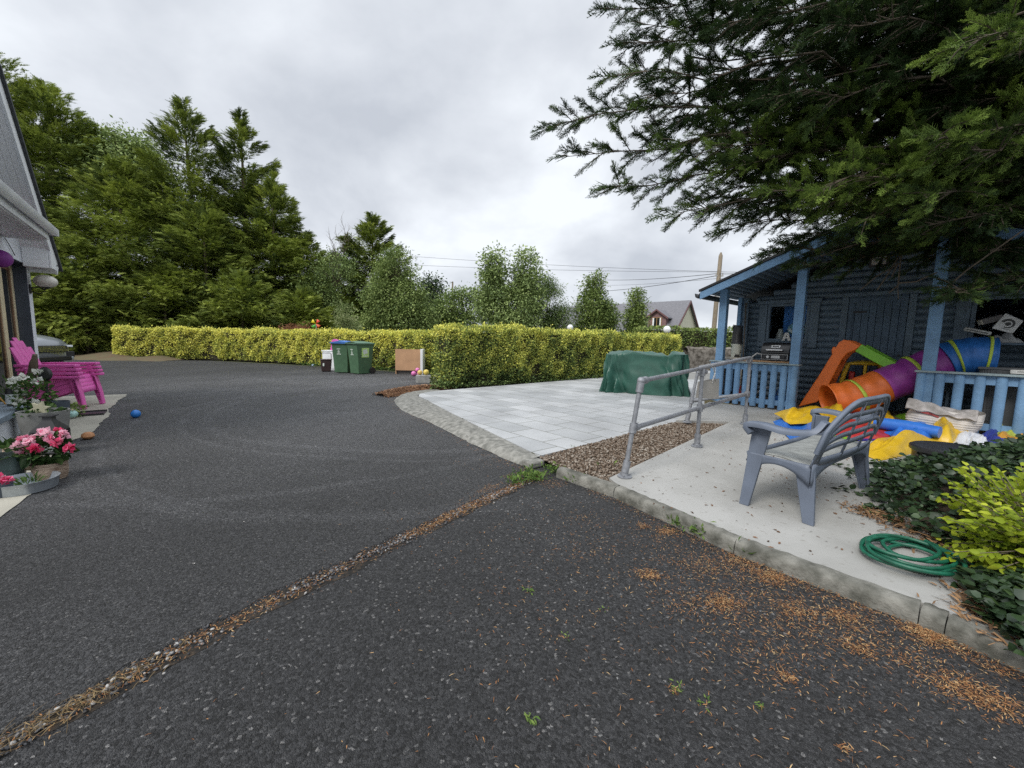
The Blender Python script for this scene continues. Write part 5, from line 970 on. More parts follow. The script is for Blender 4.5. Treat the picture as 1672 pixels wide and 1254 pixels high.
b = MB(); b.bb((.412, -.01, 0), (.50, .5, .93)); b.build('side_panel', WHITE, tc_, bevel=.003); b = MB(); b.bb((-.50, .014, 0), (-.47, .5, .89)); b.build('side_panel', HARD, tc_); b = MB(); b.bb((-.465, .014, .885), (.41, .5, .905)); b.build('top', WHITE, tc_); b = MB(); b.bb((-.50, .10, 0), (.41, .12, .138)); b.build('plinth', mat('grey plinth', (.13, .12, .11), .8), tc_)
# ---- concrete block and balls
cbq = empty('concrete_block', (-2.52, 11.9, 0), .15, 'grey concrete block at the hedge corner', 'block'); b = MB(); b.bb((-.35, -.13, 0), (.42, .16, .23)); b.build('block', mat('grey block', (.30, .30, .29), .9, .2, 6, .6), cbq, bevel=.012)
def ball(loc, r, c, label, group=None, nm='ball'):
    b = MB(); b.sphere((0, 0, 0), r, n=24, m=14); o = b.build(nm, mat(label[:24], c, .45, .05), loc=loc); tag(o, label, 'ball', group); return o
PKC = (.62, .17, .40); YLC = (.62, .48, .10)
ball(G(675.5, 614)+Vector((0, 0, .088)), .088, PKC, 'leftmost pink ball on the asphalt by the concrete block', 'play balls by the concrete block')
ball(G(684.5, 614)+Vector((0, 0, .085)), .085, PKC, 'pink ball beside the yellow ones by the concrete block', 'play balls by the concrete block')
q = (G(675.5, 614)+G(684.5, 614))/2; ball(Vector((q.x+.03, q.y+.03, .215)), .078, PKC, 'pink ball resting on top of the other two pink balls', 'play balls by the concrete block')
ball(Vector((-2.77, 11.90, .23+.075)), .075, (.60, .42, .12), 'darker yellow ball on the left end of the concrete block', 'play balls by the concrete block'); ball(Vector((-2.58, 11.9, .23+.085)), .085, YLC, 'pale yellow ball near the middle of the concrete block', 'play balls by the concrete block')
ball(G(222, 682)+Vector((0, 0, .06)), .062, (.02, .17, .52), 'bright blue ball alone on the asphalt', nm='ball')
ball(G(511, 598)+Vector((0, 0, .05)), .05, (.45, .6, .8), 'tiny pale blue ball by the hedge foot', nm='ball')
o = MB().lathe([(.001, 0), (.04, .008), (.062, .035), (.055, .065), (.03, .085), (.001, .09)], n=18).build('clay_egg', mat('terracotta', (.42, .20, .09), .7, .2, 20), loc=G(144, 717)); tag(o, 'small orange terracotta ball on the path edge', 'ornament')
# ---- handrail
hr = empty('handrail', (0, 0, 0), 0, 'grey galvanised pipe handrail beside the ramp', 'handrail')
bA, bB, bC, bD = (G(1020, 776, .105), G(1138, 727, .131), G(1216, 691, .16), G(1122, 688, .15))
def zs(p): return slab_z(p.x, p.y)
for p in (bA, bB, bC, bD): p.z = zs(p)
tA, tB, tC, tD = AT(1047, 622, bA.y+.06), AT(1143, 601, bB.y), AT(1221, 584, bC.y), AT(1141, 600, bD.y)
tB.x, tB.y = bB.x, bB.y; tC.x, tC.y = bC.x, bC.y; hr.location = bA
def HL(p): return Vector(p)-bA
for p, t in ((bA, tA), (bB, tB), (bC, tC), (bD, tD)):
    b = MB(); b.tube([HL(p)+Vector((0, 0, .03)), HL(t)], .0215, 14); po = b.build('post', STEEL, hr)
    b = MB(); dr = (t-p).normalized(); b.tube([HL(p)+Vector((0, 0, .045)), HL(p)+dr*.15], .034, 14); b.lathe([(.001, 0), (.065, 0), (.065, .01), (.036, .014), (.028, .05), (.001, .052)], HL(p)+Vector((0, 0, .002)), 16)
    for k in range(3): b.cyl(HL(p)+Vector((.05*math.cos(k*2.1), .05*math.sin(k*2.1), .008)), HL(p)+Vector((.05*math.cos(k*2.1), .05*math.sin(k*2.1), .03)), .008, n=6)
    b.build('base_flange', STEEL, po)
b = MB(); b.tube([HL(tA), HL(tB), HL(tC)], .0215, 14); b.build('top_rail', STEEL, hr)
mA, mB, mC, mD = bA.lerp(tA, .51), bB.lerp(tB, .50), bC.lerp(tC, .46), bD.lerp(tD, .40)
b = MB(); b.tube([HL(mA), HL(mB), HL(mC)], .0235, 14); b.build('mid_rail', STEEL, hr)
b = MB(); b.tube([HL(tD), HL(tC)], .0245, 14); b.build('top_rail', STEEL, hr); b = MB(); b.tube([HL(mD), HL(mC)], .0235, 14); b.build('mid_rail', STEEL, hr)
def collar(p, d, L=.08): b = MB(); d = Vector(d).normalized(); b.tube([HL(p)-d*L/2, HL(p)+d*L/2], .034, 14); return b
dAB = (tB-tA).normalized()
b = collar(tA-(tA-bA).normalized()*.05, tA-bA, .11); b.tube([HL(tA)-dAB*.005, HL(tA)+dAB*.09], .034, 14); b.sphere(HL(tA), .037, n=14, m=8); b.build('elbow', STEEL, hr)
for p, u, dd in ((mA, tA-bA, mB-mA), (mB, tB-bB, mC-mB), (mC, tC-bC, mB-mC), (tB-Vector((0, 0, .05)), tB-bB, tC-tB), (tC-Vector((0, 0, .04)), tC-bC, tB-tC), (tD-Vector((0, 0, .04)), tD-bD, tC-tD), (mD, tD-bD, mC-mD)):
    b = collar(p, u, .085); dd = dd.normalized(); b.tube([HL(p)+dd*.02, HL(p)+dd*.085], .033, 12); b.cyl(HL(p)+dd*.06+Vector((0, 0, .03)), HL(p)+dd*.06+Vector((0, 0, .041)), .008, n=6); b.build('pipe_clamp', STEEL, hr)
# bag hung on the rail
q = tB.lerp(tC, .12); bgq = empty('cool_bag', (q.x, q.y, q.z-.02), math.radians(20), 'grey cool bag hanging from the handrail by a printed strap', 'bag')
b = MB(); b.grid(lambda u, v: ((-.165+.33*u+.03*v*(u-.5)), .035*(1-(2*u-1)**2)*(1-.2*v)*-1, -.16-.19*v+.035*u*(1 if v < .5 else -.6)), 8, 6); b.grid(lambda u, v: ((-.165+.33*u+.03*v*(u-.5)), .035*(1-(2*u-1)**2)*(1-.2*v), -.16-.19*v+.035*u*(1 if v < .5 else -.6)), 8, 6); b.build('pouch', mat('grey bag fabric', (.30, .285, .26), .7, .08, 8, .2), bgq)
b = MB(); b.tube([(-.02, 0, .05), (.03, -.03, .0), (.045, -.04, -.06), (.02, -.03, -.17)], .022, 6, flat=.15); b.tube([(.03, .02, .05), (.075, -.02, .0), (.06, -.03, -.08), (.09, -.02, -.15)], .022, 6, flat=.15); b.build('strap', mat('printed strap', (.15, .15, .16), .7, .1, 60, c2=(.75, .75, .73), lo=.45, hi=.5), bgq)
# ---- grey-blue plastic bench
PL = mat('faded blue grey plastic', (.115, .138, .182), .5, .10, 8, .12, 120); PLS = mat('weathered seat plastic', (.24, .25, .24), .65, .18, 12, .2, 60)
bn = empty('garden_bench', (0, 0, 0), 0, 'faded blue grey plastic two seat bench on the ramp', 'bench')
F1, R1, R2 = G(1222, 826, .118), G(1319, 853, .11), G(1414, 796, .125)
ax = (R2-R1); ax.z = 0; Wd = ax.length; ax.normalize(); fx = Vector((-ax.y, ax.x, 0))
bn.location = (R1.x, R1.y, slab_z(R1.x, R1.y)); bn.rotation_euler = (0, 0, math.atan2(ax.y, ax.x))
# local: x along the bench 0..Wd, y forward; rear feet at y=0, front feet at y=.40
FD = .41; SH = .40; AH = .62; BT = .86
def leg(x, yb, yt, xin, h, front):
    b = MB(); w_ = .055; t = .010
    def sec(t_): 
        y = yb+(yt-yb)*t_; xx = x+xin*t_; k = w_*(.62+.55*t_); return xx, y, k
    vs = []
    for i in range(9):
        t_ = i/8; xx, y, k = sec(t_); z = h*t_; sg = 1 if xin > 0 else -1
        vs += [(xx, y-k, z), (xx, y+k, z), (xx+sg*.034, y+k*.92, z), (xx+sg*.034, y+k*.62, z), (xx+sg*.012, y+k*.55, z), (xx+sg*.012, y-k*.55, z), (xx+sg*.034, y-k*.62, z), (xx+sg*.034, y-k*.92, z)]
    b.add(vs, [(i*8+k, i*8+(k+1) % 8, i*8+8+(k+1) % 8, i*8+8+k) for i in range(8) for k in range(8)]+[tuple(range(8)), tuple(range(64, 72))]); b.build('leg', PL, bn, bevel=.004)
leg(0, 0, .07, .05, SH, False); leg(Wd, 0, .07, -.05, SH, False); leg(-.03, FD, FD-.055, .06, AH-.02, True); leg(Wd+.03, FD, FD-.055, -.06, AH-.02, True)
b = MB()
b.grid(lambda u, v: (.03+(Wd-.06)*u, .02+.40*v, SH+.012*math.cos((v-.5)*5)-.022*(1-(2*u-1)**4)+.018*v-(.035 if v > .97 else 0)), 24, 16); b.build('seat', PLS, bn, solid=.012)
b = MB(); b.grid(lambda u, v: (.01+(Wd-.02)*u, .435-.01*math.sin(v*3), SH+.012-.075*v*(.55+.45*(2*u-1)**2)), 24, 5)
for s_, x0 in ((1, .015), (-1, Wd-.015)): b.grid(lambda u, v: (x0, .02+.41*u, SH+.01-(.05+.10*(2*u-1)**2)*v), 14, 4)
b.grid(lambda u, v: (.01+(Wd-.02)*u, .01, SH+.02-(.05+.10*(2*u-1)**4)*v), 24, 4); b.build('apron', PL, bn, solid=.010)
def backp(x, z):           # point of the inclined back
    return Vector((x, .02-.125*(z-SH)/(BT-SH)-.03*(1-((x/Wd)*2-1)**2), z))
b = MB(); NC, NRW = 3, 5; t0, t1 = .455, .81
def topz(x): e_ = abs(x/Wd*2-1); return BT-.205*max(0, (e_-.40)/.60)**2.3
xs_ = [.02, .075]; cwid = (Wd-.15)/NC
edges = []
for c in range(NC): edges += [(.075+c*cwid+.012, .075+(c+1)*cwid-.012)]
def bar(xa, xb, za, zb, n=6, thick=.016):
    b.grid(lambda u, v: backp(xa+(xb-xa)*u, (za(xa+(xb-xa)*u) if callable(za) else za)*(1-v)+(zb(xa+(xb-xa)*u) if callable(zb) else zb)*v), n, 3)
rowh = (t1-t0)/NRW
def rowz(k, x): return t0+rowh*k+(topz(x)-BT)*(k/NRW)
for c in range(NC+1):
    xa = .0 if c == 0 else .075+c*cwid-.012; xb = .075+.012 if c == 0 else (Wd if c == NC else xa+.024); bar(xa, xb, lambda x: SH+.02, lambda x: topz(x), 4)
bar(0, Wd, lambda x: SH+.0, lambda x: t0, 24); bar(0, Wd, lambda x: rowz(NRW, x)-.0, topz, 24)
for k in range(1, NRW): bar(.07, Wd-.07, lambda x, k=k: rowz(k, x)-.004, lambda x, k=k: rowz(k, x)+.030, 24)
b.build('backrest', PL, bn, solid=.011)
b = MB(); b.tube([backp(0, .50)+Vector((-.005, .0, 0))]+[backp(Wd*u, topz(Wd*u)) for u in np.linspace(0, 1, 22)]+[backp(Wd, .50)], .016, 8); b.build('back_rim', PL, bn)
for s_, x0 in ((1, .0), (-1, Wd)):
    b = MB(); P_ = [Vector((x0-.03*s_+.03*s_*0, FD-.02, AH-.05)), Vector((x0-.02*s_, FD+.02, AH)), Vector((x0-.025*s_, FD-.10, AH+.012)), Vector((x0-.025*s_, .18, AH-.005)), Vector((x0-.015*s_, .07, AH+.005)), Vector((x0, .0, AH+.03)), Vector((x0+.05*s_, -.03, topz(.05)+.0))]
    pts = [cat_spline(P_, i/24) for i in range(25)]; vs = []
    for i, p in enumerate(pts):
        tg = (pts[min(24, i+1)]-pts[max(0, i-1)]).normalized(); sd = Vector((1, 0, 0)); up_ = sd.cross(tg).normalized(); wv = .043*(1-.35*max(0, i/24-.6))
        for a_, c_ in ((-1, -.3), (-1, .3), (-.75, .55), (.75, .55), (1, .3), (1, -.3)): vs.append(p+sd*wv*a_+up_*.045*c_*(-1))
    b.add(vs, [(i*6+k, i*6+(k+1) % 6, i*6+6+(k+1) % 6, i*6+6+k) for i in range(24) for k in range(6)]+[tuple(range(6)), tuple(range(144, 150))], True); b.build('armrest', PL, bn)
# ---- coiled hose
hs = empty('garden_hose', (2.33, 2.19, 0), .35, 'coiled dark green garden hose lying on the ramp edge', 'hose'); hs.location.z = slab_z(2.32, 2.2); hs.scale = (.88, .86, .88)
pts = []; gr = random.Random(4); nt_ = 7
for k in range(nt_*28+1):
    a = k/28*2*math.pi; lp = a/(2*math.pi); rr = .215+.045*math.sin(lp*2.3+1)+.02*math.sin(a*1.3); cx_, cy_ = .035*math.sin(lp*1.9), .03*math.cos(lp*2.7)
    pts.append((cx_+rr*1.06*math.cos(a), cy_+rr*.86*math.sin(a), .014+.0085*lp+.010*abs(math.sin(a*1.5+lp))))
pts += [(.28, -.03, .05), (.30, -.10, .03), (.27, -.19, .015), (.24, -.25, .013)]
b = MB(); b.tube(pts, .0118, 10); b.build('hose', mat('green rubber hose', (.008, .095, .055), .45, .3, 14), hs)
# ---- inflatable heap
inf = empty('deflated_bouncy_castle', (4.6, 5.0, .15), 0, 'heap of deflated bouncy castle fabric in yellow, blue, red and green', 'bouncy castle')
FY = mat('yellow nylon', (.58, .37, .015), .4, .10, 6, .5, 12); FB = mat('blue nylon', (.03, .15, .52), .4, .10, 6, .5, 12); FR = mat('red nylon', (.38, .03, .03), .4, .10, 6, .5, 12); FG = mat('lime nylon', (.18, .42, .03), .4, .10, 6, .5, 12); FN = mat('navy nylon', (.02, .03, .22), .45, .08); FW = mat('white nylon', (.6, .62, .66), .5, .06)
def patch(corners, m, h, seed, nm='fabric_panel', n=64, z0=.0, fr_=1.0, mode=0):
    """crumpled sheet over a ground quad given by photo corners (px, py, z)"""
    C = [Vector(G(px, py, z)) for px, py, z in corners]; g_ = random.Random(seed); ph = [g_.uniform(0, 6) for _ in range(8)]
    def fn(u, v):
        p = C[0]*(1-u)*(1-v)+C[1]*u*(1-v)+C[2]*u*v+C[3]*(1-u)*v
        e_ = (math.sin(math.pi*min(1, max(0, u)))*math.sin(math.pi*v))**.45
        r_ = math.sin(u*6*fr_+ph[0]+2*math.sin(v*4+ph[1]))+.7*math.sin(v*7*fr_+ph[2]+1.5*math.sin(u*5+ph[3]))+.35*abs(math.sin((u+v)*9*fr_+ph[4]))+.10*math.sin(u*25+v*17+ph[5])
        z = p.z+e_*h*1.25*(.52+.20*r_)+e_*(.022*tw(u*11+v*5+ph[0]+2*math.sin(v*5))+.018*tw(v*13-u*7+ph[2]+2*math.sin(u*4))+.004*tw(u*31+v*27+ph[4])) + .004
        jit = .03*math.sin(v*7+ph[6])*(1-e_)
        return (p.x+jit-4.6, p.y+.03*math.sin(u*8+ph[7])*(1-e_)-5.0, max(z, .05)-.15)
    b = MB(); b.grid(fn, n, n); b.build(nm, m, inf)
z1 = .15
patch([(1262, 688, z1), (1295, 722, z1), (1375, 712, z1), (1330, 676, z1)], FB, .14, 1)
patch([(1268, 676, z1+.10), (1292, 693, z1+.08), (1350, 690, z1+.08), (1345, 668, z1+.12)], FY, .17, 2)
patch([(1335, 678, z1+.08), (1345, 705, z1+.05), (1385, 700, z1+.05), (1375, 662, z1+.1)], FY, .22, 22)
patch([(1300, 712, z1), (1330, 735, z1), (1400, 730, z1), (1370, 700, z1)], FG, .06, 3)
patch([(1340, 690, z1+.04), (1365, 715, z1), (1475, 720, z1), (1440, 676, z1+.05)], FR, .14, 4)
patch([(1395, 735, z1), (1430, 752, z1-.02), (1560, 722, z1), (1500, 706, z1+.04)], FY, .17, 5)
patch([(1500, 722, z1), (1555, 728, z1), (1592, 712, z1+.04), (1535, 690, z1+.1)], FY, .25, 6)
patch([(1440, 706, z1+.05), (1475, 724, z1+.05), (1545, 710, z1+.07), (1500, 694, z1+.08)], FB, .15, 7)
patch([(1460, 682, z1+.06), (1490, 700, z1+.05), (1528, 700, z1+.05), (1500, 676, z1+.1)], FG, .16, 8)
patch([(1410, 668, z1+.08), (1425, 700, z1+.06), (1470, 705, z1+.06), (1450, 672, z1+.1)], FY, .20, 9)
patch([(1555, 722, z1+.03), (1580, 742, z1), (1625, 730, z1), (1590, 700, z1+.08)], FW, .10, 10); patch([(1590, 715, z1+.04), (1610, 738, z1), (1660, 728, z1), (1640, 700, z1+.08)], FN, .10, 11)
patch([(1610, 722, z1+.02), (1640, 742, z1), (1690, 730, z1), (1672, 706, z1+.05)], mat('amber nylon', (.50, .25, .02), .5), .13, 12); patch([(1610, 705, z1+.06), (1625, 716, z1+.06), (1672, 716, z1+.06), (1660, 696, z1+.1)], mat('olive nylon', (.35, .40, .05), .5), .10, 13)
patch([(1320, 690, z1), (1400, 720, z1), (1560, 715, z1), (1420, 660, z1)], FN, .05, 14)
b = MB(); p0, p1 = G(1430, 690, .30), G(1535, 706, .30); off = Vector((4.6, 5.0, .15)); b.tube([p0-off, p0.lerp(p1, .5)-off+Vector((0, 0, .01)), p1-off], [.075, .08, .07], 14); b.build('air_tube', FB, inf)
# ---- bag of sand leaning on the balustrade
sb = shed_thing('woven_sack', (3.12, -.34, .19), 'crumpled dirty white woven sack with red print, top folded over', 'sack')
def sack(u, v):
    a = u*2*math.pi; ca, sa = math.cos(a), math.sin(a); X = math.copysign(abs(ca)**.6, ca); Y_ = math.copysign(abs(sa)**.7, sa); k = .86+.22*math.sin(v*math.pi*.75)+.02*math.sin(v*60)*(v < .75)+.025*math.sin(a*5+v*7)
    z = .31*v+.02*math.sin(a*2)*v; return (.33*X*k+.05*v, .17*Y_*k*(1-.5*max(0, v-.6)), z)
b = MB(); b.grid(sack, 60, 40, wrap=True); b.build('sack_body', mat('woven plastic', (.46, .44, .42), .7, .1, 8, .4, 50, c2=(.58, .55, .52)), sb)
def flap(u, v): return (-.33+.66*u, -.20+.28*v-.04*math.sin(u*5)*v, .30+.06*math.sin(v*math.pi)*(1+.3*math.sin(u*7))+.10*(1-u)**2*v-.07*u*(1-v)+.012*math.sin(u*23+v*9))
b = MB(); b.grid(flap, 30, 16); b.build('flap', mat('dirty sack flap', (.30, .28, .26), .8, .25, 9, .5, 40, c2=(.46, .43, .42)), sb, solid=.012)
b = MB(); b.box((-.14, -.186, .27), (.16, .008, .028), rotm(0, .2)); b.box((-.05, -.186, .245), (.1, .008, .02), rotm(0, .4)); b.build('print', mat('red print', (.32, .06, .06), .7), sb)
# black tub lid in the ivy
q = G(1568, 742, .3); ty = empty('tub', (q.x, q.y, .22), 0, 'black plastic tub half buried in the ivy bed', 'tub'); b = MB(); b.lathe([(.001, .115), (.30, .12), (.345, .13), (.36, .12), (.36, .09), (.335, .07), (.33, -.1)], n=40); b.build('rim', BLACKP, ty)
# ---- play tunnel
tn = shed_thing('play_tunnel', (1.9, -.15, .19), 'orange, purple and blue fabric play tunnel lying through the porch', 'toy tunnel'); o0 = Vector((1.9, -.15, .19))
TP = [Vector(p)-o0 for p in ((1.86, -.22, .445), (2.12, -.02, .53), (2.42, .20, .72), (2.76, .40, .95), (3.06, .52, 1.14), (3.30, .57, 1.22), (3.52, .60, 1.22))]
def tun(t, a, r=.275): 
    p = cat_spline(TP, t); d = (cat_spline(TP, min(1, t+.01))-cat_spline(TP, max(0, t-.01))).normalized(); s_ = d.cross(Vector((0, 0, 1))).normalized(); n_ = s_.cross(d)
    sagr = r*(1-.045*math.sin(t*math.pi*12)**2+.008*tw(a*11+t*25)+.006*tw(a*7-t*60)); return p+s_*sagr*math.cos(a)+n_*sagr*math.sin(a)*.97
for nm, ta, tb_, c_ in (('orange_section', 0, .335, (.60, .13, .02)), ('purple_section', .335, .66, (.24, .035, .24)), ('blue_section', .66, 1, (.02, .13, .42))):
    b = MB(); b.grid(lambda u, v: tun(ta+(tb_-ta)*v, u*2*math.pi, .275 if nm != 'blue_section' else .292), 64, 26, wrap=True); b.build(nm, mat(nm+' nylon', c_, .5, .1, 10, .2, 40, stretch=(1, 1, 1)), tn, solid=.003)
LIME = mat('lime webbing', (.40, .52, .06), .6)
for t in (.19, .50, .73, .93):
    b = MB(); b.grid(lambda u, v: tun(t+.018*(v-.5)*2*.6, u*2*math.pi, .286 if t < .7 else .303), 48, 3, wrap=True); b.build('hoop_band', LIME, tn, solid=.006)
# ---- folded toddler slide
sl = shed_thing('toddler_slide', (1.36, .22, .24), 'orange ladder and lime chute of a folded plastic toddler slide', 'slide'); o0 = Vector((1.36, 0, .24))
ORG = mat('orange plastic', (.74, .16, .02), .4, .06); LIM = mat('lime plastic', (.16, .42, .025), .4, .06)
RL = [(1.36, .24), (1.40, .34), (1.60, .80), (1.76, 1.20), (1.745, 1.27), (1.77, 1.335), (1.80, 1.31), (1.835, 1.40), (1.89, 1.445), (1.97, 1.43), (2.12, 1.35), (2.06, 1.28), (1.96, 1.22), (1.90, 1.12), (1.80, .80), (1.70, .46), (1.62, .36)]
for y in (0, .40): b = MB(); b.prism([(x-1.36, z-.24) for x, z in RL], (0, y, 0), (1, 0, 0), (0, 0, 1), (0, .055, 0)); b.build('ladder_rail', ORG, sl, bevel=.014, seg=3)
for x, z in ((1.56, .52), (1.68, .80), (1.80, 1.08)): b = MB(); b.bb((x-1.36-.05, .056, z-.24-.025), (x-1.36+.05, .399, z-.24+.02)); b.build('step', ORG, sl, bevel=.01)
b = MB(); cs = [(.0, .09), (.0, -.05), (.46, -.05), (.46, .09), (.42, .09), (.42, -.015), (.04, -.015), (.04, .09)]
c0, c1 = Vector((2.08-1.36, 0, 1.30-.24)), Vector((2.98-1.36, 0, .72-.24)); dd = c1-c0; nz = Vector((-dd.z, 0, dd.x)).normalized(); b.prism(cs, c0, (0, 1, 0), nz, dd); b.build('chute', LIM, sl, bevel=.012)
# ---- ride-on toy car
tcx = shed_thing('ride_on_car', (2.10, .88, DZ), 'yellow roofed plastic ride on toy car behind the tunnel', 'toy car', .2)
YEL = mat('yellow plastic', (.66, .42, .02), .4, .06); REDP = mat('red plastic', (.50, .03, .02), .4)
b = MB(); b.grid(lambda u, v: ((-.36+.72*v), .20*math.sin(u*2*math.pi)*(1-.25*(2*v-1)**4), .32+.16*math.cos(u*2*math.pi)*(1-.2*(2*v-1)**2)), 24, 12, wrap=True); b.build('body', ORG, tcx)
b = MB(); b.grid(lambda u, v: (-.22+.46*u, -.20+.40*v, .80+.05*(1-(2*u-1)**2)*(1-(2*v-1)**2)), 12, 10); b.build('roof', YEL, tcx, solid=.035)
for x, y in ((-.22, -.18), (.20, -.18), (-.22, .18), (.20, .18)): b = MB(); b.tube([(x*1.35, y, .42), (x*1.2, y, .62), (x, y, .80)], .03, 8); b.build('roof_pillar', YEL, tcx)
b = MB(); b.tube([(-.0, -.19, .42), (-.0, -.19, .8)], .024, 8); b.build('roof_pillar', YEL, tcx)
b = MB(); b.bb((-.20, -.215, .28), (.02, -.19, .46)); b.build('door', REDP, tcx, bevel=.02); b = MB(); b.bb((-.2, -.12, .44), (-.12, .12, .66)); b.build('seat', REDP, tcx, bevel=.02)
for x in (-.24, .24):
    for y in (-.2, .2): b = MB(); b.cyl((x, y-.03, .09), (x, y+.03, .09), .09, n=18); b.build('wheel', BLACKP, tcx)
# ---- barbecue on the porch rail
wb = shed_thing('wooden_board', (.78, .16, 1.014), 'plain wooden board lying along the porch rail under the barbecue', 'board'); b = MB(); b.bb((-.42, -.15, 0), (.45, .22, .028)); b.build('board', mat('pine board', (.38, .22, .11), .7, .12, 4, stretch=(1, 6, 6)), wb, bevel=.003)
bq = shed_thing('table_barbecue', (.96, .22, 1.043), 'black table top gas barbecue with chrome handle on the porch rail', 'barbecue')
b = MB(); b.bb((-.22, -.16, .01), (.22, .17, .13)); b.build('body', BLACKM, bq, bevel=.01)
b = MB(); b.prism([(-.165, .133), (-.155, .20), (-.06, .33), (.10, .345), (.17, .27), (.17, .133)], (-.235, 0, 0), (0, 1, 0), (0, 0, 1), (.47, 0, 0)); lid = b.build('lid', mat('black enamel', (.012, .012, .013), .25, .1), bq, bevel=.015)
b = MB(); b.tube([(-.13, -.19, .20), (.13, -.19, .20)], .014, 8); b.cyl((-.12, -.19, .2), (-.12, -.155, .21), .008); b.cyl((.12, -.19, .2), (.12, -.155, .21), .008); b.build('handle', mat('brushed steel', (.62, .62, .62), .3, .05, metal=.7), lid)
b = MB(); b.box((0, -.117, .262), (.14, .006, .055), rotm(-.64)); eb = b.build('badge', mat('badge white', (.7, .7, .7), .4), lid); b = MB(); b.box((0, -.121, .2622), (.10, .006, .022), rotm(-.64)); b.build('badge_print', BLACKP, eb)
b = MB()
for a_, c_ in (((-.21, -.168, .025), (.21, -.164, .031)), ((-.21, -.168, .118), (.21, -.164, .124)), ((-.21, -.168, .031), (-.204, -.164, .118)), ((.204, -.168, .031), (.21, -.164, .118))): b.bb(a_, c_)
b.bb((-.05, -.168, .05), (.09, -.164, .10)); b.build('panel_outline', mat('grey print', (.45, .45, .45), .5), bq)
for x in (-.15, -.10, .15): b = MB(); b.cyl((x, -.164, .075), (x, -.185, .075), .024, n=16); ko = b.build('knob', bpy.data.materials['brushed steel'] if x == -.10 else BLACKP, bq)
b = MB(); b.tube([(-.24, .05, .1), (-.34, .0, .13), (-.42, -.02, .05), (-.46, 0, -.03)], .012, 8); b.build('gas_hose', mat('grey gas hose', (.5, .5, .5), .5), bq)
# ---- clutter at the left end of the porch
tbq = shed_thing('side_table', (.15, .52, DZ), 'weathered pale side table in the porch corner', 'table'); PW = mat('weathered pale wood', (.45, .42, .36), .8, .15, 5); b = MB(); b.bb((-.20, -.2, .80), (.2, .2, .83)); b.build('table_top', PW, tbq)
for x in (-.17, .17):
    for y in (-.17, .17): b = MB(); b.bb((x-.02, y-.02, 0), (x+.02, y+.02, .798)); b.build('leg', PW, tbq)
pl = shed_thing('white_pail', (.14, .50, 1.073), 'white pail with black smudges under the black bucket', 'bucket'); b = MB(); b.lathe([(.001, 0), (.085, 0), (.105, .26), (.11, .27), (.098, .27), (.08, .02)], n=24); b.build('pail', mat('smudged white plastic', (.62, .63, .55), .5, .1, 9, c2=(.03, .03, .03), lo=.55, hi=.6), pl)
bk = shed_thing('black_bucket', (.14, .50, 1.345), 'black bucket stacked upside down on the white pail', 'bucket'); b = MB(); b.lathe([(.108, 0), (.108, .03), (.098, .05), (.10, .15), (.09, .17), (.092, .30), (.08, .37), (.001, .375)], n=24); b.build('bucket', BLACKP, bk); b = MB(); b.tube([(-.09, -.02, .3), (-.06, -.09, .38), (.05, -.09, .36), (.09, -.02, .3)], .008, 6); b.build('handle', BLACKP, bk)
br = shed_thing('broom', (.12, .98, DZ), 'long wooden broom leaning in the porch corner', 'broom'); b = MB(); b.tube([(.03, -.06, .05), (-.10, .15, 1.98)], .014, 8); b.build('pole', TWIG, br); b = MB(); b.bb((-.1, -.1, 0), (.16, -.03, .08)); b.build('head', PW, br, bevel=.01)
def toy(nm, l, sz, c_, lab, cat='toy'):
    o_ = shed_thing(nm, l, lab, cat, .4); b = MB(); b.bb((-sz[0]/2, -sz[1]/2, 0), (sz[0]/2, sz[1]/2, sz[2])); b.build('body', mat(nm+' plastic', c_, .45), o_, bevel=.03); b = MB(); b.tube([(-sz[0]*.4, 0, sz[2]), (-sz[0]*.3, 0, sz[2]+.1), (sz[0]*.3, 0, sz[2]+.1), (sz[0]*.4, 0, sz[2])], .014, 6); b.build('handle', mat(nm+' grip', tuple(x*.8 for x in c_), .5), o_)
toy('toy_box', (1.08, .35, DZ), (.30, .25, .16), (.03, .16, .5), 'blue toy box behind the left porch slats'); toy('toy_basket', (.42, .30, DZ), (.22, .2, .16), (.5, .05, .05), 'small red toy basket behind the left porch slats')
pp_ = shed_thing('grey_pipe', (.62, .4, DZ), 'pale plastic pipe leaning behind the left porch slats', 'pipe'); b = MB(); b.tube([(-.2, -.25, .02), (.2, .1, .30)], .025, 8); b.build('pipe', mat('pale pipe', (.5, .5, .5), .5), pp_)
# ---- seen through the left window
wi = shed_thing('blue_sheet', (.58, WY+.40, .2), 'blue sheet hanging inside behind the left cabin window', 'sheet'); b = MB(); b.grid(lambda u, v: (.0+.62*u, .015*math.sin(u*20), 2.1*v), 20, 4); b.build('sheet', mat('blue cloth', (.10, .30, .80), .8), wi)
wp = shed_thing('plastic_sack', (.60, WY+.20, 1.2), 'crumpled white plastic sack inside the left cabin window', 'sack'); b = MB(); b.grid(lambda u, v: (.13*math.cos(u*6.283)*(1-.75*v)*(1+.1*math.sin(u*25)), .1*math.sin(u*6.283)*(1-.6*v), .48*v), 26, 10, wrap=True); b.build('sack', mat('white plastic film', (.6, .6, .58), .4, .1, 9, .6, 20), wp)
wt = shed_thing('teal_packet', (.90, WY+.22, 1.50), 'teal and white packet inside the left cabin window', 'packet'); b = MB(); b.sphere((0, 0, .17), .17, (1.1, .6, .85)); po = b.build('packet', mat('teal film', (.10, .42, .52), .35, .2, 5, c2=(.55, .7, .75)), wt); b = MB(); b.box((-.05, -.1, .1), (.22, .012, .05), rotm(0, .7)); b.build('label_band', WHITE, po)
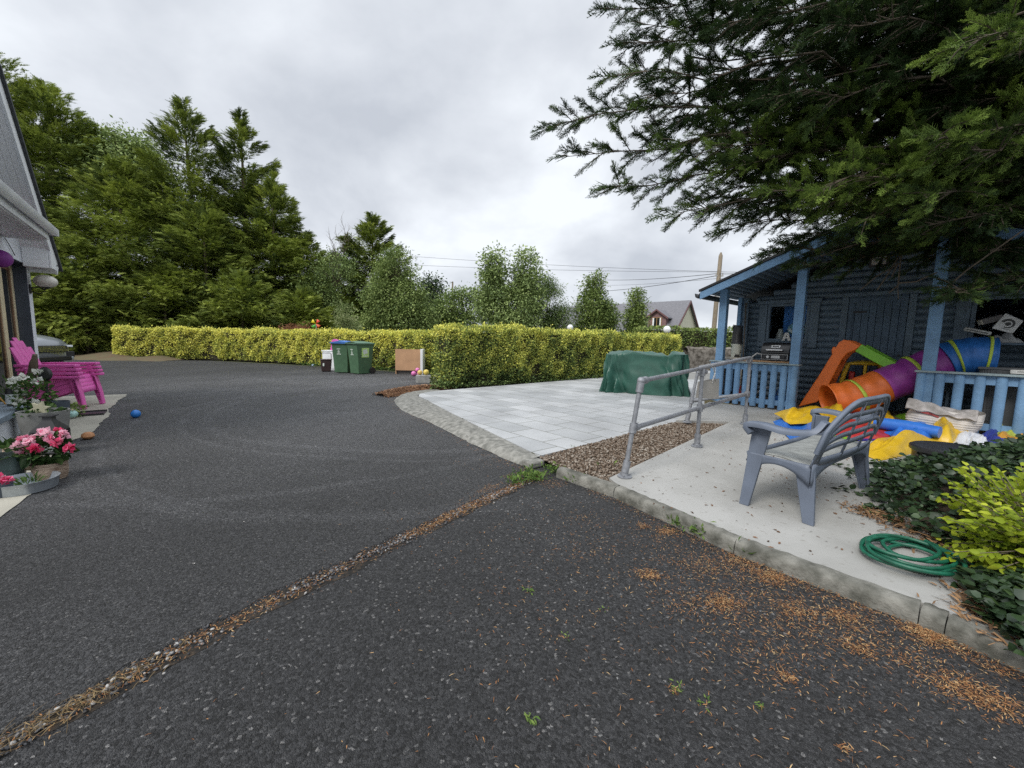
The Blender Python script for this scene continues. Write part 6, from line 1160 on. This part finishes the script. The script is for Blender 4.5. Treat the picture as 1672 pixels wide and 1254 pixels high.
ws = shed_thing('window_shelf', (.77, WY+.27, 1.17), 'dusty shelf board inside the left cabin window', 'shelf'); b = MB(); b.bb((-.40, -.18, 0), (.4, .2, .025)); b.bb((.02, -.05, .026), (.36, .18, .32)); b.build('shelf', PW, ws)
la = shed_thing('letter_ornament', (.80, WY-.075, 1.43), 'white letter A ornament on the cabin window ledge', 'ornament'); b = MB()
b.prism([(-.075, 0), (-.03, 0), (-.018, .045), (.018, .045), (.03, 0), (.075, 0), (.03, .16), (-.03, .16)], (0, -.028, 0), (1, 0, 0), (0, 0, 1), (0, .022, 0)); ao = b.build('letter', mat('white letter', (.75, .75, .72), .5), la); b = MB(); b.prism([(-.012, .075), (.012, .075), (0, .12)], (0, -.031, 0), (1, 0, 0), (0, 0, 1), (0, .004, 0)); b.build('letter_hole', BLACKP, ao)
# ---- right end of the porch
sh = shed_thing('porch_shelf', (3.70, 1.0, DZ), 'dark shelf unit under the right cabin window', 'shelf'); 
for z_ in (1.16, .5): b = MB(); b.bb((-.62, -.2, z_), (.6, .2, z_+.03)); b.build('shelf_board', BLUEW, sh)
for x in (-.6, .56): b = MB(); b.bb((x, -.2, 0), (x+.03, .2, 1.158)); b.build('side_panel', BLUEW, sh)
zt_ = DZ+1.192
cq = [SP(*p, .86) for p in ((1642, 511), (1671, 524), (1653, 545), (1619, 536))]
ctr = sum(cq, Vector())/4; sg = shed_thing('white_board', ctr, 'white square panel with a dark ring emblem propped at the right window', 'panel'); loc_ = [q-ctr for q in cq]
b = MB(); b.add([(p.x, 0, p.z) for p in loc_]+[(p.x, .02, p.z) for p in loc_], [(0, 1, 2, 3), (4, 5, 6, 7), (0, 1, 5, 4), (1, 2, 6, 5), (2, 3, 7, 6), (3, 0, 4, 7)]); b.build('board', mat('grey white panel', (.62, .62, .62), .5), sg, bevel=.008)
b = MB(); b.grid(lambda u, v: ((.045+.022*v*(.5+.9*u))*math.cos(-2.3+4.9*u)+.0, -.0035, (.045+.022*v*(.5+.9*u))*math.sin(-2.3+4.9*u)), 30, 2); b.lathe([(.0001, 0), (.026, 0), (.026, .002)], (0, -.003, 0), 20, rotm(math.pi/2)); b.build('ring_emblem', BLACKP, sg)
b = MB(); b.box((loc_[2].x*.5+loc_[3].x*.5+.03, -.004, loc_[2].z*.5+loc_[3].z*.5+.03), (.08, .004, .008), rotm(0, .35)); b.build('print', mat('grey lettering', (.2, .2, .2), .5), sg)
q = SP(1640, 556, .9); sd = shed_thing('toy_pile', (q.x, .9, zt_), 'grey crumpled packaging heaped under the white panel', 'packaging'); b = MB(); b.grid(lambda u, v: ((-.18+.36*u), -.1+.2*v, .16*math.sin(math.pi*u)*math.sin(math.pi*v)*(.7+.3*math.sin(u*17+v*9))), 18, 12); b.build('packaging', mat('grey film', (.32, .33, .34), .4, .2, 10, .5, 20), sd)
q = SP(1596, 541, .95); kb = shed_thing('white_console', (q.x, .95, q.z-.03), 'long white console with a black stripe lying above the tunnel', 'console', -.1); b = MB(); b.box((0, 0, .03), (.28, .10, .06), rotm(0, .28)); b.build('case', mat('off white case', (.55, .55, .52), .5), kb, bevel=.015); b = MB(); b.box((0, -.051, .03), (.23, .006, .012), rotm(0, .28)); b.build('stripe', BLACKP, kb)
q = SP(1615, 521, 1.0); kx = shed_thing('grey_carton', (q.x, 1.0, q.z-.06), 'dark grey carton with pale end between the console and the panel', 'carton', .3); b = MB(); b.box((0.02, 0, .05), (.20, .14, .08), rotm(0, -.35)); b.build('carton', mat('grey card', (.16, .15, .15), .7), kx, bevel=.004); b = MB(); b.box((-.085, -.004, .01), (.02, .125, .07), rotm(0, -.35)); b.build('end_flap', PW, kx)
q = SP(1640, 612, .40); ctq = shed_thing('ribbed_tub', (q.x+.1, .42, DZ), 'grey ribbed plastic storage tub behind the right balustrade', 'tub'); b = MB(); b.grid(lambda u, v: ((.30+.03*v)*math.copysign(abs(math.cos(u*6.283))**.3, math.cos(u*6.283))*(1+.012*math.sin(u*250)), (.22+.02*v)*math.copysign(abs(math.sin(u*6.283))**.3, math.sin(u*6.283))*(1+.012*math.sin(u*250)), .82*v), 200, 5, wrap=True); b.bb((-.34, -.25, .823), (.34, .25, .85)); b.build('tub', mat('dark ribbed plastic', (.07, .075, .08), .5), ctq)
q = SP(1660, 610, .2); wbx = shed_thing('white_box', (q.x+.06, .16, 1.015), 'white plastic box at the right edge above the slats', 'box'); b = MB(); b.bb((-.12, -.08, 0), (.14, .08, .055)); b.build('box', mat('white lid plastic', (.55, .55, .53), .5), wbx, bevel=.01); b = MB(); b.bb((-.06, -.083, .03), (.02, -.0805, .036)); b.build('slot', BLACKP, wbx)
# ------------------------------------------------------------------ things along the house front
PINK = mat('magenta plastic', (.68, .12, .42), .38, .08, 8)
def adirondack(loc, rz, label):
    r = empty('garden_chair', loc, rz, label, 'chair', 'pink garden chairs in one stack')
    # local: x forward, front legs at x=0, y across (+-.34); back reclines towards -x
    b = MB()
    for k in range(5):
        y0 = -.25+k*.101; hgt = .98-.05*abs(k-2)**1.6
        dv = Vector((-.27, 0, .70)).normalized(); p0 = Vector((-.50, y0, .20)); L = (hgt-.20)/dv.z
        nrm = Vector((dv.z, 0, -dv.x)); b.add([p0+dv*t+Vector((0, w_, 0))+nrm*o_ for t in (0, L) for w_ in (0, .094) for o_ in (0, .022)], [(0, 1, 3, 2), (4, 6, 7, 5), (0, 4, 5, 1), (2, 3, 7, 6), (0, 2, 6, 4), (1, 5, 7, 3)])
    b.box((-.66, 0, .58), (.03, .46, .04), rotm(0, -.37)); b.build('backrest', PINK, r, bevel=.008)
    b = MB(); b.grid(lambda u, v: (-.02-.52*u, -.26+.52*v, .36-.16*u-.02*math.sin(u*3)), 8, 10); b.grid(lambda u, v: (-.02+.02*u, -.26+.52*v, .36-.10*u), 3, 10); b.build('seat', PINK, r, solid=.02)
    for s_ in (-1, 1):
        y = s_*.31
        b = MB(); b.prism([(0.02, 0), (.075, 0), (.055, .22), (.0, .52), (-.075, .52), (-.03, .25)], (0, y-.05, 0), (1, 0, 0), (0, 0, 1), (0, .10, 0)); b.build('front_leg', PINK, r, bevel=.012)
        b = MB(); b.prism([(-.07, .30), (-.07, .40), (-.80, .13), (-.80, .0), (-.70, .0), (-.60, .10)], (0, y-s_*.03-.02, 0), (1, 0, 0), (0, 0, 1), (0, .04, 0)); b.build('rear_leg', PINK, r, bevel=.01)
        b = MB(); b.prism([(.07, -.07), (.10, .0), (.07, .07), (-.50, .06), (-.66, .03), (-.66, -.03), (-.50, -.05)], (0, y+s_*.015, .522), (1, 0, 0), (0, 1 if s_ > 0 else -1, 0), (0, 0, .046)); b.build('armrest', PINK, r, bevel=.01)
    return r
q = (G(139, 668)+G(155, 661))/2
labs = ['bottom pink plastic garden chair of the stack by the house', 'second pink garden chair up from the ground in the stack', 'third pink garden chair up, just under the topmost one', 'topmost pink garden chair with sloping slatted back']
ra = math.atan2(hy.y, hy.x)-.26
for k in range(4):
    if k == 0: ch0 = adirondack((q.x, q.y, .008), ra, labs[0]); ch = ch0
    else: ch = copy_tree(ch0); ch['label'] = labs[k]
    ch.location = (q.x-.015*k*math.cos(ra), q.y-.015*k*math.sin(ra), .008+.062*k)
# ---- parked car
cr_ = G(116, 599); car = empty('parked_car', (0, 0, 0), 0, 'dark grey sport utility car parked beyond the house corner', 'car')
ha = math.radians(8); lf = Vector((-math.sin(ha), math.cos(ha), 0)); car.location = Vector((-15.15, 13.9, 0))-lf*.93; car.rotation_euler = (0, 0, ha)
PAINT = mat('grey car paint', (.30, .32, .34), .25, .05, 3, metal=.35, coat=.8)
# local: x forward with nose at 0, y left
ST = [(-.0, .60, .35, .72, .80), (-.06, .78, .30, .96, .90), (-.25, .88, .27, 1.07, .93), (-.6, .92, .26, 1.14, .94), (-1.15, .93, .25, 1.20, .95), (-1.5, .93, .25, 1.22, .95), (-3.4, .93, .25, 1.18, .95), (-4.2, .92, .28, 1.16, .95), (-4.45, .85, .35, 1.05, .9)]
b = MB(); ring = 20; vs = []
for x, hw_, zb, zt, k in ST:
    for i in range(ring):
        a = 2*math.pi*i/ring+math.pi/ring; ca, sa = math.cos(a), math.sin(a); X = math.copysign(abs(ca)**.45, ca); Z = math.copysign(abs(sa)**.42, sa); zz = (zb+zt)/2+(zt-zb)/2*Z
        vs.append((x-(.10*abs(X)**3 if x > -.3 else 0), hw_*X*(1-.06*max(0, Z)**2), zz+(.03 if Z > .9 and abs(X) < .5 else 0)))
b.add(vs, [(i*ring+k, i*ring+(k+1) % ring, (i+1)*ring+(k+1) % ring, (i+1)*ring+k) for i in range(len(ST)-1) for k in range(ring)]+[tuple(range(ring)), tuple(range((len(ST)-1)*ring, len(ST)*ring))], True); b.build('body', PAINT, car)
b = MB(); rs = [[(-1.35, .84, 1.12), (-4.1, .84, 1.14), (-3.7, .66, 1.62), (-2.15, .66, 1.66)], [(-1.35, -.84, 1.12), (-4.1, -.84, 1.14), (-3.7, -.66, 1.62), (-2.15, -.66, 1.66)]]
b.add(rs[0]+rs[1], [(0, 1, 2, 3), (4, 7, 6, 5), (0, 3, 7, 4), (1, 5, 6, 2), (3, 2, 6, 7)]); b.build('cabin', mat('car glass', (.02, .025, .03), .05), car, bevel=.04)
b = MB(); b.bb((-3.65, -.64, 1.655), (-2.2, .64, 1.70)); b.build('roof', PAINT, car, bevel=.03)
for x in (-.85, -3.5):
    for y in (-.86, .86):
        b = MB(); b.cyl((x, y-.12, .36), (x, y+.12, .36), .36, n=28); wo = b.build('wheel', BLACKP, car, bevel=.03); b = MB(); b.cyl((x, y-.125, .36), (x, y+.125, .36), .24, n=20); b.build('rim', STEEL, wo)
b = MB(); b.box((.0, 0, .72), (.06, 1.05, .22), rotm(0, -.12)); go = b.build('grille', BLACKP, car, bevel=.02)
b = MB()
for k in range(4): b.box((.035-.007*k, 0, .65+.045*k), (.02, 1.0-.04*k, .012))
b.build('chrome_bar', mat('chrome', (.75, .76, .78), .15, .02, metal=1), go)
for s_ in (-1, 1):
    b = MB(); b.box((-.10, s_*.62, .80), (.12, .30, .07), rotm(0, 0, -s_*.38)); b.build('headlight', mat('headlamp', (.75, .78, .8), .1, .05), car, bevel=.015)
    b = MB(); b.box((-.10, s_*.70, .52), (.08, .26, .20), rotm(0, 0, -s_*.40)); b.build('fog_lamp', BLACKP, car, bevel=.02)
    b = MB(); b.box((-.05, s_*.5, .40), (.10, .45, .10), rotm(0, 0, -s_*.18)); b.build('bumper_trim', mat('silver trim', (.42, .44, .46), .4, metal=.5), car, bevel=.02)
b = MB(); b.box((.02, 0, .40), (.10, 1.2, .16)); b.build('bumper', BLACKP, car, bevel=.03)
# ---- wall lamp, paper lantern
q = hpt(.17, 0, 2.06); wlp = empty('wall_lamp', q, ANG, 'frosted globe wall lamp on a black bracket at the house corner', 'lamp')
b = MB(); b.lathe([(.001, 0), (.05, .0), (.05, .018), (.02, .03)], (0, .0, 0), 12, rotm(-math.pi/2), sy=1.8); b.build('wall_plate', BLACKM, wlp)
b = MB(); b.tube([(0, .02, .02), (0, .12, .05), (0, .17, .0), (0, .21, .03)], .011, 6); b.tube([(0, .02, -.05), (0, .12, -.07), (0, .2, -.02)], .009, 6); b.lathe([(.001, 0), (.055, 0), (.075, .03), (.07, .04)], (0, .21, .03), 14); b.build('bracket', BLACKM, wlp)
b = MB(); b.lathe([(.06, .0)]+[(.158*math.cos(t), .11+.118*math.sin(t)) for t in np.linspace(-1.15, 1.5707, 14)], (0, .21, .05), 28); gm_ = mat('frosted lamp glass', (.60, .58, .52), .3, .12, 7); b.build('globe', gm_, wlp)
q = AT(0, 422, 6.2); lt = empty('paper_lantern', q, 0, 'purple and red striped paper ball hanging at the window head', 'lantern'); lt.scale = (.85, .85, .85)
for k, (c_, a0_, a1_) in enumerate((((.20, .03, .24), 0, 2.2), ((.45, .05, .06), 2.2, 4.3), ((.25, .03, .35), 4.3, 6.284))):
    b = MB(); b.grid(lambda u, v: (.155*math.sin(math.pi*v)*math.cos(a0_+(a1_-a0_)*u-1.2)*(1+.02*math.sin(u*30)), .155*math.sin(math.pi*v)*math.sin(a0_+(a1_-a0_)*u-1.2), -.155*math.cos(math.pi*v)), 12, 14); b.build('paper_panel', mat('lantern paper', c_, .6), lt)
b = MB(); b.tube([(0, 0, .155), (.0, .0, .5)], .003, 5); b.build('cord', BLACKP, lt)
# ---- pots
def flowers(nm, parent, cents, rad, m, seed, petals=26):
    g = np.random.default_rng(seed); C = np.repeat(np.array(cents, float), petals, 0); n = len(C); u = unit(g.normal(size=(n, 3))*np.array([1, 1, .8])+np.array([0, -.2, .5])); r = rad*g.uniform(.25, 1, n)
    pos = C+u*r[:, None]*.55; T = np.clip(np.repeat(g.uniform(.15, .95, len(cents)), petals)+g.normal(0, .12, n)+.25*(r/rad-.6), 0, 1); s = rad*g.uniform(.7, 1.0, n)
    V, F, T = inst(*LEAF, pos, basis(u+g.normal(0, .5, (n, 3)), g.normal(size=(n, 3))+u), np.stack([s, s*1.9, s], 1), T); return npmesh(nm, V, F, m, parent, T)
def leaves(nm, parent, n, cen, rad, leaf, m, seed, asp=1.4, tone=.5, up=.3):
    g = np.random.default_rng(seed); u = unit(g.normal(size=(n, 3))); pos = np.array(cen)+u*(g.uniform(.2, 1, n)**.5)[:, None]*np.array(rad); s = leaf*g.uniform(.6, 1.2, n)
    V, F, T = inst(*FOLD, pos, basis(u+np.array([0, 0, up])+g.normal(0, .4, (n, 3)), np.array([0, 0, 1.])+g.normal(0, .5, (n, 3))), np.stack([s, s*asp, s], 1), np.clip(g.normal(tone, .18, n), 0, 1)); return npmesh(nm, V, F, m, parent, T)
LG = leafmat('garden leaves', [(0, (.02, .045, .015)), (1, (.14, .22, .06)), (.5, (.05, .10, .03))], .5, .25)
WF = leafmat('white petals', [(0, (.55, .58, .50)), (1, (.85, .85, .80))], .6, .3)
PF = leafmat('pink petals', [(0, (.62, .03, .12)), (1, (.88, .62, .68)), (.4, (.75, .12, .25)), (.62, (.82, .42, .55))], .6, .3)
def pot(nm, px, py, r, h, label, m=GREYPOT, z=0., cat='pot', taper=.72, dx=0, dy=0):
    q = G(px, py, z); o = empty(nm, (q.x+dx, q.y+dy, z+.007), 0, label, cat); b = MB(); b.lathe([(.001, 0), (r*taper, 0), (r*.9, h*.55), (r, h), (r*.93, h), (r*.88, h*.86), (.001, h*.85)], n=32); b.build('bowl', m, o); return o
p = pot('planter', 77, 728, .205, .40, 'big grey round planter beside the window ledge'); leaves('trailing_leaves', p, 160, (0, 0, .38), (.19, .19, .06), .05, LG, 1)
b = MB(); b.prism([(.085*math.cos(a) if i % 2 == 0 else .045*math.cos(a), .085*math.sin(a) if i % 2 == 0 else .045*math.sin(a)) for i, a in enumerate(np.arange(12)*math.pi/6+.2)], (0, 0, 0), (1, .3, 0), (0, 0, 1), (0, .02, 0)); q = G(77, 728); st = empty('star_ornament', (q.x+.06, q.y-.09, .445), 0, 'pale wooden star leaning in the big grey planter', 'ornament'); b.build('star', mat('pale wood star', (.42, .40, .28), .8), st)
p = pot('planter', 92, 700, .15, .36, 'tall slate bowl planter behind the big grey one', SLATE)
p = pot('flower_pot', 62, 712, .16, .34, 'dark pot of white flowers by the ledge', SLATE); leaves('leaves', p, 420, (.0, 0, .52), (.18, .18, .24), .055, LG, 2, tone=.6); flowers('blossoms', p, [(-.10, -.08, .60), (-.14, -.02, .52), (.02, -.10, .72), (.10, -.02, .68), (-.02, -.14, .44), (.14, -.10, .42), (-.20, .02, .42), (.05, .04, .78), (-.06, -.14, .68)], .055, WF, 3, 22)
rc = empty('rosemary_tuft', hpt(3.35, .30, .345), 0, 'leafy green plant in a small pot at the window end of the ledge', 'plant'); b = MB(); b.lathe([(.001, 0), (.06, 0), (.085, .1), (.07, .1)], n=16); b.build('pot', SLATE, rc); leaves('leaves', rc, 320, (0, 0, .22), (.15, .15, .18), .05, LG, 4, asp=.6, up=.9, tone=.6); rc.location = hpt(3.0, .26, 0.006); rc.scale = (1.3, 1.3, 1.6)
# metal leaf ornament
q = AT(50, 640, 5.0); lfm = empty('leaf_ornament', (q.x, q.y, .01), math.radians(-20), 'large dark bronze leaf on a stake among the pots', 'ornament')
b = MB(); b.grid(lambda u, v: (-.10+.25*u-.085*math.sin(math.pi*u**.85)*(2*v-1), .04*abs(2*v-1), .66+.34*u+.062*math.sin(math.pi*u**.85)*(2*v-1)), 18, 7); b.build('leaf', mat('bronze leaf', (.13, .10, .075), .5, .2, 9, metal=.4), lfm, solid=.006); b = MB(); b.tube([(-.16, 0, 0), (-.12, 0, .4), (-.10, 0, .68)], .01, 6); b.build('stake', BLACKM, lfm)
q = AT(77, 640, 4.9); fd = empty('solar_light', (q.x, q.y, .01), 0, 'black round garden light on a stake before the pink chairs', 'garden light'); b = MB(); b.lathe([(.001, -.02), (.07, -.02), (.088, .0), (.07, .02), (.05, .015), (.001, .012)], (0, 0, .76), 24, rotm(math.pi/2)); b.build('disc', BLACKP, fd); b = MB(); b.cyl((0, 0, 0), (0, 0, .70), .012); b.build('stake', BLACKP, fd)
# objects on the ledge
def onl(x, y): return hpt(x, y, .347)
rk = empty('black_stone', onl(3.47, .36), 0, 'rounded black stone on the window ledge', 'stone'); b = MB(); b.sphere((0, 0, .055), .085, (1.1, .9, .65)); b.build('stone', mat('black slate stone', (.03, .032, .035), .6, .3, 12, .5), rk)
cl = empty('candle_jar', onl(3.75, .40), 0, 'small glass candle jar with dark lid on the ledge', 'jar'); b = MB(); b.lathe([(.001, .03), (.05, .03), (.055, .1), (.05, .15)], n=18); b.build('glass', mat('milky glass', (.42, .46, .46), .15, .1), cl); b = MB(); b.lathe([(.001, 0), (.045, 0), (.045, .03), (.001, .03)], n=18); b.build('foot', BLACKP, cl); b = MB(); b.lathe([(.05, .15), (.052, .16), (.046, .21), (.05, .22), (.001, .225)], n=18); b.build('lid', BLACKP, cl)
st = empty('bamboo_stick', onl(3.60, .22), 0, 'thin orange stick leaning on the ledge plants', 'stick'); b = MB(); b.tube([(0.02, .1, 0), (-.05, -.1, .42)], .008, 6); b.build('stick', mat('orange cane', (.48, .26, .06), .6), st)
# lantern, tray and mat
q = G(86, 740); ln_ = empty('lantern', (q.x, q.y, .007), .4, 'black metal garden lantern between the planter and the flowers', 'lantern')
b = MB(); b.bb((-.11, -.11, 0), (.11, .11, .03)); b.build('base', BLACKM, ln_, bevel=.006)
b = MB()
for x in (-.095, .095):
    for y in (-.095, .095): b.bb((x-.012, y-.012, .03), (x+.012, y+.012, .24))
b.build('frame', BLACKM, ln_); b = MB(); b.bb((-.085, -.085, .031), (.085, .085, .239)); b.build('glass', mat('lantern glass', (.25, .27, .27), .1), ln_)
b = MB(); b.lathe([(.15, .24), (.145, .255), (.055, .35), (.05, .39), (.075, .395), (.075, .405), (.001, .41)], n=4, R=rotm(0, 0, math.pi/4)); b.build('roof', BLACKM, ln_)
q = G(128, 678); mt_ = empty('boot_tray', (q.x, q.y, .007), ANG+1.57, 'flat black tray lying on the path by the chairs', 'tray'); b = MB(); b.bb((-.30, -.20, 0), (.30, .20, .012)); b.bb((-.30, -.20, .0121), (.30, -.185, .03)); b.bb((-.30, .185, .0121), (.30, .20, .03)); b.build('tray', BLACKP, mt_)
q = G(119, 684); gb = empty('glass_bauble', (q.x, q.y, .02), 0, 'pale teal ribbed glass ball ornament on the black tray', 'ornament'); b = MB(); b.lathe([(max(.001, .062*math.sin(t)*(1)), .055-.055*math.cos(t)) for t in np.linspace(0, math.pi, 12)], n=24); b.build('ball', mat('teal glass', (.35, .56, .52), .12, .25, 30), gb); b = MB(); b.lathe([(.018, .108), (.022, .125), (.001, .13)], n=12); b.build('cap', CREAM, gb)
q = G(105, 684); iv = empty('trailing_plant', (q.x, q.y, .02), 0, 'yellow green trailing plant between planter and tray', 'plant'); leaves('leaves', iv, 150, (0, .1, .10), (.22, .12, .10), .05, PER, 6); b = MB(); b.lathe([(.001, 0), (.06, 0), (.07, .08), (.06, .08)], n=16); b.build('pot', SLATE, iv)
# basket of pink roses
q = G(84, 782); bs = empty('flower_basket', (q.x, q.y, .007), 0, 'round woven basket full of pink and white roses', 'flowers'); bs.scale = (.84, .84, .9)
WICK = mat('woven seagrass', (.30, .20, .14), .9, .3, 25, 1.0, 60, stretch=(.6, .6, 3), c2=(.42, .33, .25)); b = MB(); b.lathe([(.001, 0), (.115, 0), (.128, .05), (.132, .10), (.128, .145), (.137, .16), (.12, .165), (.11, .14), (.001, .13)], n=32); b.build('basket', WICK, bs)
b = MB(); b.sphere((-.14, -.06, .13), .05, (1.2, .9, .7)); b.build('handle', mat('pale handle', (.46, .36, .24), .8), bs)
leaves('leaves', bs, 240, (.0, 0, .28), (.17, .16, .13), .085, LG, 8, tone=.35)
cs_ = [(-.12, -.10, .40), (-.17, 0, .37), (-.02, -.14, .385), (.05, -.15, .33), (-.06, -.16, .32), (.02, -.02, .44), (.10, -.06, .41), (.17, -.06, .375), (.25, -.03, .31), (-.05, .02, .45), (.12, .05, .42), (-.12, -.15, .35), (.0, .1, .44), (-.20, .08, .38)]
flowers('blossoms', bs, cs_, .05, PF, 9, 34)
b = MB(); b.grid(lambda u, v: (-.08+.10*u*1.0+.05*math.sin(math.pi*u)*(2*v-1), -.15-.03*abs(2*v-1), .14+.16*u+.05*math.sin(math.pi*u)*(2*v-1)*-.4), 8, 5); b.build('large_leaf', mat('dark leaf', (.035, .07, .025), .45), bs, solid=.003)
q = G(40, 800); zt_q = empty('metal_tray', (q.x, q.y, .007), 0, 'round zinc tray with a tuft of green on the path', 'tray'); b = MB(); b.lathe([(.001, .004), (.165, .004), (.185, .0), (.20, .085), (.204, .088), (.196, .088), (.18, .012), (.001, .010)], n=40); b.build('tray', GALV, zt_q); leaves('tuft', zt_q, 90, (.03, .02, .05), (.09, .07, .03), .06, LG, 10, asp=.35, up=.8, tone=.7)
q = G(18, 768); wk = empty('wicker_ball', (q.x-.05, q.y+.15, .15), 0, 'brown wicker ball resting among the pots', 'ornament'); b = MB(); gr = random.Random(3)
for k in range(22):
    n_ = Vector((gr.gauss(0, 1), gr.gauss(0, 1), gr.gauss(0, 1))).normalized(); a_ = n_.orthogonal().normalized(); c_ = n_.cross(a_); h_ = gr.uniform(-.06, .06); rr = math.sqrt(.12**2-h_*h_)
    b.tube([n_*h_+a_*rr*math.cos(t)+c_*rr*math.sin(t) for t in np.linspace(0, 6.283, 22)], .009, 5, cap=False)
b.build('ball', WICK, wk); b = MB(); b.lathe([(.001, -.145), (.07, -.145), (.085, -.07), (.07, -.07)], n=16); b.build('foot', SLATE, wk)
p = pot('planter', 8, 790, .15, .24, 'dark green glazed pot at the left picture edge', mat('green glaze', (.07, .10, .095), .3, .2, 6)); leaves('leaves', p, 120, (0.02, 0, .27), (.16, .16, .08), .08, LG, 12, tone=.4); flowers('blossoms', p, [(-.02, -.12, .30)], .035, PF, 13)
p = pot('flower_pot', 6, 812, .07, .10, 'tiny pot of pale pink flowers at the left edge before the tray', SLATE, dx=-.02); flowers('blossoms', p, [(.0, 0, .14), (.04, .02, .12), (-.03, .02, .13)], .04, PF, 14)
bpy.context.view_layer.update()
